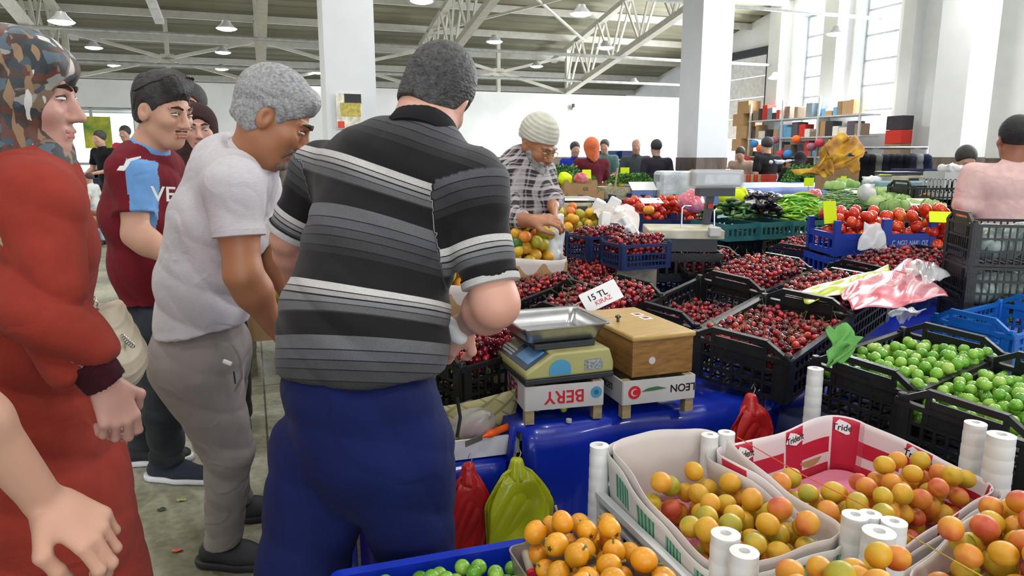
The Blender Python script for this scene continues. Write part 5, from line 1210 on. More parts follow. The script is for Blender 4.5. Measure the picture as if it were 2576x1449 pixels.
# scale on a small wooden crate ------------------------------------------------------------------
M_PLY = wood_mat('honey_plywood', srgb('#a8854c'), srgb('#c6a566'), (2, 14, 14), .35); M_PLYS = wood_mat('worn_plywood_side', srgb('#6f4e28'), srgb('#a87a40'), (3, 3, 16), .45)
M_SLAT = wood_mat('poplar_slat', srgb('#8f7a58'), srgb('#c4b088'), (3, 12, 12), .7); M_LABEL = mat('printed_white_board', srgb('#bdbab8'), .6, var=.06)
def fruit_box(name, label, org, yaw, w_, d_, leg=.045, h=.075):
    o = empty(name, org, yaw, label, 'wooden fruit box')
    for x in (-1, 1):
        for y in (-1, 1): MB().box((x*(w_/2-.015), y*(d_/2-.015), (leg+h)/2), (.028, .028, leg+h-.002)).build('corner_block', M_SLAT, o, smooth=0)
    for y in (-1, 1): MB().box((0, y*(d_/2), leg+h/2), (w_, .005, h)).build('end_board', M_LABEL, o, smooth=0)
    for x in (-1, 1): MB().box((x*(w_/2), 0, leg+h/2), (.005, d_, h)).build('side_board', M_LABEL, o, smooth=0)
    MB().box((0, 0, leg+.006), (w_-.01, d_-.01, .008)).build('base', M_SLAT, o, smooth=0)
    return o
M_RED = mat('red_print', srgb('#c4202c'), .5, var=0); M_DRED = mat('dark_red_print', srgb('#7c1f3c'), .5, var=0); M_TEAL = mat('green_print', srgb('#3d6b45'), .5, var=0); M_BLUPR = mat('blue_print', srgb('#4a8fb5'), .5, var=0)
TZ = .706
bx1 = fruit_box('fruit_box', 'small white-sided wooden box with upside-down BERY lettering under the weighing scale', (.12, 2.19, TZ), R(14), .245, .31)
Rz = lambda a: Matrix.Rotation(a, 4, 'Z')
M1 = Matrix.Translation((.0, -.158, .0835)) @ Matrix.Rotation(R(90), 4, 'X') @ Rz(math.pi)
text('BERY', .056, M1, M_RED, bx1); ms = Matrix.Translation((-.1255, 0, .0835)) @ Rz(R(-90)) @ Matrix.Rotation(R(90), 4, 'X') @ Rz(math.pi); text('BERY', .07, ms, M_DRED, bx1)
mb = MB().lathe([(.016, 0), (.018, 0), (.018, .0006), (.016, .0006)], 20); mb.cyl((0, 0, 0), (0, 0, .0006), .008); mb.build('round_mark', M_BLUPR, bx1).matrix_local = Matrix.Translation((.1, -.158, .088)) @ Matrix.Rotation(R(90), 4, 'X')
bx2 = fruit_box('fruit_box', 'white-sided wooden box with red crescent mark under the wooden cash box', (.405, 2.255, TZ), R(17), .245, .33)
mk = Matrix.Translation((-.085, -.168, .083)) @ Matrix.Rotation(R(90), 4, 'X')
MB().cyl((0, 0, 0), (0, 0, .0006), .021, n=24).build('red_roundel', M_RED, bx2).matrix_local = mk
cr_ = [(.012*math.cos(a), .012*math.sin(a)) for a in np.linspace(.7, 5.6, 16)]+[(.003+.0095*math.cos(a), .0095*math.sin(a)) for a in np.linspace(5.3, 1.0, 14)]
MB().prism(cr_, .0006, .001).build('white_crescent', M_LABEL, bx2, smooth=0).matrix_local = mk
MB().prism([(-.042, -.004), (-.02, .006), (.012, .009), (.045, .0), (.02, -.002), (-.01, -.004)], 0, .0006).build('green_leaf_mark', M_TEAL, bx2, smooth=0).matrix_local = Matrix.Translation((-.02, -.168, .087)) @ Matrix.Rotation(R(90), 4, 'X')
text('LEON', .034, Matrix.Translation((.08, -.168, .085)) @ Matrix.Rotation(R(90), 4, 'X') @ Rz(math.pi), M_IRIS, bx2)
text('LEON', .028, Matrix.Translation((-.1255, -.06, .083)) @ Rz(R(-90)) @ Matrix.Rotation(R(90), 4, 'X') @ Rz(math.pi), M_IRIS, bx2)
M_SCL = mat('olive_cream_plastic', srgb('#a5a06a'), .4, var=.06, scale=5); M_STL = mat('brushed_steel', (.55, .56, .58), .28, metal=.95, var=.05, scale=30); M_DPLAS = mat('dark_grey_plastic', (.03, .035, .04), .4)
sc0 = empty('weighing_scale', (.125, 2.19, TZ+.122), R(20), 'cream electronic weighing scale with steel tray on the BERY box', 'weighing scale')
mb = MB(); w2, d2 = .145, .15
mb.box((0, 0, .012), (.29, .30, .016)); mb.build('foot_frame', M_DPLAS, sc0, smooth=0, bevel=.003)
mb = MB(); prof = [(-.145, .02), (.145, .02), (.145, .05), (.13, .095), (-.055, .095), (-.145, .04)]
mb.prism(prof, -.15, .15, Matrix(((1, 0, 0), (0, 0, 1), (0, 1, 0)))); mb.build('housing', M_SCL, sc0, smooth=30, bevel=.007)
sl_ = math.atan2(.055, .09); Ms = Matrix.Translation((-.102, 0, .0700)) @ Matrix.Rotation(-sl_, 4, 'Y')
kp = MB().box((0, 0, 0), (.085, .26, .003)).build('keypad', mat('slate_blue_keypad', srgb('#37485c'), .4), sc0, smooth=0); kp.matrix_local = Ms
MB().box((.012, .07, .0025), (.045, .085, .003)).build('display', mat('lcd_grey', srgb('#8a8d78'), .15), kp, smooth=0); MB().box((.005, -.065, .0025), (.062, .10, .003)).build('blue_keys', mat('pale_blue_keys', srgb('#5f93c4'), .4, var=.1, scale=60), kp, smooth=0)
mb = MB()
for i in range(3):
    for j in range(7): mb.box((-.03+i*.011, .02+j*.014, .003), (.007, .009, .003))
mb.build('number_keys', M_LABEL, kp, smooth=0)
Mf = Matrix.Translation((0, -.151, .05)) @ Matrix.Rotation(R(90), 4, 'X')
mb = MB().prism([(-.035, -.022), (.035, -.022), (.035, -.005)]+[(.035*math.cos(a), -.005+.03*math.sin(a)) for a in np.linspace(.1, 3.04, 12)]+[(-.035, -.005)], 0, .001); mb.build('blue_round_sticker', M_BLUPR, sc0, smooth=0).matrix_local = Matrix.Translation((-.035, 0, 0)) @ Mf
MB().box((.075, .0, 0), (.06, .034, .001)).build('rating_sticker', mat('rating_sticker', srgb('#8a8f8f'), .5, var=.5, scale=140), sc0, smooth=0).matrix_local = Mf
MB().box((0, .0, .105), (.20, .22, .02)).build('platform_support', M_DPLAS, sc0, smooth=0, bevel=.004)
tm = MB(); a, b = .14, .125; h = .045
def rr(a, b, r, n=5):
    P = []
    for cx, cy, t0 in ((a-r, b-r, 0), (-a+r, b-r, 90), (-a+r, -b+r, 180), (a-r, -b+r, 270)):
        for k in range(n+1): t_ = R(t0+90*k/n); P.append((cx+r*math.cos(t_), cy+r*math.sin(t_)))
    return P
rings = [(rr(.115, .10, .02), .118), (rr(.118, .103, .02), .120), (rr(.138, .124, .02), .168), (rr(.148, .134, .022), .170), (rr(.148, .134, .022), .166), (rr(.136, .122, .02), .164), (rr(.112, .098, .02), .1225)]
def rings_mesh(mb, rings, capb=True, capt=True):
    n = len(rings[0][0]); P = []
    for pl, z in rings: P += [(x, y, z) for x, y in pl]
    f = [(j*n+i, j*n+(i+1) % n, (j+1)*n+(i+1) % n, (j+1)*n+i) for j in range(len(rings)-1) for i in range(n)]
    if capb: f.append(tuple(range(n-1, -1, -1)))
    if capt: f.append(tuple((len(rings)-1)*n+k for k in range(n)))
    return mb.raw([Vector(p) for p in P], f)
tr_ = rings_mesh(MB(), rings).build('steel_tray', M_STL, sc0, smooth=50)
cb = empty('cash_box', (.405, 2.30, TZ+.122), R(20), 'worn wooden cash box with knobbed lid and two small stickers', 'cash box')
MB().box((0, 0, .057), (.215, .37, .114)).build('body', M_PLYS, cb, smooth=0, bevel=.003)
MB().box((0, -.0, .123), (.225, .385, .018)).build('lid', M_PLY, cb, smooth=30, bevel=.006)
MB().lathe([(.005, .131), (.005, .145), (.010, .147), (.010, .153), (.004, .156)], 14, None, (-.06, .0, 0)).build('knob', mat('dark_metal_knob', (.12, .1, .09), .3, metal=.7), cb)
for k in range(2): MB().box((.055+k*.0, .02+k*.055, .1325), (.035, .04, .001)).build('sticker', M_PAPER, cb, smooth=0); MB().box((.055, .02+k*.055, .1332), (.02, .02, .001)).build('sticker_print', mat('maroon_print', (.2, .03, .05), .6), cb, smooth=0)
MB().lathe([(.0001, 0), (.012, 0), (.012, .001), (.0001, .001)], 10, Matrix.Rotation(R(90), 3, 'X'), (-.04, -.186, .05)).build('paint_spot', M_LABEL, cb)
def bag(name, label, c, size, m, seed, tilt=(0, 0, 0), amp=.02, cat='plastic bag', handles=False, res=.006, flat=1.0, group=None):
    """a crumpled thin bag"""
    s_ = SDF(res); rs = np.random.default_rng(seed); E = Euler(tilt).to_matrix(); sx, sy, sz = size
    r_ = min(size)/2*.9; kk = min(.04, r_*.7)
    for k in range(7):
        p = Vector((rs.uniform(-.5, .5)*(sx-2*r_*.8), rs.uniform(-.5, .5)*(sy-2*r_*.8), rs.uniform(-.5, .5)*max(0, sz-2*r_))); s_.sph(Vector(c)+E @ p, r_*rs.uniform(.8, 1.1), kk)
    s_.sph(Vector(c), 1, .03, F=E, sc=(sx/2, sy/2, sz/2*flat)) if False else None
    for k in range(3):
        p = Vector((rs.uniform(-.5, .5)*sx, rs.uniform(-.5, .5)*sy, sz*.5)); s_.cap(Vector(c), Vector(c)+E @ p, r_*.8, r_*.25, kk)
    o = smesh(name, s_, m, None, folds=lambda P: waves(P, (.7, .2, .6), 70, amp*.35, 7, seed)+waves(P, (-.4, .8, .3), 120, amp*.25, 9, seed+1)+waves(P, (.2, -.5, .8), 45, amp*.4, 5, seed+2))
    center(o); return tag(o, label, cat, group)
M_BAGW = mat('white_bag_film', srgb('#dfe0e2'), .3, var=.02, trans=.0, alpha=.9); M_BAGC = mat('clear_bag_film', (.85, .85, .87), .18, var=0, alpha=.38, coat=.5); M_BAGY = mat('lime_bag_film', srgb('#b7c01c'), .22, var=.08, coat=.4); M_BAGR = mat('red_bag_film', srgb('#b8201f'), .35, var=.1, coat=.2)
M_BAGP = mat('pink_bag_film', srgb('#dc4a62'), .2, var=.1, alpha=.85, coat=.5, col2=srgb('#e8a0ac'), scale=14)
o = bag('plastic_bag', 'crumpled lime yellow plastic bags lying below the BERY box', (.13, 2.14, .725), (.15, .10, .03), M_BAGY, 3, amp=.012); 
# tarp corner knots, bottle cap
tag(center(MB().cyl(W(1431, 1062, z=.705), W(1431, 1062, z=.705)+Vector((0, 0, .01)), .009, n=14).build('bottle_cap', M_LABEL)), 'small white bottle cap on the blue tarp before the BERY box', 'bottle cap')
# green plums ------------------------------------------------------------------------------------
M_PLUM = fmat('green_plum_skin', [(0, srgb('#4f8a1c')), (.4, srgb('#6ba52c')), (.75, srgb('#86b840')), (1, srgb('#a3bf55'))], .28, 18, .3, .1, .5)
PR = .0172
ME_PL = fruit_mesh('green_plum', sphf(PR, 1.02, .99, .97, dim=.12, crease=.02), 24, 16, [M_PLUM])
PCR = crate_parts(.50, .34, .15, M_BLKP)
def plum_crate(lb, c, Rm, n, seed, floor, sc=(1, 1, 1), top=None):
    place_crate(PCR, 'black_crate', 'black plastic crate of green plums, '+lb, c, Rm, sc)
    M = Rm.to_4x4() @ Matrix.Diagonal((*sc, 1)); M.translation = Vector(c)-Rm @ Vector((0, 0, .15))
    P = drop(.475, .315, PR/min(sc[:2])*1.0, floor, n, seed, 40)
    scatter('green_plum', ME_PL, P, M, 'round green plum in the black crate, '+lb, 'plum', 'green plums in the black crate, '+lb, crs, .12)
plum_crate('left one with the green cloth on its edge', W(2290, 905, z=.885), rot3(R(33), R(3), R(3)), 190, 11, lambda x, y: .075-.16*y+.03*math.cos(x*6), (1.02, 1.0, 1))
plum_crate('right one running out of the picture', W(2545, 1000, z=.875), rot3(R(33), R(3), R(3)), 165, 12, lambda x, y: .080-.10*y+.03*math.cos(x*6), (1.0, 1.0, 1))
AZ = crate_parts(.46, .30, .13, M_SKYP)
place_crate(AZ, 'azure_crate', 'azure blue plastic crate with a few green plums at the right edge', W(2530, 800, z=.88), rot3(R(28), R(2), R(2)), (1, 1, 1), H_=.13)
Mz = rot3(R(28), R(2), R(2)).to_4x4(); Mz.translation = W(2530, 800, z=.75)
scatter('green_plum', ME_PL, drop(.42, .27, PR, lambda x, y: .02, 26, 8, 20), Mz, 'green plum lying in the azure blue crate', 'plum', 'green plums in the azure crate', crs)
# green cloth over the crate edge
M_GRC = mat('green_microfibre', srgb('#5f9e4c'), .95, bump=.6, bscale=300)
gc_ = empty('cleaning_cloth', (0, 0, 0), 0, 'crumpled green cleaning cloth hung over the corner of the plum crate', 'cloth'); 
def fold_sheet(parent, name, c, m, amp, seed):
    c = [Vector(q) for q in c]; ph = np.random.default_rng(seed).uniform(0, 6, 6)
    fn = lambda a, b: (c[0]*(1-a)+c[1]*a)*(1-b)+(c[3]*(1-a)+c[2]*a)*b+Vector((amp*math.sin(b*7+ph[0]+a*3), -amp*abs(math.sin(a*6+ph[1]+b*4))*1.6, amp*math.sin(a*8+ph[2]+b*5)))
    return MB().grid(fn, 30, 26).build(name, m, parent, smooth=80, solid=.004)
fold_sheet(gc_, 'upper_fold', (W(2080, 828, z=.955), W(2128, 815, z=.955), W(2168, 855, z=.93), W(2088, 878, z=.91)), M_GRC, .008, 1)
fold_sheet(gc_, 'lower_fold', (W(2092, 868, 2.0), W(2160, 856, 2.02), W(2125, 905, 1.95), W(2070, 918, 1.93)), M_GRC, .007, 2)
# apricots ---------------------------------------------------------------------------------------
M_APR = fmat('apricot_skin', [(0, srgb('#9c9426')), (.2, srgb('#bd9f20')), (.5, srgb('#cf9a20')), (.74, srgb('#d18a28')), (.9, srgb('#c96a34')), (1, srgb('#b84a30'))], .5, 17, .06, .12, .5, bump=.05)
AR = .0225
ME_AP = fruit_mesh('apricot', sphf(AR, 1.0, .95, 1.08, dim=.14, crease=.06), 26, 18, [M_APR])
def liner(mb_parts, a, b, r, zs, flare, hvar, n=10, seed=0):
    """paper wall round a box: returns grid function over (s, t)"""
    raw_ = rr(a, b, r, n); raw_.append(raw_[0]); cum = [0]
    for q in range(1, len(raw_)): cum.append(cum[-1]+math.hypot(raw_[q][0]-raw_[q-1][0], raw_[q][1]-raw_[q-1][1]))
    m = 160; ts = np.arange(m)/m*cum[-1]; pl = list(zip(np.interp(ts, cum, [q[0] for q in raw_]), np.interp(ts, cum, [q[1] for q in raw_])))
    def fn(s, t):
        k = s*m; i = int(k) % m; f = k-int(k); x = pl[i][0]*(1-f)+pl[(i+1) % m][0]*f; y = pl[i][1]*(1-f)+pl[(i+1) % m][1]*f
        e = 1+flare*t; top = zs[1]+hvar(s); return (x*e+.003*math.sin(s*60+seed)*t, y*e+.003*math.cos(s*47+seed)*t, zs[0]+(top-zs[0])*t)
    return fn
def attr_grid(name, fn, nu, nv_, m, parent, thick=.0015):
    mb = MB().grid(fn, nu, nv_, closeu=True); o = mb.build(name, m, parent, smooth=60, solid=thick)
    for nm, vals in (('s', [i/nu for j in range(nv_) for i in range(nu)]), ('t', [j/(nv_-1) for j in range(nv_) for i in range(nu)])):
        at = o.data.attributes.new(nm, 'FLOAT', 'POINT'); at.data.foreach_set('value', vals)
    return o
M_PINKP = mat('pink_paper', srgb('#d67f98'), .8, var=.08, scale=5); M_GREYP = mat('grey_white_paper', srgb('#cbc2bd'), .75, var=.03)
def trident_paper():
    m, t, p = nt('red_and_white_printed_paper'); s_ = N(t, 'ShaderNodeAttribute', attribute_name='s').outputs['Fac']; v = N(t, 'ShaderNodeAttribute', attribute_name='t').outputs['Fac']
    f = mth(t, 'FRACT', mth(t, 'MULTIPLY', s_, 9.0))
    inpanel = mth(t, 'LESS_THAN', f, .36); band = mth(t, 'MULTIPLY', mth(t, 'GREATER_THAN', v, .34), mth(t, 'LESS_THAN', v, .62)); lowb = mth(t, 'LESS_THAN', v, .16)
    gap = mth(t, 'MULTIPLY', mth(t, 'GREATER_THAN', f, .36), mth(t, 'LESS_THAN', f, .40)); upper = mth(t, 'LESS_THAN', v, .97)
    red = mth(t, 'MULTIPLY', mth(t, 'MULTIPLY', mth(t, 'MAXIMUM', mth(t, 'MAXIMUM', inpanel, band), lowb), mth(t, 'SUBTRACT', 1, gap)), upper)
    L(t, mixc(t, red, srgb('#d9ccce'), srgb('#b51636')), p.inputs['Base Color']); p.inputs['Roughness'].default_value = .5; return m
def trim_paper():
    m, t, p = nt('white_and_mint_printed_paper'); s_ = N(t, 'ShaderNodeAttribute', attribute_name='s').outputs['Fac']; v = N(t, 'ShaderNodeAttribute', attribute_name='t').outputs['Fac']
    f = mth(t, 'FRACT', mth(t, 'MULTIPLY', s_, 14.0)); g1 = mth(t, 'MULTIPLY', mth(t, 'LESS_THAN', f, .6), mth(t, 'MULTIPLY', mth(t, 'GREATER_THAN', v, .5), mth(t, 'LESS_THAN', v, .85))); g2 = mth(t, 'LESS_THAN', mth(t, 'FRACT', mth(t, 'MULTIPLY', s_, 110.0)), .45)
    c = mixc(t, mth(t, 'MULTIPLY', g1, g2), mixc(t, g1, srgb('#cfcdca'), srgb('#7fb59c')), srgb('#3c7a5e'))
    geo = N(t, 'ShaderNodeNewGeometry'); L(t, c, p.inputs['Base Color']); p.inputs['Roughness'].default_value = .6; return m
M_TRI = trident_paper(); M_MINT = trim_paper()
def apricot_box(lb, c, yaw, a, b, hw, floor, n, seed, m_in, m_out, hvar, base=M_PINKP, rlab='apricot', me=None, r_=AR, bz=.69, tl=0, region=None):
    Rm = rot3(yaw, 0, R(tl)); M = Rm.to_4x4(); M.translation = Vector((c[0], c[1], bz)); o = empty('fruit_tray', (0, 0, 0), 0, lb, 'fruit tray'); o.matrix_world = M
    mb = MB(); rings_mesh(mb, [(rr(a, b, .03), 0), (rr(a*1.02, b*1.02, .03), .055), (rr(a*1.02-.006, b*1.02-.006, .028), .055), (rr(a-.006, b-.006, .028), .006)]); mb.build('cardboard_tray', M_CARD, o, smooth=30)
    ln = attr_grid('paper_lining', liner(None, a*.97, b*.97, .05, (.012, hw), .07, hvar, seed=seed), 96, 9, m_in, o)
    if m_out: ob = attr_grid('printed_outer_sheet', liner(None, a*1.035, b*1.035, .05, (.0, hw-.012), .06, hvar, seed=seed+1), 96, 7, m_out, o)
    MB().prism(rr(a*.965, b*.965, .05), .009, .012).build('bottom_paper', base, o, smooth=0)
    P = drop(2*a*.95, 2*b*.95, r_*1.04, floor, n, seed, 60, region=region)
    P = [p for p in P if (abs(p[0])/(a*.99))**5+(abs(p[1])/(b*.99))**5 < .98-.5*r_]
    return o, M, P
UA = Vector((-SR, CR, 0))
mk_ = mat('black_ink', (.01, .01, .01), .5, var=0)
H1 = lambda s: .012*math.sin(s*19+1)+.03*max(0, math.sin(s*6.28))-.05*max(0, math.cos((s-.64)*6.28))
# pink box: fruit heaped towards the near and left sides, bare pink paper at the back
def fl1(x, y): return .014
o1, M1_, P1 = apricot_box('open tray lined with red and white printed paper, apricots heaped along its near side', (.745, 1.46), R(33), .245, .185, .135, fl1, 84, 21, M_TRI, M_GREYP, H1, region=lambda x, y: y < -.02-.12*x or (x < -.14 and y < .13))
scatter('apricot', ME_AP, P1, M1_, 'ripe yellow and red apricot in the tray lined with red and white paper', 'apricot', 'apricots in the red and white lined tray', crs, .16)
for k, (s__, tx_) in enumerate(((.02, 'Trident'), (.13, 'Trident'), (.24, 'Trident'), (.80, 'Trident'), (.91, 'Trident'))):
    fn = liner(None, .245*.97, .185*.97, .05, (.012, .135), .07, H1, seed=21)
    s__ = (round(s__*9)+.18)/9
    p, q, r2 = Vector(fn(s__, .8)), Vector(fn(s__+.01, .8)), Vector(fn(s__, .95)); inn = Vector((-p.x, -p.y, 0)).normalized()*.004
    Mt = TM(p+inn, -(q-p), r2-p)
    MB().prism([(-.036, -.004), (-.018, .020), (.004, .013), (.040, -.008), (.004, -.018)], -.001, 0).build('white_logo_patch', M_PAPER, o1, smooth=0).matrix_local = Mt
    text(tx_, .023, Mt @ Matrix.Translation((.001, -.001, .0005)), mk_, o1, 'lining_lettering', ext=.0003)
# grey-lined box in a white plastic crate
WHT = crate_parts(.45, .31, .15, M_WHTP, 'window')
WC = (.395, 1.30)
place_crate(WHT, 'white_crate', 'white plastic crate holding the grey paper-lined apricot tray', Vector((WC[0], WC[1], .785)), rot3(R(-70)), (1, 1, .68), H_=.15)
def fl2(x, y): return .014+.02*max(0, x*4)
o2, M2_, P2 = apricot_box('tray lined with plain grey-white paper, half full of apricots', (WC[0]+.01, WC[1]+.005), R(-70), .20, .135, .13, fl2, 58, 22, M_GREYP, M_MINT, lambda s: .010*math.sin(s*12+2)+.04*max(0, math.cos((s-.42)*6.28))-.02*max(0, math.cos((s-.92)*6.28)), bz=.72, region=lambda x, y: x > -.11 and (x+.01)**2+(y+.09)**2 > .0045)
scatter('apricot', ME_AP, P2, M2_, 'yellow-orange apricot in the grey-lined tray inside the white crate', 'apricot', 'apricots in the grey-lined tray', crs, .16)
o3, M3_, P3 = apricot_box('heaped apricot tray cut off by the right edge, white lining with red corner marks', (.955, 1.09), R(33), .22, .17, .125, lambda x, y: .055+.025*math.cos(x*6)*math.cos(y*7), 128, 23, M_GREYP, M_GREYP, lambda s: .01*math.sin(s*15)-.03*max(0, math.cos((s-.42)*6.28)))
scatter('apricot', ME_AP, P3, M3_, 'large yellow apricot in the heaped tray at the right edge', 'apricot', 'apricots in the right-hand heaped tray', crs, .1)
o4, M4_, P4 = apricot_box('apricot tray at the very bottom edge between the white crate and right tray', (.515, .925), R(20), .15, .11, .12, lambda x, y: .075+.02*math.cos(x*7), 48, 24, M_GREYP, M_MINT, lambda s: .01*math.sin(s*11))
scatter('apricot', ME_AP, P4, M4_, 'yellow apricot in the tray at the bottom edge of the picture', 'apricot', 'apricots in the bottom tray', crs, .12)
# white stacking tubes at the corners
M_TUBE = mat('white_foam_plastic', srgb('#dcdcda'), .5, var=.02, bump=.15, bscale=40)
tb = MB(); prof = [(.0, .0), (.022, .0)]
for k in range(6): prof += [(.0228-.0003*k, .004+k*.016), (.0228-.0003*k, .013+k*.016), (.0221-.0003*k, .0148+k*.016), (.0221-.0003*k, .0162+k*.016)]
prof += [(.021, .105), (.008, .106), (.0075, .101), (0.0001, .101)]
TB = tb.lathe(prof, 22).build('stacking_tube', M_TUBE, None, smooth=35)
TUB = [(1508, 1118, 1.0, 1.45, 'tall one at the white crate\'s left corner'), (1786, 1092, .9, .8, 'left of the pair by the red bag'), (1828, 1086, .9, .8, 'right of the pair by the red bag'), (2052, 925, 1.05, 1.2, 'behind the printed lining near the green cloth'),
       (2455, 1062, 1.1, 1.35, 'tall one before the green plums'), (2520, 1092, 1.35, 1.1, 'thick one at the right below the plums'), (1826, 1340, 1.15, 1.35, 'big one at the near side of the grey-lined tray'), (1873, 1385, 1.1, 1.1, 'lower one touching the grey-lined tray'),
       (2152, 1293, 1.05, 1.2, 'left of the cluster between the trays'), (2190, 1290, .9, .8, 'back of the cluster between the trays'), (2212, 1335, 1.25, 1.1, 'front of the cluster between the trays'), (2250, 1310, 1.0, 1.25, 'right of the cluster between the trays')]
for k, (x, y, s_, sz, lb) in enumerate(TUB):
    o = TB if k == 0 else dup(TB); top = W(x, y, z=.885 if k not in (3, 4, 5) else .90); h = max(.12, .106*s_*sz)
    zz = top.z-.691; o.location = (top.x, top.y, .691); o.scale = (s_, s_, zz/.106); o.rotation_euler = (0, 0, k*.7)
    tag(o, 'white ribbed plastic stacking tube, '+lb, 'stacking tube')
# strings
for pts, lb, c in (((W(1855, 1100, z=.88), W(2010, 1190, z=.905), W(2200, 1285, z=.88)), 'thin orange string stretched over the apricots of the red and white tray', '#c9583a'), ((W(2285, 1345, z=.86), W(2400, 1410, z=.885), W(2560, 1500, z=.86)), 'thin yellow string across the right-hand apricots', '#b39a30')):
    tag(center(MB().tube(pts, .0012).build('string', mat('string'+c, srgb(c), .7))), lb, 'string')
# loquats ----------------------------------------------------------------------------------------
M_LOQ = fmat('loquat_skin', [(0, srgb('#c98a12')), (.5, srgb('#dd9a14')), (1, srgb('#d07a14'))], .42, 14, .15, .12, .4)
LR = .0215
ME_LQ = fruit_mesh('loquat', sphf(LR, .97, .97, 1.12, dimb=.12), 24, 18, [M_LOQ])
cx = MB()
for k in range(5): a = k*1.2566; cx.prism([(.001, -.0018), (.0065, 0), (.001, .0018)], -.0006, .0006, Matrix.Rotation(a, 3, 'Z'), (0, 0, -LR*1.02))
cx.lathe([(.0001, -LR*1.0-.0015), (.003, -LR-.001), (.003, -LR)], 8)
q_ = cx.build('calyx', mat('brown_calyx', srgb('#4a3418'), .8)); ME_CX = q_.data; bpy.data.objects.remove(q_)
q_ = MB().tube([(0, 0, LR*1.05), (.001, 0, LR*1.3), (.004, 0, LR*1.6)], [.0022, .002, .0028], 7).build('twig', mat('loquat_twig', srgb('#7d7a3c'), .8)); ME_LS = q_.data; bpy.data.objects.remove(q_)
lt = empty('punnet_tray', (.150, 1.14, .695), R(20), 'open clear tray heaped with loquats beside the white crate', 'fruit tray')
rings_mesh(MB(), [(rr(.10, .16, .02), 0), (rr(.11, .17, .02), .06), (rr(.107, .167, .02), .06), (rr(.097, .157, .02), .004)]).build('plastic_tray', mat('cloudy_brown_plastic', srgb('#8d8178'), .25, var=.1, alpha=.75), lt, smooth=40)
Ml = lt.matrix_basis.copy(); P = drop(.2, .32, LR*1.05, lambda x, y: .025+.03*math.cos(x*9)*math.cos(y*5), 44, 31, 60); Ml = Matrix.Translation(lt.location) @ Matrix.Rotation(R(20), 4, 'Z')
lq = scatter('loquat', ME_LQ, P, Ml, 'orange loquat in the clear tray beside the white crate', 'loquat', 'loquats in the clear tray', crs, .12, child=[('calyx', ME_CX), ('twig', ME_LS)])
# low blue tray of plums, bottom ------------------------------------------------------------------
tb_ = stall('market_stall', 'low table at the bottom edge, tray of green plums with raised royal blue tarp rim', 0, 0, .40, .60, .60, M_TARP, .3, (-.125, .72))
o = empty('plum_tray', (0, 0, 0), 0, 'shallow blue tarp-lined tray with a few green plums at the bottom edge', 'tray'); Mt = Matrix.Translation((-.085, 1.095, .605)) @ Matrix.Rotation(R(18), 4, 'Z'); o.matrix_world = Mt
rings_mesh(MB(), [(rr(.205, .245, .02), 0), (rr(.21, .25, .02), .085), (rr(.205, .245, .02), .095), (rr(.192, .232, .02), .088), (rr(.188, .228, .02), .006)]).build('rim', M_TARP, o, smooth=40)
P = drop(.36, .44, PR*1.02, lambda x, y: .042+.015*math.cos(x*5), 110, 33, 30); scatter('green_plum', ME_PL, P, Mt, 'green plum in the blue tarp-lined tray at the bottom', 'plum', 'green plums in the blue tray', crs, .1)
# red-capped marker tube lying there
a, b = W(1318, 1382, z=.735), W(1336, 1440, z=.735); mb = MB().cyl(a, b, .0085, n=14); o = tag(mb.build('glue_tube', mat('dirty_cream_tube', srgb('#a99a88'), .5)), 'cream tube with red cap lying between the green plums and loquats', 'tube'); MB().cyl(a+(a-b)*.12, a, .0092, n=14).build('cap', M_RED, o); MB().cyl(b, b+(b-a)*.14, .0088, n=14).build('red_end', M_RED, o); center(o) if False else None
# side table things ------------------------------------------------------------------------------
wb = empty('foam_box', (0, 0, 0), 0, 'low white box holding a clear bag, right of the striped polo man', 'box'); bc = W(1225, 1090, z=.66); bc = Vector((-.100, 2.0, .66)); Mb = Matrix.Translation((-.110, 2.075, .607)) @ Matrix.Rotation(R(17), 4, 'Z'); wb.matrix_world = Mb
rings_mesh(MB(), [(rr(.12, .07, .006), 0), (rr(.12, .07, .006), .06), (rr(.112, .062, .005), .06), (rr(.112, .062, .005), .008)]).build('box_shell', M_PAPER, wb, smooth=30)
o = bag('plastic_bag', 'knotted clear plastic bag of pinkish onions standing in the low white box', (bc.x-.02, bc.y+.07, .69), (.12, .11, .09), M_BAGC, 9, amp=.012)
s_ = SDF(.004); s_.sph((bc.x-.02, bc.y+.075, .665), .034, .01); s_.sph((bc.x+.02, bc.y+.05, .66), .03, .01); tag(center(smesh('onion', s_, mat('pink_onion', srgb('#9a5a62'), .4), None)), 'pinkish onion seen through the clear bag in the low white box', 'onion')
kn = empty('knife', (0, 0, 0), 0, 'knife with orange handle resting on the rim of the low white box', 'knife'); a, b = W(1280, 1072, z=.685), W(1213, 1100, z=.68)
s_ = SDF(.003); s_.cap(a, a.lerp(b, .7), .011, .010, .01); s_.cap(a.lerp(b, .7), b, .010, .003, .01); smesh('handle', s_, mat('orange_plastic', srgb('#e85a10'), .35), kn); c = b+(b-a)*.6
MB().bar(b, c, .002, .018).build('blade', M_STL, kn, smooth=0)
pb = empty('paper_lined_box', (0, 0, 0), 0, 'crate lined with beige printed paper holding green plums, left of the scale', 'box'); Mp = Matrix.Translation((-.225, 2.40, .607)) @ Matrix.Rotation(R(20), 4, 'Z'); pb.matrix_world = Mp
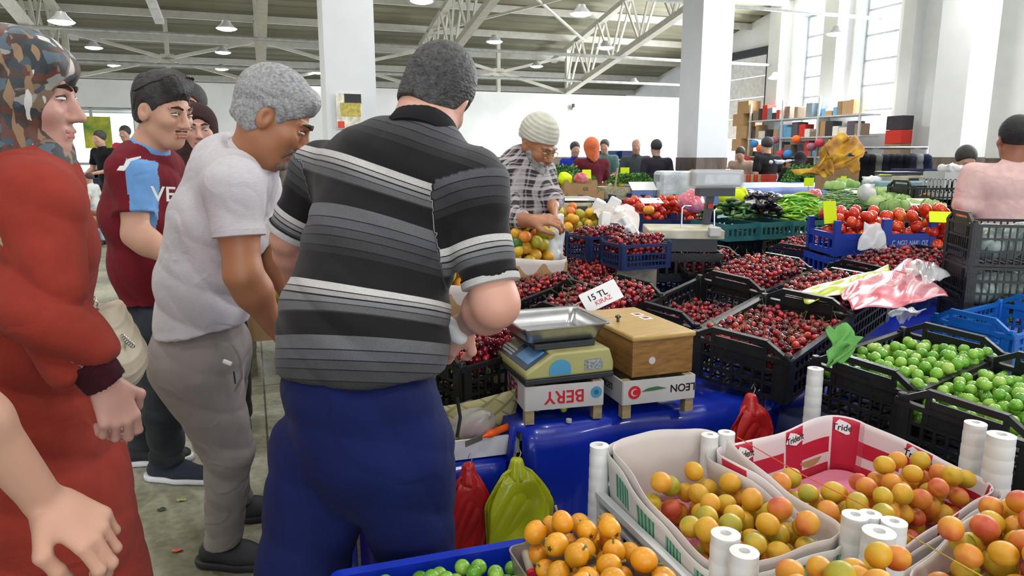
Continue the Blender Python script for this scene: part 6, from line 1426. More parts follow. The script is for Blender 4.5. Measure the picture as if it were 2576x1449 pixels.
def news():
    m, t, p = nt('beige_printed_paper'); tc = N(t, 'ShaderNodeTexCoord'); b_ = N(t, 'ShaderNodeTexBrick', i_Scale=11.0); b_.inputs['Color1'].default_value = (*srgb('#c3b487'), 1); b_.inputs['Color2'].default_value = (*srgb('#b7ad77'), 1); b_.inputs['Mortar'].default_value = (*srgb('#8e8a5e'), 1)
    mp = N(t, 'ShaderNodeMapping'); mp.inputs[2].default_value = (.5, .9, .4); L(t, tc.outputs['Object'], mp.inputs[0]); L(t, mp.outputs[0], b_.inputs[0]); b_.inputs['Mortar Size'].default_value = .03
    v = N(t, 'ShaderNodeTexVoronoi', i_Scale=24.0, distance='CHEBYCHEV'); L(t, mp.outputs[0], v.inputs[0]); L(t, mixc(t, ramp(t, v.outputs[0], [(.0, (1,)*3), (.16, (0,)*3)], 'CONSTANT'), b_.outputs[0], (.03, .03, .03)), p.inputs['Base Color']); p.inputs['Roughness'].default_value = .6; return m
attr_grid('paper_lining', liner(None, .13, .33, .03, (.005, .17), .10, lambda s: .015*math.sin(s*21)), 72, 7, news(), pb)
rings_mesh(MB(), [(rr(.128, .325, .02), 0), (rr(.13, .33, .02), .09), (rr(.125, .325, .02), .09), (rr(.122, .32, .02), .006)]).build('cardboard_tray', M_CARD, pb, smooth=30)
scatter('green_plum', ME_PL, drop(.22, .5, PR, lambda x, y: .05+.02*math.cos(y*6), 80, 41, 30), Mp, 'green plum in the beige paper-lined crate', 'plum', 'green plums in the beige paper-lined crate', crs)
# hanging bag bundles ------------------------------------------------------------------------------
def hang_bag(name, label, top, w_, h, m, seed, yaw=R(15), hook=True, wide=1.0):
    o = empty(name, (0, 0, 0), 0, label, 'plastic bags'); top = Vector(top); rs = np.random.default_rng(seed); e = Vector((math.cos(yaw), math.sin(yaw), 0)); nn = Vector((math.sin(yaw), -math.cos(yaw), 0))
    for k in range(4):
        off = nn*(.006+.007*k); ws = 1-.06*k; sh_ = rs.uniform(-.02, .02)
        def fn(a, b):
            b2 = b; wd = w_*(.16+.84*min(1, b2*2.6)**.6)*ws; x = (a-.5)*wd+sh_*b; z = -h*b*(1+.05*math.sin(a*9+k))-.03*(1-abs(a-.5)*2)*0
            return top+e*x+off*(1 if b > .1 else .5)+nn*(.007*math.sin(a*7+k*2+b*4)*min(1, b*3)+.006*math.sin(b*9+a*5+k))+Vector((0, 0, z+b*(.018*math.sin(a*5+k*1.7)+.012*math.sin(a*13+k))))
        MB().grid(fn, 28, 18).build('bag_leaf', m, o, smooth=80, solid=.0012)
    s_ = SDF(.004); s_.cap(top+Vector((0, 0, .01)), top-Vector((0, 0, .03)), .018, .03, .02); smesh('gathered_top', s_, m, o, folds=lambda P: waves(P, e, 160, .003, 9, seed))
    if hook: MB().tube([top+Vector((0, 0, .04)), top+Vector((.006, 0, .055)), top+Vector((.012, .0, .04)), top+Vector((.0, 0, .0)), top-Vector((0, 0, .01))], .0015).build('wire_hook', mat('silver_chain', (.6, .6, .62), .3), o)
    return o
hang_bag('bag_bundle', 'bundle of lime green plastic bags hanging by a wire hook from the blue table', W(1300, 1172, 1.90), .205, .27, M_BAGY, 5)
hang_bag('bag_bundle', 'red plastic bags hanging beside the striped polo man\'s leg', W(1178, 1185, 1.90), .15, .30, M_BAGR, 6)
hang_bag('bag_bundle', 'red plastic bag hung on a wire from the blue tarp near the printed tray', W(1888, 1010, 2.05), .15, .22, M_BAGR, 7)
bag('plastic_bag', 'torn strip of white plastic by the loquat tray', W(1385, 1385, z=.71), (.05, .03, .09), M_BAGW, 17, amp=.01)
# bags on the crates
s_ = SDF(.005)
def sheet(name, label, corners, m, amp, seed, thick=.003, nu=46, nv_=28, sag=.01, cat='plastic bag', puff=.02):
    c = [Vector(q) for q in corners]; rs = np.random.default_rng(seed); ph = rs.uniform(0, 6, 8)
    def fn(a, b):
        p = (c[0]*(1-a)+c[1]*a)*(1-b)+(c[3]*(1-a)+c[2]*a)*b; w_ = math.sin(math.pi*a)*math.sin(math.pi*b)
        z = amp*(math.sin(a*9+ph[0]+3*math.sin(b*4+ph[1]))+.6*math.sin(b*13+ph[2]+2*math.sin(a*7+ph[3]))+.4*math.sin((a+b)*19+ph[4]+math.sin(a*11)))+puff*w_
        q = amp*.8*math.sin(b*8+ph[5]+a*5); r2 = amp*.8*math.sin(a*10+ph[6]); return p+Vector((q, r2, z))
    o = MB().grid(fn, nu, nv_).build(name, m, None, smooth=80, solid=thick); center(o); return tag(o, label, cat)
sheet('plastic_bag', 'flattened lime green plastic bag on the cherries', (W(2003, 735, z=.965), W(2235, 668, z=.99), W(2250, 700, z=.985), W(2035, 765, z=.96)), M_BAGY, .005, 2, puff=.012)
sheet('plastic_bag', 'pink and white translucent plastic bag spread over the crate corner, beside the lime bag', (W(2110, 735, z=.98), W(2290, 655, z=1.0), W(2385, 745, z=.975), W(2150, 785, z=.96)), M_BAGP, .008, 4, puff=.03)
sheet('plastic_bag', 'crumpled white bag end behind the pink bag', (W(2270, 670, z=1.0), W(2330, 655, z=1.01), W(2390, 690, z=.99), W(2330, 720, z=.985)), M_BAGC, .012, 5, puff=.03)
sheet('plastic_bag', 'clear bag tail hanging from the pink bag into the empty crate', (W(2235, 785, z=.95), W(2330, 780, z=.95), W(2290, 800, z=.90), W(2265, 815, z=.88)), M_BAGC, .006, 6)
# clear bag in the polo man's hand
bag('plastic_bag', 'small white plastic bag held in the striped polo man\'s hand', W(1143, 838, 1.66), (.035, .035, .085), M_BAGW, 21, tilt=(0, -.6, 0), amp=.01, res=.004)
bag('plastic_bag', 'white plastic carrier bag held by the bearded man', HAND_B+Vector((.0, -.05, -.17)), (.12, .09, .26), M_BAGW, 22, amp=.015)
# support crates under the tilted rows
# ================================================================ goods farther back
def VU(p): return (p.x*CR+p.y*SR, -p.x*SR+p.y*CR)
def mstall(lb, V0, U0, V1, U1, z, m, skirt=.5): return stall('market_stall', lb, V0, U0, V1, U1, z, m, skirt)
M_TEAL2 = mat('teal_tarp', srgb('#2f6c6c'), .4, var=.1); M_LAV = mat('faded_blue_sheet', srgb('#6f83c0'), .55, var=.2, scale=4, bump=.5, bscale=12)
mstall('greens and tomato stall under teal and navy cloth behind the cherry rows', 1.9, 4.55, 5.2, 6.5, .88, M_TEAL2, .4)
mstall('long navy-clothed herb table behind the bearded man', 1.0, 6.9, 3.9, 8.3, .98, M_TARPD, .7)
mstall('table covered with a faded lavender-blue sheet beyond the vegetables', 4.6, 6.9, 7.6, 8.3, 1.12, M_LAV, .35)
mstall('far navy-clothed table in front of the orange-haired woman', 2.4, 9.2, 5.4, 10.1, 1.02, M_TARPD, .7)
mstall('far goods table near the roll-up gate', 6.9, 9.9, 10.6, 11.0, 1.05, M_NVYP, .5)
mstall('far left stall with tomatoes seen between the two bending men', -.15, 4.95, .7, 5.9, .92, M_TARP, .4)
def tray_crate(name, label, c, yaw, w_, d_, h, m, posts=0, cat='crate', group=None):
    """open slatted tray; c: middle of the rim"""
    o = empty(name, (c.x, c.y, c.z-h), yaw, label, cat, group)
    for s_ in (-1, 1):
        mb = MB()
        for z in (h*.16, h*.86): mb.box((0, s_*(d_/2-.005), z), (w_, .01, h*.28))
        for x in np.linspace(-w_/2+.01, w_/2-.01, 9): mb.box((x, s_*(d_/2-.005), h*.5), (.014, .01, h*.5))
        mb.build('side_panel', m, o, smooth=0)
        mb = MB()
        for z in (h*.16, h*.86): mb.box((s_*(w_/2-.005), 0, z), (.01, d_-.022, h*.28))
        for y in np.linspace(-d_/2+.02, d_/2-.02, 6): mb.box((s_*(w_/2-.005), y, h*.5), (.01, .014, h*.5))
        mb.build('end_panel', m, o, smooth=0)
    MB().box((0, 0, .005), (w_-.02, d_-.022, .01)).build('base', m, o, smooth=0)
    if posts:
        for x in (-1, 1):
            for y in (-1, 1): MB().box((x*(w_/2-.012), y*(d_/2-.012), (h+posts)/2), (.034, .03, h+posts)).build('corner_post', m, o, smooth=0)
    return o
# tomatoes
M_TOM = fmat('tomato_skin', [(0, srgb('#b5260f')), (.5, srgb('#cc3216')), (.85, srgb('#d8481c')), (1, srgb('#dd7a1e'))], .2, 9, .4, .08, .45)
TR_ = .034; ME_TO = fruit_mesh('tomato', sphf(TR_, 1.04, 1.0, .84, dim=.18, crease=.02), 18, 12, [M_TOM])
cm = MB()
for k in range(5): cm.prism([(0, -.002), (.013, 0), (0, .002)], -.0008, .0008, Matrix.Rotation(k*1.2566, 3, 'Z'), (0, 0, TR_*.70))
q_ = cm.build('calyx', mat('tomato_calyx', srgb('#3f6a2a'), .8)); ME_CA = q_.data; bpy.data.objects.remove(q_)
M_ORT = fmat('orange_tomato_skin', [(0, srgb('#e08a10')), (1, srgb('#e8a020'))], .2)
def heap(me, name, cat, c, yaw, w_, d_, r, n, seed, lb, grp, hgt=.05, slope=.0, h0=None, **k):
    M = Matrix.Translation(c) @ Matrix.Rotation(yaw, 4, 'Z')
    n = min(n, int(1.45*w_*d_/(3.5*r*r))+2); P = drop(w_, d_, r, lambda x, y: hgt*math.cos(x*2.6/w_)*math.cos(y*2.6/d_)+slope*(y+d_/2), n, seed, 60)
    return scatter(name, me, P, M, lb, cat, grp, crs, .12, **k)
Y1 = R(20)
for k, (x, lb) in enumerate(((1612, 'left'), (1710, 'right'))):
    c = W(x, 546, 5.55); tray_crate('navy_crate', 'navy crate heaped with tomatoes, %s one of two behind the platform scale' % lb, c, Y1, .31, .5, .13, M_NVYP, .05)
    heap(ME_TO, 'tomato', 'tomato', c-Vector((0, 0, .06)), Y1, .28, .47, TR_, 44, 50+k, 'red tomato in the %s navy crate behind the platform scale' % lb, 'tomatoes in the %s navy crate' % lb, .04, .06, child=[('calyx', ME_CA)])
o = bpy.data.objects.new('tomato', ME_TO.copy()); COL.objects.link(o); o.data.materials[0] = M_ORT; o.location = W(1632, 528, 5.25); o.scale = (1.2,)*3; tag(o, 'single orange-yellow tomato larger than the red ones around it', 'tomato')
c = W(2186, 580, 4.25); BC = tray_crate('blue_crate', 'bright blue crate of large tomatoes with pale lettering, left of the black crate stack', c, R(2), .58, .36, .13, M_BLUP, .075)
MB().box((.0, -.185, .13), (.05, .03, .17)).build('middle_post', M_BLUP, BC, smooth=0); MB().box((.0, -.176, .065), (.54, .004, .09)).build('front_board', M_BLUP, BC, smooth=0)
text('CENGIZ NAKKOZ', .042, Matrix.Translation((.15, -.179, .075)) @ Matrix.Rotation(R(90), 4, 'X') @ Matrix.Diagonal((.62, 1, 1, 1)), mat('pale_blue_print', srgb('#aebbe0'), .5), BC)
ME_TB = fruit_mesh('tomato', sphf(.037, 1.04, 1.0, .86, dim=.18, crease=.02), 22, 14, [M_TOM])
heap(ME_TB, 'tomato', 'tomato', c-Vector((0, 0, .07)), R(2), .54, .32, .037, 60, 60, 'large red tomato in the bright blue crate', 'tomatoes in the bright blue crate', .01, .06, child=[('calyx', ME_CA)])
c2 = W(2345, 618, 4.2); tray_crate('blue_crate', 'lower blue crate of tomatoes between the lettered crate and the black stack', c2, R(2), .26, .40, .14, M_BLUP, .0)
heap(ME_TB, 'tomato', 'tomato', c2-Vector((0, 0, .07)), R(2), .24, .37, .040, 40, 61, 'red tomato heaped beside the black crate stack', 'tomatoes beside the black crate stack', .08, .12)
tray_crate('blue_crate', 'blue crate supporting the lettered tomato crate', c-Vector((0, 0, .14)), R(2), .62, .36, .13, M_BLUP, 0); tray_crate('blue_crate', 'lowest blue crate under the lettered tomato crate', c-Vector((0, 0, .275)), R(2), .62, .36, .10, M_BLUP, 0)
sheet('plastic_bag', 'clear plastic bag hanging from the blue crate\'s front post', (W(2176, 562, 4.02), W(2216, 562, 4.02), W(2234, 628, 3.97), W(2156, 628, 3.97)), mat('milky_bag_film', (.85, .87, .9), .25, var=.04, alpha=.6), .006, 7)
cL = W(712, 522, 5.25); heap(ME_TO, 'tomato', 'tomato', Vector((cL.x, cL.y, .925)), Y1, .3, .4, TR_, 50, 62, 'red tomato on the far left stall between the two men', 'tomatoes on the far left stall', .14)
# cards
def card(name, label, c, w_, h, rx, rz, m, stick=.0):
    o = empty(name, c, 0, label, 'price card'); M = Euler((rx, 0, rz)).to_matrix().to_4x4()
    MB().box((0, 0, 0), (w_, .003, h)).build('card', m, o, smooth=0).matrix_local = M
    if stick: MB().cyl((0, .003, 0), (0, .003, -stick), .004, n=6).build('stick', M_SLAT, o)
    return o
card('price_card', 'fluorescent yellow price card leaning on the bright blue tomato crate', W(2088, 534, 4.1), .10, .13, R(-10), R(25), M_GLOW); card('price_card', 'fluorescent yellow price card slanting over the tomatoes by the black crates', W(2368, 546, 4.0), .12, .07, R(-35), R(-20), M_GLOW)
card('price_card', 'fluorescent yellow card on a stick among the beans, left of two', W(2035, 458, 6.0), .085, .07, 0, R(5), M_GLOW, .36); card('price_card', 'small fluorescent card on a stick among the beans, right of two', W(2122, 452, 6.2), .05, .06, 0, R(5), M_GLOW, .36)
card('price_card', 'fluorescent yellow card stuck in the cardboard box', W(1476, 438, 6.0), .075, .075, R(-10), R(10), M_GLOW, .06); card('price_card', 'fluorescent yellow card above the parsley basket', W(1572, 430, 6.9), .085, .065, 0, 0, M_GLOW, .4)
card('price_card', 'white paper sheet lying on the tomatoes of the navy crates', W(1638, 505, 5.45), .17, .10, R(-70), R(10), M_PAPER); card('price_card', 'white paper sheet lying on the eggplants', W(1905, 508, 5.2), .17, .11, R(-65), R(-10), M_PAPER)
card('price_card', 'white paper sheet on the green beans', W(2155, 480, 5.6), .17, .09, R(-70), R(10), M_PAPER); card('price_card', 'white paper sheet upon the lettuces', W(2310, 508, 5.0), .17, .10, R(-65), R(-10), M_PAPER)
card('price_card', 'white paper sheet beside the parsley basket', W(1617, 468, 6.1), .22, .13, R(-60), R(8), M_PAPER)
# long vegetables
def longveg(name, ln, r, m, bend=.0, n=9, taper=.5, tip=None):
    pts = []; rs_ = []
    for i in range(n): t = i/(n-1); pts.append((ln*(t-.5), bend*ln*math.sin(math.pi*t), 0)); rs_.append(max(.0008, r*(math.sin(math.pi*min(.97, max(.03, t)))**taper)))
    mb = MB().tube(pts, rs_, 10); o = mb.build(name, m, smooth=80); me = o.data; bpy.data.objects.remove(o); return me
M_CUC = fmat('cucumber_skin', [(0, srgb('#1e3d1a')), (.6, srgb('#33602a')), (1, srgb('#6f9448'))], .4, 12, .1, 0, .5); M_EGG = fmat('eggplant_skin', [(0, (.008, .004, .012)), (1, (.03, .015, .035))], .15, 5, .6, 0, .5)
M_PEP = fmat('green_pepper_skin', [(0, srgb('#4f9a1a')), (.5, srgb('#86c22a')), (1, srgb('#bede48'))], .3, 8, .2, .05, .9); M_BEAN = fmat('green_bean_skin', [(0, srgb('#5e8a48')), (1, srgb('#a3bd82'))], .5, 8, 0, 0, .8)
def layheap(me, name, cat, c, yaw, w_, d_, n, hgt, lb, grp, ln_r, dirs=(0, 1.0), stuff=None, seed=3, child=None):
    rs = np.random.default_rng(seed); pts = drop(w_, d_, ln_r, lambda x, y: hgt*max(0, math.cos(x*2.6/w_))*max(0, math.cos(y*2.6/d_)), n, seed, 8); M0 = Matrix.Translation(c) @ Matrix.Rotation(yaw, 4, 'Z'); out = []
    for i, p in enumerate(pts):
        M = M0 @ Matrix.Translation(Vector(p)) @ Euler((rs.uniform(0, 6.28), rs.uniform(-.25, .25), rs.normal(dirs[0], dirs[1]))).to_matrix().to_4x4() @ Matrix.Scale(rs.uniform(.8, 1.1), 4)
        o = bpy.data.objects.new(name, me); COL.objects.link(o); o.matrix_world = M; o['label'] = lb; o['category'] = cat; o['group'] = grp; out.append(o)
    return out
me_c = longveg('cucumber', .13, .017, M_CUC, .05, taper=.35); me_e = longveg('eggplant', .15, .03, M_EGG, .06, taper=.45); me_p = longveg('green_pepper', .17, .009, M_PEP, .14, taper=.5); me_b = longveg('green_bean', .15, .0055, M_BEAN, .1, taper=.4)
for x, y, Y, w_, lb in ((1830, 556, 5.15, .34, 'teal crate of cucumbers right of the balance scale'), (1908, 552, 5.2, .32, 'teal crate of eggplants behind the black crates'), (1998, 548, 5.25, .42, 'teal crate of pale green peppers'), (2130, 545, 5.6, .5, 'teal crate of green beans'), (2265, 540, 5.3, .45, 'teal crate of lettuces')):
    tray_crate('teal_crate', lb, W(x, y, Y), Y1, w_, .46, .12, M_TEAL2)
layheap(me_c, 'cucumber', 'cucumber', W(1832, 556, 5.2)-Vector((0, 0, .02)), Y1, .30, .42, 62, .13, 'small dark green cucumber heaped beside the eggplants', 'cucumbers right of the balance scale', .019, (.5, .35), seed=4)
layheap(me_e, 'eggplant', 'eggplant', W(1908, 552, 5.25)-Vector((0, 0, .02)), Y1, .28, .40, 30, .12, 'glossy black-purple eggplant in the heap under the white sheet', 'eggplants', .032, (.6, .5), seed=5)
layheap(me_p, 'green_pepper', 'pepper', W(2000, 548, 5.3)-Vector((0, 0, .02)), Y1, .42, .42, 230, .16, 'long bright green pepper in the heap left of the beans', 'long green peppers', .011, (-.4, .5), seed=6)
layheap(me_b, 'green_bean', 'bean', W(2132, 540, 5.6)-Vector((0, 0, .0)), Y1, .48, .42, 260, .19, 'pale green bean in the heap under the white sheet', 'green beans', .0075, (-.3, .6), seed=7)
# lettuces and leafy bundles
def leafball(name, r, m, ruff=.12, seed=0, flat=.85):
    rs = np.random.default_rng(seed); mb = MB()
    for L_ in range(3):
        for k in range(6+L_):
            a0 = k*6.28/(6+L_)+L_*.5; el = .25+.38*L_
            def fn(a, b, a0=a0, el=el, L_=L_):
                th = a0+(a-.5)*1.25; ph = -.35+(1.35-el*.2)*b*(.75+.25*L_/2); rr_ = r*(1.08-.09*L_)*(1+ruff*b*math.sin(a*22+k)*.35+.05*math.cos(a*6.28))
                return (rr_*math.cos(ph)*math.cos(th), rr_*math.cos(ph)*math.sin(th), rr_*flat*(math.sin(ph)+.3))
            mb.grid(fn, 12, 7)
    mb.raw(*(lambda q: (q[0], q[1]))((lambda s: (s.v, s.f))(MB().lathe([(.0001, -.2*r), (.6*r, 0), (.8*r, .4*r), (.5*r, .85*r), (.0001, 1.0*r)], 14))))
    o = mb.build(name, m, smooth=80); me = o.data; bpy.data.objects.remove(o); return me
M_LET = fmat('lettuce_leaf', [(0, srgb('#6f9a4a')), (.5, srgb('#9cc06e')), (1, srgb('#c9d8a0'))], .6, 16, 0, .1, .4); me_l = leafball('lettuce', .085, M_LET)
LETP = [(2205, 520, 5.25), (2240, 512, 5.35), (2275, 518, 5.2), (2250, 530, 5.0), (2300, 528, 5.05), (2215, 500, 5.6), (2100, 478, 5.9), (2130, 476, 6.0), (2345, 532, 4.8)]
for k, (x, y, Y) in enumerate(LETP):
    o = bpy.data.objects.new('lettuce', me_l); COL.objects.link(o); o.location = W(x, y, Y); o.rotation_euler = (.3*math.sin(k), .2*math.cos(k*2), k*1.1); o.scale = (1+.1*math.sin(k*3),)*3
    tag(o, 'pale green lettuce head on the stall left of the black crates', 'lettuce', 'lettuce heads behind the bright blue crate')
def bunch(name, m, h, w_, n, ls, seed):
    rs = np.random.default_rng(seed); V = []; F = []
    for i in range(n):
        a = rs.uniform(0, 6.28); rr_ = w_*math.sqrt(rs.uniform()); z = h*(1-.7*(rr_/w_)**2)*rs.uniform(.35, 1); c = np.array((rr_*math.cos(a), rr_*math.sin(a), z)); u = rs.normal(size=3); u /= np.linalg.norm(u); v = np.cross(u, rs.normal(size=3)); v /= np.linalg.norm(v); s_ = ls*rs.uniform(.6, 1.2)
        b = len(V); V += [c-u*s_, c+v*s_*.6+u*s_*.1, c+u*s_, c-v*s_*.6+u*s_*.1]; F.append((b, b+1, b+2, b+3))
    me = bpy.data.meshes.new(name); me.from_pydata([tuple(q) for q in V], [], F); me.materials.append(m); return me
M_HERB = fmat('herb_leaf', [(0, srgb('#24521a')), (.5, srgb('#3f7a2a')), (1, srgb('#6b9f45'))], .6, 20, 0, .05, .9); M_HERB2 = fmat('bright_leaf', [(0, srgb('#4f9a2a')), (1, srgb('#9fd04a'))], .6, 20, 0, .05, .9)
me_h = bunch('herb_bunch', M_HERB, .26, .15, 900, .018, 1); me_h2 = bunch('lettuce_bunch', M_HERB2, .16, .13, 500, .022, 2)
for k in range(16):
    x = 1382+(k % 6)*19; Y = 7.1+.3*(k//6); o = bpy.data.objects.new('herb_bunch', me_h); COL.objects.link(o); p = W(x, 440, Y); o.location = (p.x, p.y, .985+.08*(k//6)); o.rotation_euler = (0, 0, k); tag(o, 'bushy bunch of dark green dill on the navy-clothed table', 'herbs', 'dill bunches behind the bearded man')
for k in range(7):
    p = W(1552+k*11, 460, 6.3+.1*(k % 2)); o = bpy.data.objects.new('herb_bunch', me_h); COL.objects.link(o); o.location = (p.x, p.y, p.z-.02); o.scale = (.6, .6, .42); o.rotation_euler = (0, 0, k*2); tag(o, 'parsley bunch in the cream basket', 'herbs', 'parsley bunches in the cream basket')
for k in range(9):
    p = W(1190+(k % 5)*15, 425, 8.2+.25*(k//5)); o = bpy.data.objects.new('lettuce_bunch', me_h2); COL.objects.link(o); o.location = (p.x, p.y, .985+.10*(k//5)); o.rotation_euler = (0, 0, k*2); tag(o, 'bright green leaf lettuce heaped at the left end of the navy-clothed table', 'lettuce', 'leaf lettuces left of the bearded man')
for k in range(6):
    p = W(2345+(k % 3)*12, 540, 4.9+.2*(k//3)); o = bpy.data.objects.new('lettuce_bunch', me_h2); COL.objects.link(o); o.location = p-Vector((0, 0, .08)); o.scale = (.6,)*3; tag(o, 'leafy greens behind the slanting fluorescent card', 'greens', 'leafy greens beside the black stack')
for k in range(8):
    p = W(1990+k*9, 415, 10.2+.1*(k % 3)); o = bpy.data.objects.new('herb_bunch', me_h); COL.objects.link(o); o.location = (p.x, p.y, 1.06+.08*(k % 2)); o.scale = (.9,)*3; tag(o, 'far heap of leeks and greens by the person in the black robe', 'greens', 'far greens by the black robe')
# yellow fruit boxes left of the cherries
def yellow(lb, c, yaw, w_, d_, n, seed, m=None, sc=1.0):
    o = empty('fruit_tray', (c.x, c.y, c.z-.10), yaw, lb+' tray', 'fruit tray'); rings_mesh(MB(), [(rr(w_/2, d_/2, .02), 0), (rr(w_/2, d_/2, .02), .10), (rr(w_/2-.006, d_/2-.006, .02), .10), (rr(w_/2-.006, d_/2-.006, .02), .02)]).build('cardboard_tray', M_CARD, o, smooth=30)
    attr_grid('paper_lining', liner(None, w_/2*.97, d_/2*.97, .03, (.01, .125), .05, lambda s: .012*math.sin(s*15)), 60, 5, M_GREYP, o)
    heap(ME_AP if m is None else m, 'apricot', 'apricot', c-Vector((0, 0, .055)), yaw, w_*.93, d_*.93, AR*1.48, n, seed, 'yellow fruit in the '+lb+' tray', 'yellow fruit in the '+lb+' tray', .05, .12)
for q in (0,):
    ME_YA = fruit_mesh('apricot', sphf(AR*1.45, 1.0, .97, 1.05, dim=.14, crease=.05), 18, 12, [fmat('yellow_apricot_skin', [(0, srgb('#a8a02a')), (.4, srgb('#d2ab2a')), (.8, srgb('#dc9a2a')), (1, srgb('#d0702a'))], .45, 12, .1, .1, .8)])
yellow('far yellow apricot', W(1455, 588, 4.75), R(30), .50, .40, 70, 70, ME_YA); yellow('near pale apricot', W(1322, 655, 3.42), R(30), .32, .28, 55, 71, ME_YA)
yellow('small mixed fruit', W(1158, 722, 2.85), R(25), .24, .26, 30, 72, ME_YA); yellow('left-hand yellow fruit', W(690, 770, 2.75), R(20), .2, .3, 26, 73, ME_YA)
av = bpy.data.objects.new('avocado', fruit_mesh('avocado', sphf(.032, 1.3, 1, .95), 18, 12, [mat('dark_green_skin', srgb('#2f5a20'), .4)])); COL.objects.link(av); av.location = W(1293, 630, 3.3)+Vector((0, 0, .03)); tag(av, 'single dark green fruit on the pale apricots', 'fruit')
# white foam pieces and tubes
for k, (x, y, Y, lb) in enumerate(((1540, 520, 4.75, 'top one of the foam heap'), (1555, 545, 4.65, 'middle one of the foam heap'), (1578, 570, 4.5, 'lower one of the foam heap by the navy crates'), (1502, 525, 4.8, 'left one of the foam heap'), (1590, 590, 4.3, 'front one of the foam heap'), (1520, 560, 4.55, 'one lying in the far yellow apricots'))):
    p = W(x, y, Y); o = MB().box((0, 0, 0), (.075, .06, .13)).build('foam_block', M_TUBE, bevel=.012, smooth=0); o.location = p; o.rotation_euler = (.4*math.sin(k*2), .5*math.cos(k*3), k); tag(o, 'white foam packing block, '+lb, 'foam block')
sheet('paper_sheet', 'crumpled white wrapping paper behind the far apricots', (W(1490, 515, 4.9), W(1600, 520, 4.8), W(1612, 590, 4.4), W(1500, 545, 4.6)), M_GREYP, .012, 9, cat='paper', puff=.04)
# platform scale with display on a pole
ps = empty('platform_scale', (0, 0, 0), 0, 'old platform scale with cream plate and plastic-wrapped display on a leaning pole', 'scale'); pc_ = W(1715, 582, 3.95); Mp = Matrix.Translation(pc_) @ Matrix.Rotation(R(-5), 4, 'Z')
M_CRM = mat('rusty_cream_enamel', srgb('#c9c7b2'), .5, col2=srgb('#a79e84'), scale=7)
q = MB().box((0, 0, 0), (.40, .34, .05)).build('plate', M_CRM, ps, smooth=0, bevel=.006); q.matrix_local = Mp; q = MB().box((0, 0, -.06), (.34, .28, .07)).build('base_frame', M_DPLAS, ps, smooth=0); q.matrix_local = Mp
a, b = W(1768, 610, 4.1), W(1793, 455, 4.1); MB().bar(a, b, .05, .035).build('pole', M_DPLAS, ps, smooth=0)
hdp = W(1800, 450, 4.05); q = MB().box((0, 0, 0), (.27, .12, .085)).build('display_head', mat('display_grey', srgb('#8f9696'), .3), ps, smooth=0, bevel=.012); q.matrix_local = Matrix.Translation(hdp); MB().box((.02, -.062, .0), (.19, .004, .05)).build('display_window', mat('display_glass', srgb('#b9c6cc'), .1, var=.3, scale=30), q, smooth=0)
o = MB().box((0, 0, 0), (.29, .14, .105)).build('plastic_wrap', M_BAGC, ps, smooth=0, bevel=.02); o.matrix_local = Matrix.Translation(hdp); MB().box((0, 0, -.07), (.2, .1, .05)).build('bracket', M_DPLAS, q, smooth=0)
mb = MB().tube([W(1714, 578, 3.9), W(1716, 524, 3.9), W(1722, 518, 3.95), W(1738, 518, 4.0)], .0045); mb.tube([W(1797, 575, 3.8), W(1797, 530, 3.8), W(1803, 524, 3.8)], .0045); mb.build('wire_guard', M_STL, ps)
q = MB().box((0, 0, 0), (.06, .05, .05)).build('plug_box', M_LABEL, ps, smooth=0, bevel=.006); q.location = W(1797, 583, 3.75); MB().box((0, -.02, 0), (.03, .004, .025)).build('red_sticker', M_RED, ps, smooth=0).location = W(1785, 518, 4.07)
o = MB().cyl(W(1665, 640, 3.9), W(1700, 648, 3.9), .02, n=10).build('wooden_roller', M_SLAT); center(o); tag(o, 'pale wooden pole end under the platform scale', 'pole')
tray_crate('black_crate', 'black crate propping up the platform scale', pc_-Vector((0, 0, .10)), R(-5), .40, .34, .16, M_BLKP)
# shrouded box, small scale, cardboard
o = MB().box((0, 0, 0), (.37, .32, .24)).build('shrouded_box', mat('clouded_plastic_sheet', srgb('#b9c4cb'), .25, var=.25, scale=6, bump=.6, bscale=14, coat=.4), bevel=.03, smooth=0, sub=0); o.location = W(1706, 466, 6.1); tag(o, 'box wrapped in cloudy clear plastic beside the balance display', 'box')
s2_ = empty('weighing_scale', W(1440, 548, 5.0)-Vector((0, 0, .0)), R(5), 'small cream weighing scale standing on a white crate right of the bearded man', 'weighing scale'); MB().box((0, 0, .075), (.24, .26, .08)).build('housing', M_CRM, s2_, smooth=0, bevel=.012); MB().box((0, 0, .135), (.27, .26, .02)).build('plate', M_STL, s2_, smooth=0, bevel=.004); MB().box((.03, -.131, .07), (.1, .003, .04)).build('display', M_DPLAS, s2_, smooth=0)
tray_crate('white_crate', 'white crate under the small cream scale', W(1440, 548, 5.0), R(5), .34, .3, .16, M_WHTP)
def carton(lb, c, yaw, w_, d_, h, mark='GS'):
    o = empty('cardboard_box', (c.x, c.y, c.z-h/2), yaw, lb, 'cardboard box')
    for s_ in (-1, 1):
        MB().prism([(-w_/2, 0), (w_/2, 0), (w_/2, h*1.3), (w_/2-.03, h*1.3), (w_/2-.05, h), (-w_/2+.05, h), (-w_/2+.03, h*1.3), (-w_/2, h*1.3)], -.003, .003, Matrix.Rotation(R(90), 3, 'X'), (0, s_*d_/2, 0)).build('side_panel', M_CARD, o, smooth=0)
        MB().box((s_*w_/2, 0, h/2), (.006, d_, h)).build('end_panel', M_CARD, o, smooth=0)
    MB().box((0, 0, .004), (w_, d_, .006)).build('base', M_CARD, o, smooth=0); text(mark, h*.34, Matrix.Translation((.04, -d_/2-.004, h*.62)) @ Matrix.Rotation(R(90), 4, 'X'), M_DPLAS, o)
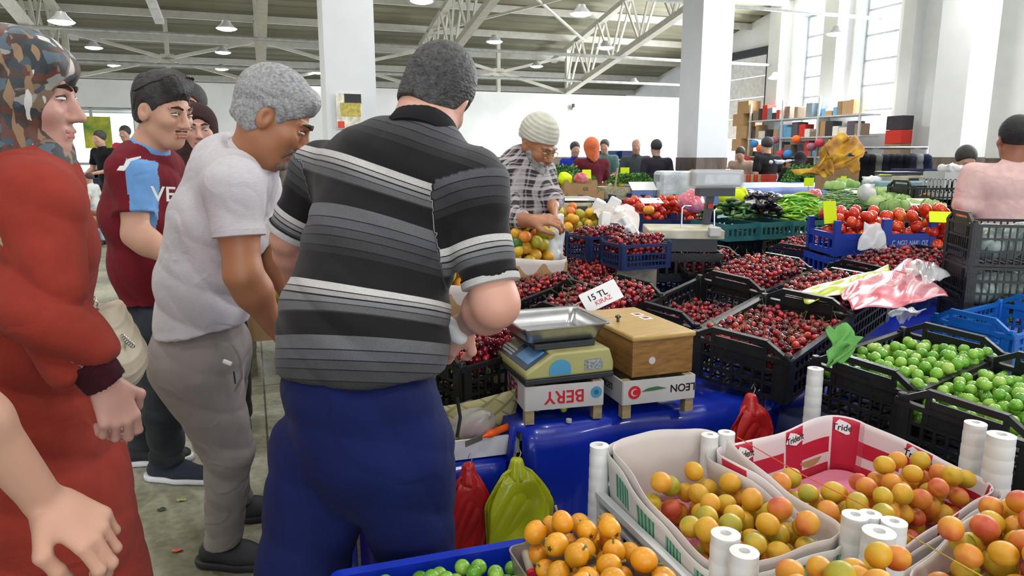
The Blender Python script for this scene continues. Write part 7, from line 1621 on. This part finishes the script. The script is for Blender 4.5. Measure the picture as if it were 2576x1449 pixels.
carton('brown carton with dark print, upper one beside the basket', W(1455, 478, 6.0), R(3), .27, .25, .11); carton('brown carton of tomatoes with dark print, lower one behind the small scale', W(1468, 498, 5.95), R(3), .29, .25, .08); carton('brown carton corner left of the upper carton', W(1400, 497, 6.1), R(3), .16, .25, .09)
heap(ME_TO, 'tomato', 'tomato', W(1396, 490, 6.15), R(3), .14, .2, TR_, 8, 64, 'red tomato in the left brown carton', 'tomatoes in the left brown carton', .02)
bag('plastic_bag', 'fluorescent yellow bag on the brown carton', W(1422, 450, 5.95), (.10, .08, .08), M_GLOW, 30, amp=.014); bag('plastic_bag', 'pinkish white bag on the brown carton', W(1458, 448, 6.0), (.13, .08, .07), M_BAGP, 31, amp=.014)
bk = empty('basket', W(1548, 484, 6.2)-Vector((0, 0, .06)), 0, 'cream woven basket of parsley with a wooden handle', 'basket'); rings_mesh(MB(), [(rr(.11, .1, .05), 0), (rr(.15, .13, .06), .11), (rr(.144, .124, .06), .11), (rr(.105, .095, .05), .01)]).build('body', mat('cream_wicker', srgb('#c9c3a2'), .8, var=.25, scale=60), bk, smooth=30)
MB().cyl((-.03, -.12, .02), (-.0, -.1, .27), .008, n=8).build('handle', M_SLAT, bk)
for k, (x, lb) in enumerate(((1480, 'left one of three beneath the cartons'), (1560, 'middle one of three beneath the basket'), (1640, 'right one of three beneath the white sheet'))): tray_crate('navy_crate', 'navy plastic crate, '+lb, W(x, 503, 5.95), Y1, .30, .3, .09, M_NVYP, .05)
bags = [(1742, 508, 4.9, (.20, .12, .14), M_BAGP, 'crumpled magenta pink bag leaning on the balance pole'), (1838, 493, 5.3, (.22, .12, .10), M_GLOW, 'fluorescent yellow bag on the cucumbers'), (1912, 487, 5.7, (.22, .12, .10), M_BAGW, 'white bag lying behind the eggplants, left of two'), (1952, 480, 5.75, (.24, .12, .10), M_BAGW, 'white bag lying behind the peppers, right of two'),
        (2048, 492, 5.45, (.12, .07, .07), M_BAGP, 'pink rolled bag between peppers and beans'), (2180, 492, 5.3, (.11, .10, .16), M_BAGW, 'knotted white bag standing on the beans'), (2192, 458, 5.9, (.14, .10, .08), M_BAGW, 'white bag upon the blue basin by the beans'), (2222, 445, 6.2, (.12, .08, .06), M_GLOW, 'pale yellow bag on the far grey scale'),
        (1600, 415, 10.2, (.28, .2, .12), M_BAGW, 'white bag on the far navy table'), (1195, 402, 8.3, (.13, .1, .08), M_BAGW, 'white bag on the far leaf lettuces'), (1222, 398, 8.45, (.1, .08, .16), mat('sky_blue_bag', srgb('#3f7fd0'), .4), 'sky blue bag behind the leaf lettuces'), (1520, 412, 9.9, (.16, .1, .1), M_GLOW, 'yellowish bag on the far navy table'),
        (1960, 408, 10.3, (.4, .2, .06), M_BAGW, 'pale flat bags on the far goods table')]
ZT = {1600: 1.075, 1195: 1.2, 1222: 1.06, 1520: 1.07, 1952: 1.03, 1912: 1.06}
for k, (x, y, Y, s_, m, lb) in enumerate(bags):
    c = W(x, y, Y); c.z = ZT.get(x, c.z); bag('plastic_bag', lb, c, s_, m, 40+k, amp=.016, res=.009)
# blue basin with scale
bb = MB().box((0, 0, 0), (.42, .3, .16)).build('blue_basin', mat('pale_blue_plastic', srgb('#8fb0bd'), .4), smooth=0, bevel=.015); bb.location = W(2250, 478, 5.9); tag(bb, 'pale blue plastic basin behind the lettuces', 'basin')
s3 = empty('weighing_scale', W(2265, 452, 5.9)-Vector((0, 0, .03)), 0, 'grey scale standing on the pale blue basin', 'weighing scale'); MB().box((0, 0, .03), (.27, .25, .07)).build('housing', M_CRM, s3, smooth=0, bevel=.01); MB().box((-.02, 0, .085), (.28, .24, .02)).build('plate', M_DPLAS, s3, smooth=0); MB().box((.04, -.126, .03), (.08, .003, .03)).build('display', M_DPLAS, s3, smooth=0)
for k in range(4):
    o = bpy.data.objects.new('carrot', longveg('carrot', .16, .013, mat('ochre_root', srgb('#b58a3a'), .6), .05, taper=.6)) if k == 0 else dup(cr0)
    if k == 0: COL.objects.link(o); cr0 = o
    o.location = W(2318+k*5, 500-k*3, 5.2); o.rotation_euler = (0, .1, .2+.15*k); tag(o, 'ochre root vegetable beside the lettuces', 'root vegetable', 'ochre roots by the lettuces')
# black crate stacks
BSC = crate_parts(.50, .40, .20, M_BLKP)
cs = W(2580, 552, 2.95)
for k in range(3): place_crate(BSC, 'black_crate', 'tall black crate in the near right-hand stack, ' + ('topmost, filled with white and green bags', 'middle one of three', 'lowest one')[k], Vector((cs.x+.02, cs.y+.1, cs.z-.02-.178*k)), rot3(R(-14)), (.82, .8, .88), H_=.20)
for k in range(6): bag('plastic_bag', 'pale grey-green bag packed in the near right-hand crate stack', Vector((cs.x-.12+.08*(k % 3), cs.y+.05, cs.z-.10-.2*(k//3))), (.11, .12, .12), mat('grey_green_bag', srgb('#8c9a94'), .3, var=.3, scale=14), 80+k, amp=.012, group='bags in the near crate stack')
cs2 = W(2345, 470, 5.3)
for k in range(5): place_crate(BSC, 'black_crate', 'black crate in the far stack by the grey T-shirt man, ' + ('topmost', 'second from the top', 'middle one', 'fourth from the top', 'lowest one')[k], Vector((cs2.x, cs2.y, cs2.z-.2*k)), rot3(R(0)), (.95, .9, 1), H_=.20)
for k in range(5): place_crate(BSC, 'black_crate', 'black crate in the far right-hand stack behind the pink shirt, ' + ('topmost', 'second from the top', 'middle one', 'fourth from the top', 'lowest one')[k], Vector((cs2.x+.5, cs2.y+.2, cs2.z-.02-.2*k)), rot3(R(0)), (.9, .9, 1), H_=.20)
tray_crate('white_crate', 'translucent white crate on the far black stack', W(2400, 432, 5.4), R(0), .30, .28, .2, M_WHTP); bag('plastic_bag', 'white film heaped in the translucent white crate', W(2395, 425, 5.4), (.26, .2, .07), M_BAGW, 95, amp=.015, res=.009)
for k in range(4):
    p = W(2312, 425, 7.2); tray_crate('blue_crate', 'dark blue crate stacked by the clothes rack, ' + ('topmost', 'second', 'third', 'lowest')[k]+' of the stack', Vector((p.x, p.y, p.z-.2*k)), Y1, .3, .4, .19, M_NVYP)
# clothes rack, mustard cloth
rk_ = empty('clothes_rack', (0, 0, 0), 0, 'clothes rack of dark coats before the window wall', 'clothes rack'); a, b = W(2165, 372, 8.2), W(2335, 372, 8.0)
MB().cyl(a, b, .015, n=8).build('rail', M_STL, rk_)
for p in (a, b): MB().cyl(p, (p.x, p.y, 0), .015, n=8).build('upright', M_STL, rk_)
gc = ('#101216', '#15161c', '#6b6f6a', '#1a2030', '#131722', '#181a26', '#11131a', '#2a2d3a', '#7f7f88', '#1b2540')
for k in range(10):
    p = a.lerp(b, (k+.5)/10); s_ = SDF(.02); s_.cap(p+Vector((-.03, -.12, -.12)), p+Vector((.03, .12, -.12)), .05, k=.03); s_.cap(p+Vector((0, -.05, -.15)), p+Vector((0, -.05, -.75)), .07, .1, .05); s_.cap(p+Vector((0, .08, -.15)), p+Vector((0, .08, -.75)), .07, .09, .05)
    g_ = smesh('coat', s_, pm('cloth', srgb(gc[k])), None, folds=lambda P: waves(P, (.8, .6, 0), 60, .008, 3, k)); center(g_); tag(g_, 'hanging %s coat on the clothes rack, %s from the near end' % (('black', 'black', 'grey', 'navy', 'navy', 'black', 'black', 'slate', 'pale grey', 'blue')[k], 'first second third fourth fifth sixth seventh eighth ninth tenth'.split()[k]), 'coat')
def mustard():
    m, t, p = nt('mustard_patterned_cloth'); tc = N(t, 'ShaderNodeTexCoord'); n = N(t, 'ShaderNodeTexNoise', i_Scale=7.0, i_Detail=5.0); L(t, tc.outputs['Object'], n.inputs[0]); L(t, ramp(t, n.outputs[0], [(.3, srgb('#7d4f1a')), (.48, srgb('#b58420')), (.6, srgb('#c79a28')), (.7, srgb('#d8c21a'))]), p.inputs['Base Color']); p.inputs['Roughness'].default_value = .8; return m
M_MUS = mustard(); mu = empty('mustard_cloth', (0, 0, 0), 0, 'mustard yellow patterned cloth draped over goods before the second window', 'cloth')
fold_sheet(mu, 'hanging_panel', (W(2082, 342, 7.5), W(2150, 340, 7.55), W(2172, 388, 7.3), W(2078, 400, 7.3)), M_MUS, .03, 3); fold_sheet(mu, 'lower_panel', (W(2078, 396, 7.3), W(2172, 386, 7.3), W(2148, 436, 7.2), W(2098, 420, 7.25)), M_MUS, .025, 4)
fold_sheet(mu, 'side_panel', (W(2062, 380, 7.45), W(2088, 345, 7.5), W(2085, 440, 7.2), W(2058, 440, 7.25)), M_MUS, .03, 5); fold_sheet(mu, 'trailing_end', (W(2070, 415, 7.3), W(2085, 436, 7.2), W(2030, 440, 7.3), W(1985, 432, 7.5)), M_MUS, .02, 6)
o = MB().box((0, 0, 0), (.34, .3, .3)).build('cardboard_box', M_CARD, smooth=0); p = W(2112, 430, 7.75); o.location = (p.x+.02, p.y+.1, 1.275); tag(o, 'large carton under the mustard cloth', 'cardboard box')
# far wall goods: cartons, toys and boxes on shelves by the windows
fr_ = np.random.default_rng(12); fc = ['#a8875f', '#8e7a66', '#b3453a', '#7d8a94', '#c9c2b4', '#5a5560', '#c0392f', '#6fa3c9', '#d7d2c8', '#7a6a5c', '#b08f6a', '#3f3a40']
sh_ = empty('shelf_rack', (0, 0, 0), ROOM, 'cluttered shelf rack against the window wall near the gate', 'shelf'); 
for z in (.5, 1.0, 1.45, 1.9, 2.35): MB().box((12.55, 13.9, z), (.55, 3.7, .03)).build('shelf_board', M_FRAME, sh_, smooth=0)
for u in (12.1, 13.3, 14.5, 15.7): MB().box((12.3, u, 1.4), (.04, .04, 2.8)).build('upright', M_FRAME, sh_, smooth=0)
ci = 0
for zi, z in enumerate((.515, 1.015, 1.465, 1.915, 2.365)):
    u = 12.15
    while u < 15.6:
        w_ = fr_.uniform(.10, .26); h = min(.38, fr_.uniform(.10, .38)); c_ = fc[int(fr_.integers(len(fc)))]
        if fr_.uniform() < .85:
            o = MB().box((0, 0, h/2), (.3, w_*.93, h)).build('goods_box', pm('cloth', srgb(c_)), smooth=0, bevel=.012); o.location = RM(12.5, u+w_/2, z); o.rotation_euler = (0, 0, ROOM+fr_.uniform(-.15, .15)); tag(o, 'small packaged goods box on the cluttered shelf rack, '+('lowest', 'second', 'middle', 'fourth', 'top')[zi]+' shelf', 'box', 'goods on the rack, '+('lowest', 'second', 'middle', 'fourth', 'top')[zi]+' shelf')
        u += w_
for k in range(14):
    c_ = ('#c0392f', '#d9622a', '#3f7fc0', '#b03a4a', '#8a5a6a')[k % 5]; o = bpy.data.objects.new('toy_ball', fruit_mesh('toy_ball', sphf(.11, 1, 1, .9), 14, 9, [pm('cloth', srgb(c_))])) ; COL.objects.link(o); o.location = RM(12.15, 12.3+.25*k, 1.62+.25*math.sin(k*2.3)); tag(o, 'bright coloured toy bundle hanging from the cluttered shelf rack', 'toy', 'toys hanging on the shelf rack')
for k in range(9):
    o = MB().box((0, 0, .16), (.4, .42, .32)).build('cardboard_box', M_CARD, smooth=0, bevel=.004); o.location = RM(12.45, 16.15+.0*k if k % 2 else 15.98, .0+.32*k); o.rotation_euler = (0, 0, ROOM+.05*math.sin(k)); tag(o, 'brown carton in the stack beside the roll-up gate, '+'lowest second third fourth fifth sixth seventh eighth topmost'.split()[k], 'cardboard box')
for k in range(8):
    o = MB().box((0, 0, .14), (.3, .4, .28)).build('goods_box', pm('cloth', srgb(fc[(k*5) % 12])), smooth=0, bevel=.01); o.location = RM(12.6, 11.35, .01+.285*k); o.rotation_euler = (0, 0, ROOM); tag(o, 'goods box piled against the wall between the windows, '+'lowest second third fourth fifth sixth seventh topmost'.split()[k], 'box')
# stacks before the end wall
for j, (x, n_, m, nm, w_) in enumerate(((1485, 7, M_CARD, 'cardboard_box', .42), (1506, 7, mat('red_crate_plastic', srgb('#b5352c'), .5), 'red_crate', .4), (1535, 8, M_NVYP, 'navy_crate', .42), (1577, 8, M_NVYP, 'navy_crate', .42))):
    for k in range(n_):
        p = W(x, 380, 15.2); o = MB().box((0, 0, .09), (w_, .35, .17)).build(nm, m if not (j == 1 and k % 2) else M_CARD, smooth=0, bevel=.006); o.location = (p.x, p.y, .2*k+.01); o.rotation_euler = (0, 0, ROOM)
        tag(o, '%s in the far stack at the end wall, %s' % (nm.replace('_', ' '), ('behind the orange-haired woman', 'right of the orange-haired woman', 'behind the sage shirt', 'between the sage and grey shirts')[j]), 'crate', 'far stack '+('behind the orange-haired woman', 'right of the orange-haired woman', 'behind the sage shirt', 'between the sage and grey shirts')[j])
for k in range(9):
    p = W(1850+k*9, 405, 11.4); o = MB().box((0, 0, .07), (.28, .3, .14)).build('red_crate' if k % 2 == 0 else 'brown_crate', MATS['red_crate_plastic'] if k % 2 == 0 else M_CARD, smooth=0, bevel=.005); o.location = (p.x, p.y, 1.06); o.rotation_euler = (0, 0, ROOM); tag(o, ('red' if k % 2 == 0 else 'brown')+' crate on the far goods table before the gate', 'crate', ('red' if k % 2 == 0 else 'brown')+' crates on the far goods table')
for k in range(7):
    p = W(1500+k*18, 425, 9.9); o = MB().box((0, 0, .05), (.26, .25, .10)).build('fruit_tray', pm('cloth', srgb(('#c9a02a', '#8a5a2a', '#c9c2a0', '#6b7a3a')[k % 4])), smooth=0, bevel=.02); o.location = (p.x, p.y, 1.025); o.rotation_euler = (0, 0, ROOM); tag(o, 'tray of small goods on the far navy table', 'tray', 'trays on the far navy table')
# wall bits
o = MB().cyl((5.05, UF-.04, 1.45), (5.05, UF-.04, 3.1), .03, n=8).build('conduit', M_FRAME); o.rotation_euler = (0, 0, ROOM); tag(o, 'thin vertical conduit on the end wall left of the bearded man', 'conduit')
wc_ = empty('wall_camera', RM(8.55, UF-.08, 2.75), ROOM, 'small surveillance camera on the end wall above the bearded man', 'camera'); MB().box((0, 0, .08), (.05, .08, .12)).build('mount', M_DPLAS, wc_, smooth=0); MB().cyl((0, -.05, 0), (0, .06, .02), .045, n=12).build('housing', M_LABEL, wc_)
po = MB().box((0, 0, 0), (.55, .02, .7)).build('wall_poster', mat('green_yellow_poster', srgb('#4f8a3a'), .5, col2=srgb('#d9cf3a'), scale=3)); po.location = W(211, 328, 15.0); q_ = VU(po.location); po.location = RM(q_[0], UF-.02, po.location.z); po.rotation_euler = (0, 0, ROOM); tag(po, 'green and yellow poster on the end wall at the left window', 'poster')
for k in range(6):
    p = W(240+k*16, 372, 15.2); o = MB().box((0, 0, .1), (.3, .3, .2)).build('goods_box', pm('cloth', srgb(fc[(k*3+1) % 12])), smooth=0, bevel=.02); o.location = (p.x, p.y, 1.005); tag(o, 'small bright goods on the far left table under the window', 'box', 'goods on the far left table')
p = VU(W(285, 380, 15.2)); mstall('far left table under the window', p[0]-.9, p[1]-.5, p[0]+.9, p[1]+.5, 1.0, M_TARPD, .5)
fig(705, 6.4, 392, 'person in black top and beige cap bending at the far left tomatoes', yaw=R(150), shirt=(.02, .02, .022), pants=(.02, .02, .03), hat=srgb('#9a9378'), lean=.4, vox=.011)
# litter on the floor
for k, (x, y, nm, c_, lb) in enumerate(((455, 1258, 'leaf', '#a3a86a', 'pale yellow leaf on the concrete below the navy trainer'), (405, 1282, 'leaf', '#2f3f26', 'dark green leaf on the concrete'), (445, 1385, 'paper_scrap', '#c4604a', 'small red paper scrap on the concrete'), (632, 1268, 'paper_scrap', '#a86a62', 'pink scrap on the floor between the two men'))):
    p = W(x, y, z=.004); o = MB().grid(lambda a, b: (p.x+(a-.5)*.045*math.sin(math.pi*min(.98, max(.02, b)))+.004*b, p.y+(b-.5)*.03, .004+.006*math.sin(a*5+b*3+k)**2), 7, 7).build(nm, mat('litter%d' % k, srgb(c_), .7), smooth=80); center(o); tag(o, lb, 'leaf' if nm == 'leaf' else 'scrap')
# crates and boards hidden under the tilted rows, so that they stand on the table
for i, (M, T, lb, s_) in enumerate(CM):
    lo = min((M @ Vector((x, y, 0))).z for x in (-CL/2, CL/2) for y in (-CW/2, CW/2)); c = M @ Vector((0, 0, 0)); tz = .705 if i != 12 and i != 13 else .605
    h = lo-tz-.002
    if h > .012: o = MB().box((0, 0, h/2), (.16, .12, h)).build('prop_block', M_LEGS, smooth=0); o.location = (c.x, c.y, tz); tag(o, 'timber prop block under the black cherry crate '+lb, 'block')

finalize('green_plum', 'green_plums', 'plums', 290, 'further green plums lying deeper in the plum crates', PR)
finalize('apricot', 'apricots', 'apricots', 290, 'further apricots lying underneath the visible ones in the trays', AR)
